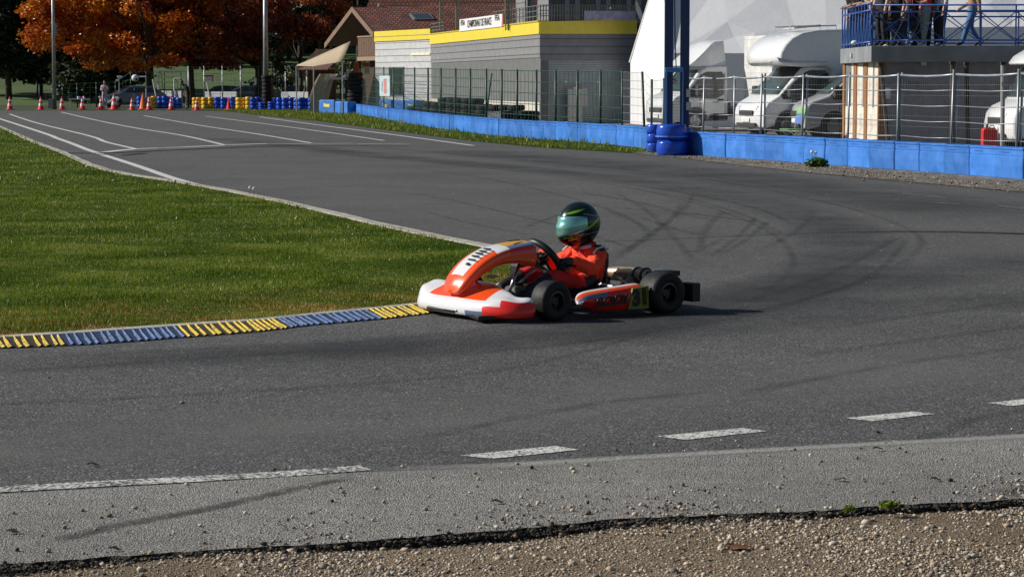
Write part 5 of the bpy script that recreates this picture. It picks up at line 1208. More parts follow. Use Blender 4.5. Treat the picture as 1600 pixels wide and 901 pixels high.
w_ = MB(); w_.add([(a.x, a.y, 0), (b.x, b.y, 0), (b.x, b.y, b.z-.2), (c.x, c.y, c.z-.2), (a.x, a.y, a.z-.2)], [(0, 1, 2, 3, 4)]); w_.build('gable_wall', mat('shaded_brown_boards', (.022, .012, .008), .9, var=.4, scale=4), ch)  # dark brown boards, with the roof overhang's shade added into their colour
MB().add([(a.x, a.y, 0), (a.x+LN, a.y+1.3, 0), (a.x+LN, a.y+1.3, 4.1), (a.x, a.y, 4.1)], [(0, 1, 2, 3)]).build('side_wall', M_brown, ch)
p0 = P(560, 58, 127)-CA; p1 = P(588, 58, 124.3)-CA; zt = P(575, 57, 125.5).z; zb = P(575, 88, 125.5).z; d = (p1-p0); d.z = 0
bal = thing('balcony', None, None, (0, 0, 0)); bal.parent = ch
for k in range(22): q = p0+d*(k/21); MB().box((q.x, q.y, (zt+zb)/2), (.10, .03, zt-zb), 0, rot=math.atan2(d.y, d.x)).build('baluster', M_fas if k % 2 else mat('baluster_brown', (.13, .08, .05), .8), bal) if k < 22 else None
for z, hgt in ((zb-.13, .22), (zt, .07)): q = p0+d*.5; MB().box((q.x, q.y, z), (d.length+.1, .12, hgt), 0, rot=math.atan2(d.y, d.x)).build('balcony_beam', mat('beam_tan', (.30, .21, .14), .8), bal)
q = P(574, 105, 125.5)-CA
MB().box((q.x, q.y, 1.2), (d.length*.95, .1, 2.4), 0, rot=math.atan2(d.y, d.x)).build('ground_wall', mat('red_brown_wall', (.10, .030, .015), .8, var=.3), ch)
for px in (557, 573.5): q = P(px, 107, 124.3)-CA; MB().box(tuple(q), (.28, .1, .62)).build('orange_shutter', mat('orange_shutter', (.62, .12, .02), .6), ch)
sk0 = Vector(E1)+(Vector(R1)-Vector(AP))*.20; up = (Vector(AP)-Vector(E1)); s0 = sk0+up*.42; s1 = s0+rd*1.1; n_ = Vector(rd).cross(up).normalized()*.10
MB().hexa([loc(s0), loc(s1), loc(s1+up*.22), loc(s0+up*.22)], [loc(s0+n_), loc(s1+n_), loc(s1+up*.22+n_), loc(s0+up*.22+n_)]).build('skylight', M_frm, rf); MB().hexa([loc(s0+n_*1.02+rd*.1+up*.02), loc(s1+n_*1.02-rd*.1+up*.02), loc(s1+up*.2+n_*1.02-rd*.1), loc(s0+up*.2+n_*1.02+rd*.1)], [loc(s0+n_*1.15+rd*.1+up*.02), loc(s1+n_*1.15-rd*.1+up*.02), loc(s1+up*.2+n_*1.15-rd*.1), loc(s0+up*.2+n_*1.15+rd*.1)]).build('skylight_pane', glass_mat('sky_glass', (.04, .06, .08), .05), rf)
q = Vector(AP)+rd*1.4-CA; MB().bar(tuple(q), tuple(q+Vector((0, 0, .18))), .10).build('roof_vent', M_galv, rf)
# larger roof behind
BH = Vector((P(588, 10, 140).x, 140, 0)); bh = thing('rear_house', 'house with large dark tiled roof rising behind the chalet', 'building', BH)
z_e = P(600, 10, 140).z-.2; quad_slab('roof', (-.6, -1, z_e), (16, 0, z_e), (16, 6, z_e+5), (1.2, 5, z_e+5), .2, M_tile, bh, M_fas)
MB().box((8, 4, z_e/2), (15.4, 8, z_e)).build('wall', mat('ochre_wall', (.30, .13, .05), .85), bh); MB().add([(-.2, -.6, z_e-.6), (.3, -.4, z_e-.1), (1.1, 4.4, z_e+4), (.2, 3, z_e-.6)], [(0, 1, 2), (0, 2, 3)]).build('gable_end', mat('orange_gable', (.38, .14, .05), .8), bh)
# low shed roof under the awning side
sh = thing('shed', 'small tile-roofed timber shed behind the awning, left of the chalet', 'shed', P(478, 150, 137)*1); sh.location.z = 0; S0 = sh.location
a = P(464, 109, 136.5); b = P(495, 77, 137.5); c = b+Vector((1.6, .6, -.0)); 
quad_slab('roof', Vector(a)-S0, Vector(a)+Vector((1.8, -.2, 0))-S0, Vector(b)+Vector((1.8, .2, 0))-S0, Vector(b)-S0, .12, mat('shed_roof', (.20, .11, .08), .8, var=.3), sh, M_fas)
MB().box((.9, .8, 1.2), (1.6, 1.0, 2.4)).build('wall', mat('shed_wall', (.16, .055, .02), .85), sh)
# awning sail
o = thing('awning_sail', 'beige shade sail stretched from the chalet over the terrace', 'awning', P(520, 90, 122)); o0 = Vector(o.location)
Sa = P(463, 103, 126); Sb = P(548, 65, 124); Sc = P(535, 97, 120.5); Sd = P(490, 104, 121)
rows = []
for i in range(9):
    u = i/8; top = Sa.lerp(Sb, u); bot = (Sa.lerp(Sd, min(1, u*2)) if u < .5 else Sd.lerp(Sc, (u-.5)*2)); r = []
    for j in range(7): v = j/6; q = top.lerp(bot, v); q.z -= .10*math.sin(math.pi*v)*math.sin(math.pi*u); r.append(q-o0)
    rows.append(r)
M_sail = mat('sail_beige', (.46, .37, .25), .85, var=.06); s_o = MB().grid(rows).build('cloth', M_sail, o, smooth=True); m_ = s_o.modifiers.new('t', 'SOLIDIFY'); m_.thickness = .02
for px, py, Y in ((463, 103, 126), (490, 104, 121), (535, 97, 120.5)): q = P(px, py, Y)-o0; MB().bar((q.x, q.y, q.z), (q.x, q.y, -o0.z), .035).build('pole', M_galv, o)
o = thing('sail_panel', 'hanging beige cloth panel below the shade sail', 'awning', G(507, 176)); MB().grid([[(-.75+.1*j, .03*math.sin(j*2), 0) for j in range(12)], [(-.85+.1*j, .03*math.sin(j*2+1), .8) for j in range(12)], [(-.55+.09*j, .03*math.sin(j*2+2), 1.6) for j in range(12)], [(-.25+.09*j, .03*math.sin(j*2+2), 2.1) for j in range(12)]]).build('cloth', mat('panel_beige', (.52, .45, .33), .85), o, smooth=True)
o = thing('service_counter', 'white counter with dark legs and a dark block under the sail', 'counter', G(529, 176)); MB().box((0, 0, 1.85), (1.1, .5, .14)).build('top', M_band, o); MB().box((.55, 0, 2.05), (.16, .5, .5)).build('upright', M_band, o)
for x in (-.5, -.2, .1, .4): MB().box((x, .1, .9), (.07, .07, 1.8)).build('leg', M_blk, o)
MB().box((-.35, .2, .35), (.7, .1, .7)).build('back_board', M_band, o); MB().box((.75, .3, .75), (.7, .5, 1.5)).build('dark_block', mat('dark_block', (.02, .025, .03), .6), o)  # plain dark box beside the counter

# ============================================================ white marquees
def tent_mat():
    m, nt, b = newmat('tent_fabric'); L = nt.links.new; b.inputs['Roughness'].default_value = .5
    tc = N(nt, 'ShaderNodeTexCoord'); nz = N(nt, 'ShaderNodeTexNoise', Scale=1.2, Detail=4.0); L(tc.outputs['Object'], nz.inputs['Vector'])
    r = ramp(nt, [(.3, (.82, .83, .85)), (.7, (.88, .88, .90))]); L(nz.outputs['Fac'], r.inputs[0]); L(r.outputs[0], b.inputs['Base Color'])
    mp = N(nt, 'ShaderNodeMapping'); mp.inputs['Scale'].default_value = (7, 7, 1.0); L(tc.outputs['Object'], mp.inputs[0]); n2 = N(nt, 'ShaderNodeTexNoise', Scale=1.0, Detail=5.0); L(mp.outputs[0], n2.inputs['Vector'])
    bp = N(nt, 'ShaderNodeBump', Strength=.12, Distance=.05); L(n2.outputs['Fac'], bp.inputs['Height']); L(bp.outputs[0], b.inputs['Normal']); return m
M_tent = tent_mat()
TA = Vector((5.0, 84, 0)); ta = thing('marquee', 'large white marquee with faceted roof behind the parked truck and motorhome', 'tent', TA)
def TP(px, py, Y): return tuple(P(px, py, Y)-TA)
k0 = P(1040, 83, 82); k1 = P(985, 95, 90)
def gl(px, Y): p = P(px, 150, Y)-TA; return (p.x, p.y, 0)
# end wall, lit by the sun
MB().add([gl(985, 90), gl(1046, 82.4), TP(1046, 83, 82.4), TP(1032, -60, 86.2), TP(985, 95, 90)], [(0, 1, 2, 3, 4)]).build('end_wall', M_tent, ta)
MB().tube([Vector(TP(984, 97, 90)), Vector(TP(1008, 20, 88.1)), Vector(TP(1032, -60, 86.2))], .045, 0, 6).build('edge_seam', M_tent, ta)
# lower long wall (in shade) and sunlit strip between the columns
MB().add([gl(1046, 82.4), gl(1330, 82.4), TP(1330, 84, 82.4), TP(1046, 83, 82.4)], [(0, 1, 2, 3)]).build('side_wall', M_tent, ta)
V = {k: TP(*v) for k, v in dict(a=(1046, 83, 82), b=(1076, 83, 82.3), c=(1127, 84, 82.8), d=(1163, 83.5, 83.1), e=(1330, 83, 84), f=(1137, 34, 84.15), g=(1032, -60, 86.2), h=(1127, -30, 86.6), i=(1189, -5, 85.6), j=(1222, -20, 86.9), k=(1242, 44, 85.6), l=(1330, 20, 85.8), m=(1330, -60, 89), n=(1147, 58, 83.9), o=(1180, 52, 83.7), p=(1100, 8, 85.3)).items()}
for k, (px, py, dz) in dict(a=(1046, 83, 0), b=(1076, 83, 0), c=(1127, 84, 0), d=(1163, 83.5, 0), e=(1330, 83, 0), f=(1137, 34, -.08), g=(1032, -60, 0), h=(1127, -30, .1), i=(1189, -5, 0), j=(1222, -20, .1), k=(1242, 44, .08), l=(1330, 20, 0), m=(1330, -60, 0), n=(1147, 58, .05), o=(1180, 52, -.03), p=(1100, 8, .06)).items(): V[k] = TP(px, py, 64.88/(.8-(132-py)/3600)+dz)
keys = list(V); fa = ['a b f p', 'a p g', 'p f h g', 'b c n f', 'c d n', 'n d o', 'n o f', 'd k o', 'd e k', 'f o k i', 'f i h', 'i k j', 'i j h', 'k e l', 'k l j', 'l m j']
MB().add([V[k] for k in keys], [tuple(keys.index(q) for q in f.split()) for f in fa]).build('roof', M_tent, ta, fix=False)
TB = Vector((11, 76, 0)); tb = thing('marquee', 'second white marquee rising behind the raised terrace at right', 'tent', TB)
def TQ(px, py, Y): return tuple(P(px, py, Y)-TB)
def gb_(px, Y): p = P(px, 150, Y)-TB; return (p.x, p.y, 0)
MB().add([gb_(1290, 80), gb_(1720, 80), TQ(1720, 40, 80), TQ(1290, 46, 80)], [(0, 1, 2, 3)]).build('side_wall', M_tent, tb)
V = {k: TQ(*v) for k, v in dict(a=(1290, 46, 80), b=(1440, 44, 80), c=(1580, 42, 80), d=(1720, 40, 80), e=(1290, -50, 83.6), f=(1400, 5, 81.0), g=(1480, -40, 83.4), h=(1545, 8, 81.7), i=(1600, -50, 83.4), j=(1720, -50, 83.8)).items()}
for k, (px, py, dz) in dict(a=(1290, 46, 0), b=(1440, 44, 0), c=(1580, 42, 0), d=(1720, 40, 0), e=(1290, -50, 0), f=(1400, 5, .15), g=(1480, -40, -.1), h=(1545, 8, -.15), i=(1600, -50, .1), j=(1720, -50, 0)).items(): V[k] = TQ(px, py, 62.07/(.8-(132-py)/3600)+dz)
keys = list(V); fa = ['a b f', 'a f e', 'f g e', 'b h f', 'f h g', 'b c h', 'h i g', 'c i h', 'c d j i']
MB().add([V[k] for k in keys], [tuple(keys.index(q) for q in f.split()) for f in fa]).build('roof', M_tent, tb, fix=False)

# ============================================================ raised terrace at right
CT = Vector((8.84, 57, 0)); te = thing('raised_terrace', 'dark grey building with a viewing terrace, blue railing and peeling white and ochre doors', 'building', CT)
zt_ = P(1400, 72, 57).z; zb_ = P(1400, 97, 57).z
fx = 0.0; M_slab = mat('slab_concrete', (.22, .24, .25), .85, var=.2, scale=2, bump=.2); M_slabl = mat('slab_edge', (.42, .42, .39), .85, var=.2)
wx0 = P(1372, 150, 57.4).x-CT.x
MB().prism([(0, 0), (12, -.6), (12, 4.6), (.35, 5.0), (-.05, 5.0)], zb_, zt_, plane='XY').build('deck_slab', M_slab, te, bevel=.01)
MB().box((-.02, 3.0, (zb_+zt_)/2), (.10, .2, .1)).build('slab_bracket', M_slabl, te)
wallpanel(te, (wx0, .4), (12, -.2), 0, zb_, mat('shaded_wall', (.25, .25, .28), .8, var=.15), 'front_wall', .3)
# left face: door boards
A_ = Vector((P(1318, 150, 61.9).x-CT.x, 4.9, 0)); B_ = Vector((wx0, .5, 0)); n_b = 7; cols_ = [M_frm]
M_pw = mat('peeling_white', (.66, .64, .58), .8, var=.3, scale=3, bump=.3, dirt=(.3, .2, .1)); M_oc = mat('ochre_frame', (.30, .13, .035), .8, var=.3, scale=3); M_gd = mat('grey_door', (.16, .18, .18), .6)
seq = [('ochre_jamb', M_oc, .07), ('door_panel', M_gd, .20), ('white_board', M_pw, .10), ('ochre_jamb', M_oc, .10), ('white_board', M_pw, .18), ('door_panel', M_gd, .08), ('ochre_jamb', M_oc, .08), ('white_board', M_pw, .16), ('door_panel', M_gd, .05), ('white_board', M_pw, .10)]
tot = sum(w for _, _, w in seq); f = 0
for nm, m, w_ in seq: f2 = f+w_/tot; wallpanel(te, A_.lerp(B_, f), A_.lerp(B_, f2), 0 if nm != 'door_panel' else .95, zb_, m, nm, .15, off=.03 if nm == 'ochre_jamb' else 0); (wallpanel(te, A_.lerp(B_, f), A_.lerp(B_, f2), 0, .95, M_pw, 'white_board', .15) if nm == 'door_panel' else None); f = f2
wallpanel(te, (wx0, .38), (wx0+.16, .38), 0, zb_, M_oc, 'ochre_jamb', .1, off=.05)
q = P(1385.5, 146, 57.2)-CT; MB().box(tuple(q), (.18, .01, .27)).build('notice_sheet', M_band, te)
q = P(1425, 130, 57.1)-CT; pn = MB().box(tuple(q), (.36, .012, .46)).build('sign_panel', mat('sign_grey', (.19, .20, .22), .6), te)
text_mesh('EDIT', .13, frame_M(tuple(q+Vector((.04, -.012, -.02))), (1, 0, 0), (0, 0, 1)), M_ink, pn, 'sign_lettering', .002)
q = P(1443, 98.5, 57.1)-CT; MB().box(tuple(q), (.12, .1, .12)).build('lamp_box', mat('lamp_grey', (.45, .5, .5), .5), te)
# stairs going up behind the ambulance
for k in range(7): MB().box((3.6+.35*k, -1.0, .22+.25*k), (.34, 1.0, .05)).build('stair_step', mat('stair_wood', (.12, .10, .07), .8), te)
for y in (-1.5, -.5): MB().bar((3.1, y, .1), (6.2, y, 2.4), .07, 0, 6).build('stair_stringer', mat('stair_dark', (.03, .028, .025), .7), te); MB().bar((3.0, y, .95), (6.1, y, 3.1), .035, 0, 6).build('handrail', M_tim, te)
M_rb = mat('railing_blue', (.020, .085, .36), .4, coat=.2); M_rbl = mat('railing_blue_light', (.05, .16, .45), .4)
z0 = zt_
a = Vector((0, .12, 0)); b = Vector((-.02, 4.9, 0)); sr = thing('side_railing', None, None); sr.parent = te
for z, r_ in ((.10, .022), (.88, .022), (1.05, .026)):
    MB().tube([a+Vector((0, 0, z0+z)), b+Vector((0, 0, z0+z))], r_).build('rail', M_rb, sr, smooth=True)
for k in range(11): p = a.lerp(b, k/10); MB().bar(p+Vector((0, 0, z0)), p+Vector((0, 0, z0+1.05)), .018, 0, 6).build('baluster', M_rb, sr)
for k in range(10): p = a.lerp(b, k/10); q = a.lerp(b, (k+.7)/10); MB().bar(p+Vector((0, 0, z0+.88)), q+Vector((0, 0, z0+.1)), .014, 0, 6).build('brace', M_rbl, sr)
def xrail(y, x0, x1, n, nm):
    r_ = thing(nm, None, None); r_.parent = te
    for z in (.14, .84, 1.0): MB().tube([(x0, y, z0+z), (x1, y-.4*(y < 2), z0+z)], .020).build('rail', M_rb, r_, smooth=True)
    for k in range(n+1): f = k/n; x = x0+(x1-x0)*f; yy = y-.4*(y < 2)*f; MB().bar((x, yy, z0), (x, yy, z0+1.0), .020, 0, 6).build('baluster', M_rb, r_)
    for k in range(n):
        f = k/n; g_ = (k+1)/n; xa, xb = x0+(x1-x0)*f, x0+(x1-x0)*g_; ya, yb = y-.4*(y < 2)*f, y-.4*(y < 2)*g_
        MB().bar((xa, ya, z0+.14), (xb, yb, z0+.84), .013, 0, 6).build('brace', M_rb, r_); MB().bar((xa, ya, z0+.84), (xb, yb, z0+.14), .013, 0, 6).build('brace', M_rb, r_)
xrail(.12, 0.05, 7.9, 9, 'front_railing'); xrail(4.3, .6, 9.5, 9, 'rear_railing')

# terrace spectators
def at_t(px, Y): p = P(px, 60, Y); return Vector((p.x, p.y, zt_))
g_sp = 'spectators on the raised terrace'
lean = dict(spine=(.06, 0, 1.12), chest=(.20, 0, 1.30), neck=(.32, 0, 1.40), jaw=(.38, 0, 1.46), head=(.39, 0, 1.55), crown=(.38, 0, 1.62), shL=(.22, .18, 1.33), shR=(.22, -.18, 1.33), elL=(.16, .26, 1.12), elR=(.16, -.26, 1.12), wrL=(.34, .14, 1.09), wrR=(.34, -.14, 1.09), haL=(.41, .10, 1.07), haR=(.41, -.10, 1.07))
S = math.pi
person('spectator in black top leaning on the corner of the terrace rail, leftmost', at_t(1340, 61.2), S*1.05, (.02, .02, .022), (.02, .02, .03), pose=lean, group=g_sp)
person('spectator in pink top resting hands on the side rail', at_t(1356, 60.0), S*1.05, (.62, .40, .48), (.03, .04, .08), pose=lean, group=g_sp)
person('spectator in cream sleeves between the pink top and the tall dark figure', at_t(1366, 59.0), S*1.1, (.60, .54, .46), (.04, .07, .16), pose=lean, shoes=(.6, .6, .6), group=g_sp)
person('tall spectator in navy jacket standing just right of the rail corner', at_t(1378, 57.9), S*1.15, (.02, .022, .035), (.014, .014, .018), group=g_sp, scale=1.06)
sit = dict(pelvis=(0, 0, .50), spine=(-.02, 0, .70), chest=(.03, 0, .92), neck=(.07, 0, 1.06), jaw=(.11, 0, 1.13), head=(.11, 0, 1.22), crown=(.10, 0, 1.29), shL=(.03, .18, .97), shR=(.03, -.18, .97), elL=(.10, .24, .72), elR=(.10, -.24, .72), wrL=(.32, .16, .66), wrR=(.32, -.16, .66), haL=(.40, .12, .66), haR=(.40, -.12, .66),
           hiL=(.05, .09, .48), hiR=(.05, -.09, .48), knL=(.46, .12, .52), knR=(.46, -.12, .52), anL=(.44, .12, .09), anR=(.44, -.12, .09), toL=(.60, .13, .03), toR=(.60, -.13, .03))
cross = dict(sit, knL=(.46, .04, .60), anL=(.55, -.22, .42), toL=(.68, -.26, .38))
person('seated spectator in blue jeans with one leg crossed over the other', at_t(1398, 58.2), S*1.0, (.02, .018, .02), (.035, .065, .16), shoes=(.05, .03, .03), pose=cross, sleeve=(.36, .2, .14), group=g_sp)
person('seated spectator in dark jacket, forearms on the knees, right of the crossed legs', at_t(1425, 58.3), S*1.02, (.03, .035, .045), (.03, .05, .11), pose=sit, group=g_sp)
person('standing spectator behind the seated pair with dark top and jeans', at_t(1412, 60), S*1.1, (.04, .015, .016), (.03, .06, .15), group=g_sp, shoes=(.05, .04, .04))
person('spectator in red top and mottled grey trousers', at_t(1446, 57.9), S*1.05, (.55, .015, .02), (.24, .26, .22), shoes=(.5, .5, .5), pose=dict(anL=(.10, .13, .09), toL=(.26, .14, .03), haL=(.25, .12, 1.1), wrL=(.18, .16, 1.08)), group=g_sp)
person('spectator in wide black trousers and white top with hands on hips', at_t(1471, 57.8), S*1.1, (.52, .54, .56), (.014, .014, .017), shoes=(.25, .26, .3), pose=dict(anL=(.10, .15, .09), toL=(.26, .17, .03), anR=(-.10, -.15, .09), toR=(.06, -.16, .03)), group=g_sp)
person('person in tan jacket and blue jeans walking left along the terrace', at_t(1519, 58.6), S*1.02, (.34, .22, .13), (.06, .15, .34), shoes=(.02, .02, .02), pose=dict(knL=(.16, .10, .50), anL=(.28, .10, .10), toL=(.44, .12, .06), knR=(.02, -.10, .48), anR=(-.22, -.1, .13), toR=(-.08, -.11, .05), wrL=(-.10, .27, .90), haL=(-.12, .27, .82), elL=(-.10, .25, 1.12), wrR=(.25, -.2, .98), haR=(.32, -.18, .95)), group=g_sp)
def fchair(px, Y, label):
    o = thing('folding_chair', label, 'chair', at_t(px, Y), R(180)); MB().box((0, 0, .45), (.40, .42, .03)).build('seat', M_blk, o); MB().box((-.22, 0, .78), (.03, .42, .22)).build('backrest', M_blk, o)
    for sy in (-1, 1): MB().bar((-.25, sy*.2, 0), (.2, sy*.2, .45), .013).build('leg', M_galv, o); MB().bar((.22, sy*.2, 0), (-.22, sy*.2, .9), .013).build('leg', M_galv, o)
person('spectator in white top with dark trousers behind the cream sleeves', at_t(1362, 60.9), S*1.2, (.6, .6, .62), (.02, .02, .03), group=g_sp, scale=.97)
person('spectator in dark red top standing behind the red top and mottled trousers', at_t(1433, 60.2), S*1.15, (.16, .02, .025), (.03, .035, .05), group=g_sp)
person('short spectator in grey hoodie and black trousers right of the tall navy jacket', at_t(1388, 60.4), S*.95, (.16, .16, .17), (.015, .015, .018), shoes=(.5, .5, .5), group=g_sp, scale=.92)
person('spectator in dark coat behind the leftmost leaning figure', at_t(1331, 61.7), S*1.0, (.018, .018, .024), (.02, .025, .05), group=g_sp, scale=.98)
person('spectator in dark navy sweater leaning between the pink top and the white top', at_t(1352, 59.4), S*1.1, (.015, .02, .05), (.02, .02, .022), pose=lean, group=g_sp)
person('spectator in black jacket and dark jeans just behind the seated crossed legs', at_t(1403, 59.3), S*1.2, (.012, .012, .014), (.02, .03, .06), group=g_sp)
person('spectator in dark brown jacket right of the seated pair, back turned', at_t(1457, 60.2), S*.5, (.05, .03, .022), (.02, .02, .025), group=g_sp)
fchair(1402, 58.2, 'metal folding chair under the spectator with crossed legs'); fchair(1429, 58.3, 'metal folding chair under the spectator resting forearms on knees')
o = tag(MB().sphere((0, 0, 0), (.09, .07, .06)).build('plastic_bag', M_band, smooth=True), 'crumpled white bag caught at the foot of the side railing', 'bag'); o.location = P(1335, 67, 59.5)

# ============================================================ vehicles
M_vw = mat('vehicle_white', (.82, .83, .84), .25, var=.03, coat=.6); M_vs = mat('vehicle_silver', (.58, .59, .61), .3, metal=.25, var=.05, coat=.7); M_vg = glass_mat('vehicle_glass', (.012, .018, .02), .04)
M_vwg = glass_mat('windscreen_glass', (.05, .08, .08), .05); M_trim = mat('bumper_trim', (.03, .03, .032), .6); M_head = mat('headlamp_glass', (.55, .57, .58), .12, metal=.5, coat=1); M_whl = mat('wheel_alloy', (.42, .42, .43), .35, metal=.7)
def vwheel(parent, x, y, r=.34, w_=.22):
    e = bpy.data.objects.new('wheel', None); col.objects.link(e); e.parent = parent; e.location = (x, y, r); s_ = 1 if y > 0 else -1
    MB().lathe([(r*.6, -w_/2), (r*.95, -w_/2), (r, -w_*.3), (r, w_*.3), (r*.95, w_/2), (r*.6, w_/2)], axis='Y', n=28).build('tyre', M_tyre, e, auto=35)
    m_ = MB().lathe([(r*.6, w_*.5*s_), (r*.56, w_*.3*s_), (r*.2, w_*.36*s_), (0.001, w_*.38*s_)], axis='Y', n=28)
    for k in range(6): a = k*math.pi/3; m_.box((math.cos(a)*r*.38, w_*.37*s_, math.sin(a)*r*.38), (r*.36, .03, r*.13), 0, rot=Matrix.Rotation(-a, 3, 'Y'))
    m_.build('rim', M_whl, e, auto=35)
def arch(x, r, z0, n=9):  # wheel-arch points from rear to front along the sill
    return [(x+r*math.cos(math.pi-math.pi*k/n), max(z0, .34+r*math.sin(math.pi-math.pi*k/n)*1.0)) for k in range(n+1)]
def loft_body(nm, prof, w_, m, parent, taper=.06, bevel=.06, front_round=.10, zt=1.0):
    """side outline extruded across, sides leaning in above the waist and the nose rounded in plan"""
    ys = [-w_/2, -w_*.36, -w_*.12, w_*.12, w_*.36, w_/2]; xm = max(p[0] for p in prof)
    rows = []
    for y in ys:
        e = abs(y)/(w_/2); rows.append([(x-front_round*(e**2.5)*max(0, min(1, (x-xm+1.2)/1.2)), y*(1-taper*max(0, z-zt)), z) for x, z in prof])
    mb = MB().grid(rows, closed=True); k = len(prof)
    mb.f += [tuple(range(k)), tuple(range(5*k, 6*k))]; mb.m += [0, 0]
    o = mb.build(nm, m, parent, bevel=bevel, seg=3, auto=45); return o
def side_poly(nm, pts, w_, m, parent, taper=.06, zt=1.0, th=.02, side=1, off=.012):
    mb = MB(); yy = lambda z: (w_/2)*(1-taper*max(0, z-zt)); n = len(pts)
    vs = [(x, side*(yy(z)+off), z) for x, z in pts]+[(x, side*(yy(z)-th), z) for x, z in pts]
    mb.add(vs, [(i, (i+1) % n, n+(i+1) % n, n+i) for i in range(n)]+[tuple(range(n-1, -1, -1)), tuple(range(n, 2*n))]); return mb.build(nm, m, parent)
def wscreen(nm, p0, p1, wb, wt, m, parent, off=.015):
    """pane between lower (x,z) and upper (x,z)"""
    d = Vector((p1[0]-p0[0], 0, p1[1]-p0[1])).normalized(); n = Vector((d.z, 0, -d.x)); 
    if n.x < 0: n = -n
    rows = []
    for i in range(3):
        t = i/2; x = p0[0]+(p1[0]-p0[0])*t; z = p0[1]+(p1[1]-p0[1])*t; w_ = wb+(wt-wb)*t
        rows.append([tuple(Vector((x-.05*abs(f)**2, w_/2*f, z))+n*off) for f in (-1, -.5, 0, .5, 1)])
    o = MB().grid(rows).build(nm, m, parent, smooth=True); q = o.modifiers.new('t', 'SOLIDIFY'); q.thickness = .03; q.offset = 1; return o
def vehicle(name, label, cat, px, yw, Y=None, phi=20):
    g_ = G(px, yw); yaw = math.pi+R(phi); fwd = Vector((math.cos(yaw), math.sin(yaw), 0)); left = Vector((-fwd.y, fwd.x, 0))
    return thing(name, label, cat, g_-left*.95, yaw)   # origin midway between the front wheels
def cab(o, w_, m, hood=(.86, .97), scr0=(.30, 1.20), scr1=(-.48, 2.02), rear=-1.35, roof=2.12, bumperx=.86, sill=.34, glass=M_vg, lamps=True, nose=.62):
    prof = [(rear, sill)]+arch(0, .44, sill)+[(bumperx-.06, .26), (bumperx, .42), (bumperx+.01, nose), (bumperx-.03, hood[1]-.14), (hood[0]-.14, hood[1]+.02), (scr0[0], scr0[1]), (scr1[0], scr1[1]), (scr1[0]-.25, roof), (rear, roof)]
    loft_body('cab_body', prof, w_, m, o)
    wscreen('windscreen', (scr0[0]-.02, scr0[1]+.03), (scr1[0]+.02, scr1[1]-.02), w_*.86, w_*.76, M_vwg, o)
    sp = [(scr0[0]-.18, 1.10), (scr0[0]-.10, 1.22), (scr1[0]-.02, 1.86), (scr1[0]-.22, 1.94), (rear+.22, 1.94), (rear+.14, 1.84), (rear+.16, 1.20), (rear+.45, 1.06)]
    side_poly('side_window', sp, w_, glass, o)
    MB().prism([(x, z) for x, z in arch(0, .41, sill)]+[(.41, sill)], -w_/2+.1, w_/2-.06).build('wheel_well', M_blk, o)
    vwheel(o, 0, w_/2-.12); vwheel(o, 0, -w_/2+.12)
    if lamps:
        for s_ in (1, -1):
            MB().hexa([(bumperx-.02, s_*w_*.27, .78), (bumperx-.30, s_*(w_*.475), .80), (bumperx-.34, s_*(w_*.475), .80), (bumperx-.10, s_*w_*.27, .76)], [(bumperx-.06, s_*w_*.30, .90), (bumperx-.42, s_*w_*.485, 1.02), (bumperx-.48, s_*w_*.48, 1.02), (bumperx-.16, s_*w_*.30, .92)]).build('headlight', M_head, o, bevel=.02)
        MB().box((bumperx+.005, 0, .70), (.05, w_*.44, .16)).build('grille', M_trim, o, bevel=.02); MB().box((bumperx, 0, .36), (.06, w_*.62, .12)).build('lower_intake', M_trim, o, bevel=.02)
        MB().box((bumperx+.02, 0, .50), (.02, .50, .11)).build('number_plate', M_band, o)
    side_poly('door_seam', [(-.16+.0, .42), (-.145, .42), (-.145, 1.08), (-.16, 1.08)], w_, M_trim, o, off=.004)
    side_poly('door_seam', [(rear+.10, .42), (rear+.115, .42), (rear+.115, 1.9), (rear+.10, 1.9)], w_, M_trim, o, off=.004)
    side_poly('door_handle', [(rear+.18, 1.0), (rear+.36, 1.0), (rear+.36, 1.06), (rear+.18, 1.06)], w_, M_trim, o, off=.03)
    mr = MB().box((-.02, w_/2+.16, 1.32), (.16, .22, .34)).build('mirror', M_trim, o, bevel=.04, seg=3); MB().box((-.02, -w_/2-.16, 1.32), (.16, .22, .34)).build('mirror', M_trim, o, bevel=.04, seg=3)
    MB().prism([(rear+.02, sill+.02), (-.46, sill+.02), (-.46, sill+.14), (rear+.02, sill+.14)], w_/2-.01, w_/2+.02).build('sill_strip', M_trim, o)
# motorhome
mh = vehicle('motorhome', 'white motorhome with a bulging overcab bed parked behind the fence', 'motorhome', 1229, 215, phi=20)
cab(mh, 2.0, M_vw, hood=(.84, .98), scr0=(.32, 1.20), scr1=(-.52, 2.0), rear=-1.45, roof=2.06, bumperx=.84)
alc = [(-5.2, .42), (-1.45, .42), (-1.42, 1.90), (-1.2, 2.06), (-.4, 2.03), (.30, 2.07), (.44, 2.13), (.50, 2.26), (.46, 2.44), (.30, 2.66), (.05, 2.86), (-.35, 3.02), (-.9, 3.10), (-1.6, 3.12), (-5.2, 3.12)]
loft_body('living_body', alc, 2.28, M_vw, mh, taper=.012, bevel=.07, front_round=.20, zt=2.2)
side_poly('overcab_crease', [(.34, 2.16), (.42, 2.30), (-.1, 2.20), (-1.2, 2.19), (-1.2, 2.16)], 2.28, mat('pale_grey_print', (.50, .51, .53), .4), mh, .012, 2.2, off=.004)
MB().box((.42, 0, 2.16), (.05, 1.5, .035)).build('marker_trim', mat('trim_grey', (.35, .35, .34), .5), mh, bevel=.01)
text_mesh('A T', .2, frame_M((.36, .35, 2.55), (0, 1, 0), (-.62, 0, .78)), mat('grey_letter', (.45, .46, .5), .4), mh, 'overcab_lettering') if False else None
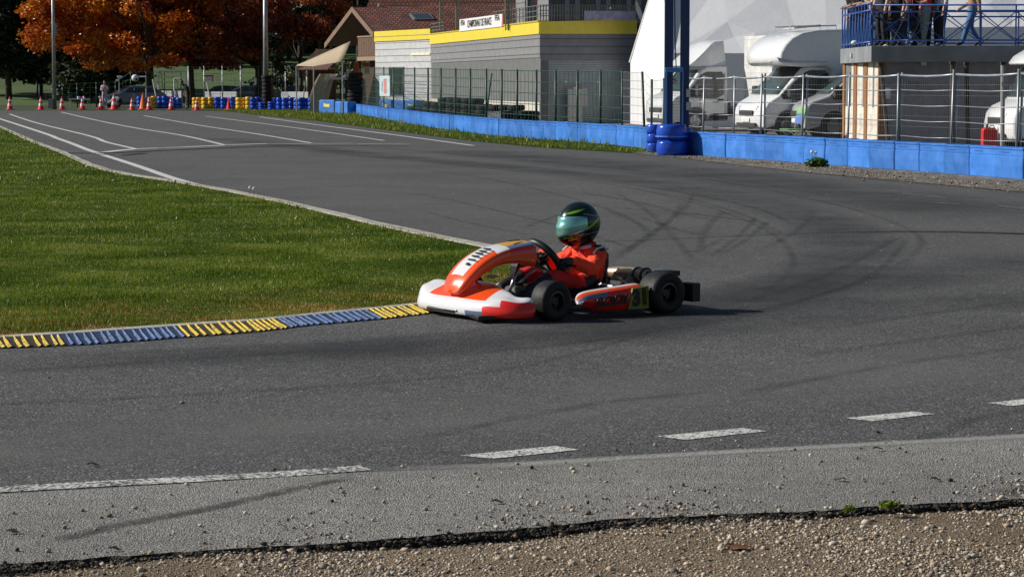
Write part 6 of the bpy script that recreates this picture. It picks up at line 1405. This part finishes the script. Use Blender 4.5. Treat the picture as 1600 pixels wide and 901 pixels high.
rb = MB().box((-.9, .1, 3.20), (.9, .7, .05), 0, rot=Matrix.Rotation(R(6), 3, 'Y')).build('roof_hatch', mat('hatch_plastic', (.5, .49, .48), .4), mh, bevel=.02); MB().tube([(-.3, .5, 3.1), (-.3, .5, 3.2), (-1.8, .5, 3.24), (-1.8, .5, 3.1)], .02).build('roof_rail', M_galv, mh); MB().tube([(-.3, -.5, 3.1), (-.3, -.5, 3.2), (-1.8, -.5, 3.24), (-1.8, -.5, 3.1)], .02).build('roof_rail', M_galv, mh)
vwheel(mh, -3.9, 1.0); vwheel(mh, -3.9, -1.0)
side_poly('side_window', [(-2.2, 1.5), (-3.2, 1.5), (-3.2, 2.1), (-2.2, 2.1)], 2.28, M_vg, mh, .012, 2.2)
# box lorry body beyond the motorhome's far side
a = P(1172, 130, 74.5); o = thing('box_trailer', 'plain white box trailer standing behind the motorhome', 'trailer', (P(1208, 130, 73.5).x, 73.5, 0), R(18)); hb_ = P(1174, 56, 74.5).z
bx_ = MB().box((1.4, 1.2, .35+(hb_-.35)/2), (2.8, 2.2, hb_-.35)).build('box_body', siding_mat('box_white', (.72, .72, .71), .27, 2, .75, .05, .5, .3), o, bevel=.02)
MB().box((.62, -.0, 1.25), (.46, .3, 1.5)).build('side_hatch', mat('grey_hatch', (.25, .26, .28), .5), o, bevel=.05)
for sy in (.2, 2.2): vwheel(o, 1.4, sy, .32)
# truck with wind deflector
tr = vehicle('flatbed_truck', 'white truck cab with a tall roof wind deflector behind the gantry', 'truck', 1086, 205.5, phi=22)
cab(tr, 2.0, M_vw, hood=(.95, 1.10), scr0=(.42, 1.26), scr1=(-.20, 2.0), rear=-1.18, roof=2.12, bumperx=.98)
MB().box((-3.3, 0, .62), (4.3, .8, .22)).build('chassis', M_blk, tr); MB().box((-3.4, 0, .78), (4.2, 2.1, .10)).build('load_bed', mat('bed_grey', (.3, .3, .3), .7), tr)
rows = []
for t, (xf, z, hw) in enumerate(((.10, 2.13, .88), (-.25, 2.36, .87), (-.60, 2.68, .80), (-.78, 2.86, .72), (-.86, 2.92, .66))): rows.append([(-1.12, -hw, 2.13), (xf-.25*(t < 4), -hw, max(2.13, z-.25)), (xf, -hw*.6, z), (xf+.05, 0, z+.03), (xf, hw*.6, z), (xf-.25*(t < 4), hw, max(2.13, z-.25)), (-1.12, hw, 2.13)])
df = MB().grid([[(.20, -.80, 2.12), (.28, 0, 2.14), (.20, .80, 2.12)], [(-.05, -.82, 2.30), (.02, 0, 2.36), (-.05, .82, 2.30)], [(-.38, -.80, 2.58), (-.30, 0, 2.66), (-.38, .80, 2.58)], [(-.68, -.72, 2.84), (-.62, 0, 2.90), (-.68, .72, 2.84)], [(-.84, -.66, 2.92), (-.82, 0, 2.96), (-.84, .66, 2.92)], [(-1.16, -.66, 2.95), (-1.16, 0, 2.97), (-1.16, .66, 2.95)]]).build('wind_deflector', M_vw, tr, smooth=True)
for s_ in (1, -1): MB().add([(.20, s_*.80, 2.12), (-.05, s_*.82, 2.30), (-.38, s_*.80, 2.58), (-.68, s_*.72, 2.84), (-.84, s_*.66, 2.92), (-1.16, s_*.66, 2.95), (-1.20, s_*.74, 2.30), (-1.14, s_*.86, 2.18), (-.6, s_*.86, 2.14)], [(0, 1, 2, 8), (2, 3, 4, 5, 6, 7, 8)]).build('deflector_cheek', M_vw, tr)
side_poly('lower_skirt', [(-1.15, .38), (-.50, .38), (-.50, .58), (-1.15, .58)], 2.0, M_trim, tr, off=.02)
for sy in (-.85, .85): vwheel(tr, -3.9, sy)
o = thing('scrap_frame', 'rusty tangled metal frame lying on the truck bed', 'scrap metal', tr.matrix_world @ Vector((0, 0, 0))); o.location = P(1158, 160, 77.5); mb = MB(); M_rust = mat('rust', (.16, .05, .03), .85, var=.4)
for k in range(26): p = Vector((random.uniform(-.5, .5), random.uniform(-.3, .3), -.45)); q = p+Vector((random.uniform(-.4, .4), random.uniform(-.2, .2), random.uniform(.1, .55)*(1.2-abs(p.x+.3)))); mb.bar(p, q, .03, 0, 6)
mb.build('tangle', M_rust, o, fix=False)
# silver van
sv = vehicle('silver_van', 'silver van with its nose showing beside the terrace doors', 'van', 1303, 217, phi=6)
cab(sv, 1.9, M_vs, hood=(.86, 1.04), scr0=(.20, 1.22), scr1=(-.62, 1.86), rear=-4.0, roof=1.96, bumperx=.92)
vwheel(sv, -3.1, .83); vwheel(sv, -3.1, -.83)
# ambulance
am = vehicle('ambulance', 'white high-roofed ambulance with red trim and a white cross at the right edge', 'ambulance', 1632, 238, phi=8)
cab(am, 2.0, M_vw, hood=(.80, 1.02), scr0=(.28, 1.20), scr1=(-.1, 1.96), rear=-1.3, roof=2.06, bumperx=.84)
M_ared = mat('ambulance_red', (.80, .05, .06), .35, coat=.4)
hb2 = [(-4.8, .36), (-1.25, .36), (-1.25, .5), (-.2, 1.95), (.30, 1.98), (.34, 2.06), (.20, 2.30), (-.1, 2.56), (-.5, 2.66), (-4.8, 2.66)]
loft_body('high_roof', [(-4.8, 1.97), (.30, 1.98), (.33, 2.03), (.20, 2.18), (-.1, 2.34), (-.5, 2.42), (-4.8, 2.44)], 2.0, M_vw, am, taper=.05, bevel=.05, front_round=.15, zt=2.0)
loft_body('rear_body', [(-4.8, .36), (-1.3, .36), (-1.3, 1.96), (-4.8, 1.96)], 2.0, M_vw, am, taper=.05, bevel=.03, front_round=0)
side_poly('red_panel', [(.24, 2.06), (.12, 2.20), (-.14, 2.32), (-.5, 2.39), (-1.2, 2.41), (-1.2, 2.20), (-.5, 2.06)], 2.0, M_ared, am, .05, 2.0, off=.03)
side_poly('white_cross', [(.02, 2.27), (-.05, 2.27), (-.05, 2.22), (-.11, 2.22), (-.11, 2.17), (-.05, 2.17), (-.05, 2.10), (.02, 2.10), (.02, 2.17), (.08, 2.17), (.08, 2.22), (.02, 2.22)], 2.0, M_band, am, .05, 2.0, off=.040)
side_poly('red_stripe', [(.0, .98), (-.0, 1.06), (-.25, 1.04), (-.6, 1.22), (-1.4, 1.5), (-1.4, 1.40), (-.6, 1.12), (-.25, .95)], 2.0, M_ared, am, off=.022)
side_poly('grey_swirl', [(.05, 1.62), (-.3, 1.82), (-.7, 1.86), (-.7, 1.80), (-.3, 1.75), (-.02, 1.5)], 2.0, mat('swirl_blue', (.35, .42, .5), .4), am, off=.026)
vwheel(am, -3.4, .88); vwheel(am, -3.4, -.88)

# ============================================================ far left side
def car(label, px, yb, m, phi, h=1.45, L_=4.2, name='parked_car'):
    o = thing(name, label, 'car', G(px, yb), math.pi+R(phi)); w_ = 1.75
    prof = [(-L_/2, .30)]+[(x-1.3, z-.04) for x, z in arch(0, .36, .30)]+[(x+1.3, z-.04) for x, z in arch(0, .36, .30)]+[(L_/2-.05, .3), (L_/2, .55), (L_/2-.1, .78), (L_/2-1.0, .95), (L_/2-1.65, h-.08), (L_/2-2.1, h), (-L_/2+.9, h-.04), (-L_/2+.25, 1.0), (-L_/2, .85)]
    loft_body('body', prof, w_, m, o, taper=.28, bevel=.05, zt=.9)
    wscreen('windscreen', (L_/2-1.06, .99), (L_/2-1.64, h-.10), w_*.84, w_*.72, M_vg, o); wscreen('rear_window', (-L_/2+.30, 1.02), (-L_/2+.86, h-.1), w_*.8, w_*.7, M_vg, o)
    for s_ in (1, -1):
        side_poly('side_window', [(L_/2-1.30, .98), (L_/2-1.75, h-.12), (-L_/2+1.0, h-.14), (-L_/2+.5, 1.0)], w_, M_vg, o, .28, .9, side=s_)
        MB().box((L_/2-.10, s_*.62, .70), (.16, .30, .12)).build('headlight', M_head, o, bevel=.02); vwheel(o, 1.3, s_*.78, .31, .2); vwheel(o, -1.3, s_*.78, .31, .2)
    return o
M_cred = mat('car_red', (.40, .012, .015), .25, coat=.8); M_cgrey = mat('car_grey_blue', (.09, .12, .16), .25, coat=.8); M_cdark = mat('car_dark', (.02, .025, .03), .25, coat=.8)
car('grey blue parked car half hidden behind the tall orange cone', 207, 168.3, M_cgrey, 25); car('red parked car beside the lamp post tyre column', 396, 160.6, M_cred, 20, name='parked_car'); car('dark parked car just left of the red car', 384, 161, M_cdark, 30)
car('dark car parked behind the white boards right of the lamp post', 460, 160.3, M_cdark, 5); car('dark green car behind the white boards under the red trees', 345, 160.6, mat('car_green', (.015, .035, .03), .25, coat=.8), 8)
def lowboard(x0, x1, y, h, label):
    a = G(x0, y); b = G(x1, y+.3); o = thing('advert_board', label, 'board', (a+b)/2, math.atan2(b.y-a.y, b.x-a.x)); L_ = (b-a).length; n = max(1, round(L_/1.6))
    for k in range(n): MB().box((-L_/2+L_*(k+.5)/n, 0, h/2+.55), (L_/n-.04, .04, h)).build('panel', mat('board_white', (.60, .61, .62), .6, var=.1), o)
    for k in range(n+1): MB().bar((-L_/2+L_*k/n, .06, 0), (-L_/2+L_*k/n, .06, h+.55), .03).build('stake', M_galv, o)
lowboard(238, 284, 167.6, .55, 'white boards behind the blue and yellow tyre stacks, left group with the diagonal prop'); lowboard(320, 370, 167.8, .5, 'white boards below the small red and white sign, middle group'); lowboard(439, 483, 168.2, .5, 'white boards right of the black tyre column at the lamp post')
lw_ = [(295, .0), (319.5, 0), (348, 0), (376.5, 0), (446.5, 0), (480, 0), (493.5, 0), (509, 0), (517, 0)]
fp_ = [G(x, 168.2) for x, _ in lw_]; ft_ = [P(x, 103.5, g_.y).z for (x, _), g_ in zip(lw_, fp_)]
fence_line('wire_fence', 'tall thin wire fence on grey posts before the green meadow', 'fence', fp_, ft_, .5, .4, M_galv, M_gwire, .04, .006, .008)
fx_ = [62, 82, 98, 121, 151, 181, 205, 229, 257, 283]; fp_ = [G(x, 167.8) for x in fx_]; ft_ = [P(x, 132-(x-62)*.04 if x < 200 else 112, g_.y).z for x, g_ in zip(fx_, fp_)]
fence_line('mesh_fence', 'dark green mesh fence before the dark wood at far left', 'fence', fp_, ft_, .4, .3, M_gpost, M_gwire, .04, .007, .012)
for (x, y0, y1), l in zip(((340.2, 121, 132), (367.8, 123, 133), (399, 122, 133), (467.5, 122, 133)), ('white paper strip on the wire fence, nearest the red and white sign', 'white paper strip on the wire fence, second right of the red and white sign', 'white paper strip on the wire fence just left of the lamp post tyre column', 'white paper strip on the wire fence, alone right of the lamp post')):
    o = tag(MB().box((0, 0, 0), (.15, .02, .46), 0).build('paper_strip', M_band), l, 'paper'); o.location = P(x, (y0+y1)/2, 151.5)
o = thing('direction_sign', 'small white sign with dark blue top band and red arrow edge on the wire fence', 'sign', P(327, 123, 151.3)); MB().box((0, 0, 0), (.52, .03, .40)).build('board', M_band, o); MB().box((0, -.02, .17), (.52, .012, .09)).build('top_band', mat('sign_navy', (.05, .06, .16), .6), o); MB().box((.23, -.02, -.05), (.07, .012, .33)).build('red_edge', M_cone, o); MB().box((-.03, -.02, -.05), (.26, .012, .10)).build('pink_print', mat('pink_print', (.8, .45, .5), .6), o)
for x0, y0, x1, y1, l in ((238.5, 124, 247, 156, 'white diagonal prop leaning left of the white boards under the trees'), (323, 129, 331, 154, 'white diagonal prop below the small red and white sign'), (472, 152, 479, 112, 'thin grey diagonal brace near the end of the wire fence')):
    a = P(x0, y0, 150); b = P(x1, y1, 150); o = thing('prop', l, 'prop', (b.x, b.y, 0)); lo_, hi_ = (b, a) if b.z < a.z else (a, b); o.location = (lo_.x, lo_.y, 0); d = hi_-Vector((lo_.x, lo_.y, lo_.z)); MB().bar((-d.x*lo_.z/d.z*0, 0, 0), (d.x, 0, hi_.z), .04).build('shaft', M_band if x0 != 472 else M_galv, o)
def goal(x0, x1, yt, Y, label):
    a = P(x0, yt, Y); b = P(x1, yt, Y); o = thing('goal_frame', label, 'goal', (a.x, Y, 0)); w_ = b.x-a.x
    for x in (0, w_): MB().bar((x, 0, 0), (x, 0, a.z), .055).build('post', M_band, o)
    MB().bar((0, 0, a.z), (w_, 0, a.z), .055).build('crossbar', M_band, o); MB().tube([(0, 0, a.z), (0, 1.5, a.z*.9), (0, 2, 0)], .03).build('net_stay', M_galv, o)
goal(247.5, 290.5, 111.5, 156, 'white frame goal behind the left group of white boards'); goal(272, 283, 123, 170, 'smaller grey goal frame seen through the large white one')
p = P(211, 122, 151); o = thing('globe_on_arm', 'white ball at the end of a white arm from a post under the red tree', 'lamp', (P(228, 120, 151).x, 151, 0)); MB().bar((0, 0, 0), (0, 0, P(228, 120, 151).z), .05).build('post', M_galv, o); MB().bar((0, 0, P(228, 120, 151).z), (p.x-o.location.x, 0, P(228, 120, 151).z), .035).build('arm', M_band, o)
MB().sphere((p.x-o.location.x, 0, p.z), .23, 0, 20, 12).build('ball', M_band, o, smooth=True); MB().sphere((p.x-o.location.x+.10, -.16, p.z-.08), (.09, .06, .09), 0, 10, 6).build('dark_patch', M_blk, o, smooth=True)
p = P(186, 120, 152); o = thing('floodlight_pole', 'slim pole with two small white lamps right of the person in pale clothes', 'lamp', (p.x, 152, 0)); MB().bar((0, 0, 0), (0, 0, p.z), .035).build('pole', M_galv, o)
for dx, dz in ((-.02, .0), (-.10, -.24), (.14, -.02)): MB().box((dx, -.06, p.z+dz), (.16, .12, .12)).build('lamp_head', M_band, o, bevel=.02)
o = thing('folding_table', 'white-topped folding table with cups beyond the cones', 'table', G(124, 168.6)); zt2 = P(124, 155.2, o.location.y).z
MB().box((0, 0, zt2), (1.35, .6, .05)).build('table_top', M_band, o)
for sx_ in (-.6, .6):
    for sy in (-.25, .25): MB().bar((sx_, sy, 0), (sx_, sy, zt2), .02).build('leg', M_galv, o)
for k, x in enumerate((-.08, .05, .30)): q = tag(MB().lathe([(0.001, 0), (.05, 0), (.06, .16), (0.001, .16)], n=12).build('cup', [M_band, mat('cup_blue', (.1, .15, .45), .5), M_band][k], smooth=True), ['white cup on the folding table, left of the blue one', 'blue cup on the folding table', 'white cup on the folding table, right of the blue one'][k], 'cup'); q.location = Vector(o.location)+Vector((x, 0, zt2+.026))
person('person in pale lilac clothes standing beyond the cones', G(164, 168.9), -R(90), (.48, .36, .46), (.42, .40, .52), shoes=(.5, .5, .5), pose=dict(elL=(.12, .22, 1.15), wrL=(.26, .08, 1.30), haL=(.28, .03, 1.36), elR=(.1, -.23, 1.15), wrR=(.25, -.1, 1.2), haR=(.28, -.05, 1.24)))
person('person in black leaning forward by the yellow tyre stacks', G(294, 170.6), -R(160), (.012, .012, .014), (.014, .014, .016), sleeve=(.36, .20, .14), scale=1.06, pose=dict(spine=(.05, 0, 1.14), chest=(.16, 0, 1.33), neck=(.28, 0, 1.44), jaw=(.35, 0, 1.47), head=(.38, 0, 1.56), crown=(.38, 0, 1.63), shL=(.15, .18, 1.37), shR=(.15, -.18, 1.37), elL=(.12, .26, 1.10), elR=(.12, -.26, 1.10), wrL=(.16, .25, .86), wrR=(.16, -.25, .86), haL=(.17, .24, .79), haR=(.17, -.24, .79)))
o = thing('motor_scooter', 'small pale scooter parked behind the tall red and white cone', 'scooter', G(173, 168.8), R(170)); 
for x in (-.45, .45): MB().lathe([(.14, -.05), (.24, -.05), (.25, 0), (.24, .05), (.14, .05), (.14, -.05)], (x, 0, .25), 'Y', 18).build('wheel', M_tyre, o, smooth=True)
MB().prism([(-.5, .42), (-.1, .40), (.1, .28), (.3, .3), (.45, .75), (.35, .85), (.2, .45), (-.05, .5), (-.2, .72), (-.6, .70)], -.13, .13).build('fairing', M_band, o, bevel=.04, seg=3); MB().bar((.38, -.28, .92), (.38, .28, .92), .018).build('handlebar', M_blk, o)
# lamp posts
def lamp(px, yb, r, label):
    g_ = G(px, yb); o = thing('lamp_post', label, 'lamp post', (g_.x, g_.y, 0)); MB().bar((0, 0, 0), (0, 0, 9.5), r, 0, 14, r2=r*.6).build('pole', M_galv, o, smooth=True); MB().bar((0, 0, 9.4), (-1.2, -.3, 9.8), .04).build('arm', M_galv, o); MB().box((-1.5, -.35, 9.85), (.7, .3, .14)).build('lantern', M_frm, o, bevel=.04)
    if px < 100: MB().box((.10, -.02, 4.9), (.22, .2, .75)).build('control_box', M_galv, o); MB().box((-.22, 0, .35), (.3, .3, .6)).build('base_cover', mat('base_grey', (.3, .3, .3), .7), o)
lamp(85.5, 171, .125, 'tall grey lamp post standing among the cones at far left'); lamp(416, 170.2, .19, 'thick grey lamp post rising from the black tyre column')

# ============================================================ trees
M_bark = mat('bark', (.05, .038, .028), .95, var=.4, scale=4, bump=.6, bscale=14); M_barkp = mat('pale_bark', (.20, .17, .13), .9, var=.4, scale=3)
L_or = leaf_mat('autumn_orange', [(.2, (.10, .018, .006)), (.38, (.40, .07, .014)), (.55, (.66, .17, .016)), (.72, (.72, .33, .025)), (.9, (.55, .34, .06))], sc=.55, trans=.3, fine=5, rough=.35)
L_rd = leaf_mat('autumn_red', [(.2, (.05, .010, .006)), (.42, (.20, .036, .012)), (.62, (.36, .08, .02)), (.85, (.52, .20, .06))], sc=.6, trans=.25, fine=5, rough=.35)
L_dg = leaf_mat('dark_green', [(.25, (.008, .022, .010)), (.5, (.018, .042, .016)), (.8, (.045, .07, .022))], sc=.35, trans=.15, fine=3)
L_mix = leaf_mat('mixed_green', [(.25, (.015, .030, .012)), (.5, (.035, .055, .018)), (.7, (.09, .07, .02)), (.9, (.16, .09, .03))], sc=.4, trans=.2, fine=3)
def limb(mb, a, b, r0, r1, wob=.15, n=4):
    a, b = Vector(a), Vector(b); L_ = (b-a).length; pts = [a.lerp(b, k/n)+Vector((random.uniform(-1, 1), random.uniform(-1, 1), 0))*wob*L_*.2*math.sin(math.pi*k/n) for k in range(n+1)]
    mb.tube(pts, [r0+(r1-r0)*k/n for k in range(n+1)], 0, 7)
def tree(name, label, cat, x, y, H, tr_, clumps, nl, ls, lm, bark=M_bark, trunk_h=None, branches=7, shell=.45, flat=.7):
    o = thing(name, label, cat, (x, y, 0)); th = trunk_h or H*.45; mb = MB(); limb(mb, (0, 0, -.3), (random.uniform(-.2, .2), 0, th), tr_, tr_*.6, .05, 5)
    for c in clumps[:branches]: limb(mb, (0, 0, th*random.uniform(.55, .95)), (c[0]*.85, c[1]*.85, c[2]), tr_*.38, tr_*.08, .3)
    mb.build('trunk', bark, o, smooth=True, fix=False); V, F = leaves(clumps, nl, ls, flat, shell); np_mesh('crown', V, F, lm, o); return o
def clumps(cx, cy, cz, rx, ry, rz, n, s0, s1, zmin=None):
    out = []
    while len(out) < n:
        a = Vector((random.gauss(0, 1), random.gauss(0, 1), random.gauss(0, 1))).normalized()*random.uniform(.45, 1)**.6; s_ = random.uniform(s0, s1); z = cz+a.z*rz
        if zmin is not None and z-s_*.5 < zmin: continue
        out.append((cx+a.x*rx, cy+a.y*ry, z, s_*random.uniform(.9, 1.5), s_, s_*random.uniform(.55, .9)))
    return out
tx = G(233, 167).x*1.06; Yt = 160
tree('maple_tree', 'broad tree in bright orange autumn leaf at left', 'tree', P(233, 150, Yt).x, Yt, 13, .34, clumps(-1.8, 0, 7.2, 6.6, 4.5, 4.6, 60, .8, 1.5, 2.6)+[(-5.6, -1.5, 5.6, 1.4, 1.1, .7), (-6.6, -1, 6.3, 1.3, 1, .6), (-4.3, -2, 3.9, 1.2, 1, .55), (-3.0, -2, 2.9, 1.2, 1, .5), (-.8, -2, 2.75, 1.3, 1, .45), (1.5, -2, 3.1, 1.3, 1, .5)], 52000, .13, L_or, trunk_h=5.5)
tree('oak_tree', 'tree in dark red-brown leaf with forked trunk, behind the small red and white sign', 'tree', P(404, 150, 162).x, 162, 14, .36, clumps(-1.2, .5, 7.6, 6.0, 4.5, 4.9, 56, .8, 1.4, 3.0)+[(-5.5, -1, 3.5, 1.4, 1, .5), (-3.6, -1.4, 3.0, 1.4, 1, .5), (-2, -1.2, 2.9, 1.2, 1, .45), (4.2, -1, 5.0, 1, 1, .5)], 40000, .13, L_rd, trunk_h=4.0, branches=12)
tree('oak_tree', 'smaller thin-leaved red tree between the lamp post and the chalet', 'tree', P(470, 150, 176).x, 176, 12, .22, clumps(0, 0, 7.8, 4.0, 3, 3.6, 30, .5, 1.0, 4.4), 9000, .12, L_rd, trunk_h=5)
tree('maple_tree', 'orange tree filling the gap between the bright tree and the dark red tree', 'tree', P(300, 150, 172).x, 172, 13, .3, clumps(0, 0, 7.4, 4.5, 3, 4.5, 36, .8, 1.3, 3.2), 16000, .15, L_rd, trunk_h=5)
tree('young_tree', 'thin young tree with dark leaves right beside the lamp post', 'tree', P(424, 150, 150).x, 150.5, 6, .06, [(.3, 0, 3.2, .55, .4, .5), (.5, 0, 2.5, .4, .3, .35), (.1, 0, 4.3, .5, .4, .6)], 900, .12, L_dg, trunk_h=4)
# dark wood at left and behind
lab = ['dark conifer at the far left edge of the wood', 'dark conifer second from the left edge', 'dark broadleaf tree right of the lamp post among the cones', 'dark tree seen between the orange boughs', 'dark conifer behind the orange crown', 'tall dark tree above the white boards', 'dark tree behind the red-brown crown', 'dark conifer left of the chalet ridge', 'dark tree filling the gap left of the chalet gable', 'dark conifer above the small shed', 'dark tree above the chalet ridge', 'dark conifer over the rear house', 'dark tree above the championship banner', 'shrubby dark tree behind the folding table', 'shrubby dark tree behind the person in pale clothes']
for i, (px, Y, H, rx, lm, ty) in enumerate(((-30, 186, 15, 3.6, L_mix, 'b'), (14, 181, 16, 3.2, L_dg, 'c'), (62, 184, 15, 3.4, L_mix, 'b'), (112, 190, 16, 3.6, L_dg, 'b'), (175, 196, 17, 4, L_dg, 'c'), (240, 262, 18, 4.5, L_dg, 'b'), (330, 264, 18, 5, L_dg, 'b'), (392, 262, 19, 5.0, L_mix, 'b'), (452, 266, 20, 5.6, L_mix, 'b'), (500, 260, 19, 5.2, L_dg, 'b'), (560, 215, 20, 5.0, L_dg, 'b'), (640, 215, 21, 5.2, L_dg, 'b'), (735, 215, 21, 5.5, L_dg, 'b'), (128, 176, 4.0, 2.6, L_mix, 's'), (178, 178, 4.4, 2.6, L_dg, 's'))):
    p = P(px, 150, Y); gzz = max(0, Y-171)*.050; lo = {'b': (1.0 if px < 200 else 3.6), 'c': .8, 's': .2}[ty]
    cl = clumps(0, 0, H*.5 if ty != 's' else H*.5, rx, rx*.8, H*.45, 44 if ty != 's' else 22, .9 if ty != 's' else .5, 1.7 if ty != 's' else .9, lo)
    if ty == 'c': cl = [(c[0]*(1.15-c[2]/H*.9), c[1], c[2], c[3], c[4], c[5]*.6) for c in cl]
    o = tree('conifer_tree' if ty == 'c' else ('shrub' if ty == 's' else 'forest_tree'), lab[i], 'tree' if ty != 's' else 'shrub', p.x, Y, H, .28 if ty != 's' else .08, cl, 15000 if ty != 's' else 6000, .26 if ty != 's' else .15, lm, trunk_h=H*.5); o.location.z = gzz-.1
# far wood on the slope
cl = []
for k in range(620):
    Y = random.uniform(262, 330); X = random.uniform(-150, 80); z = (Y-171)*.050+max(0, Y-300)*.1; h = random.uniform(7, 15)
    for q in range(3): cl.append((X+random.uniform(-1, 1), Y, z+h*(.25+.3*q), 2.6-.5*q, 2.4, h*.22))
V, F = leaves(cl, 180000, .50, .8, .5); tag(np_mesh('far_wood', V, F, L_dg), 'dark wooded slope closing the view above the meadow', 'wood', kind='stuff')
cl = []
for k in range(60): Y = random.uniform(196, 235); X = random.uniform(-22, -11); cl.append((X, Y, (Y-171)*.050+.3, random.uniform(.6, 1.4), .8, random.uniform(.3, .7)))
V, F = leaves(cl, 7000, .16, .8, .3); tag(np_mesh('meadow_scrub', V, F, L_mix), 'low scrub on the green slope under the trees', 'shrub', kind='stuff')
for k, px in enumerate((433, 438, 441, 456, 430)):
    p = P(px, 130, 196+k*3); o = thing('fence_stake', 'short wooden stake standing in the green meadow slope', 'stake', (p.x, 196+k*3, (25+k*3)*.050-.2), 0, 'stakes in the meadow'); MB().bar((0, 0, 0), (0, 0, 1.1), .06, 0, 6).build('stake_shaft', M_tim, o)
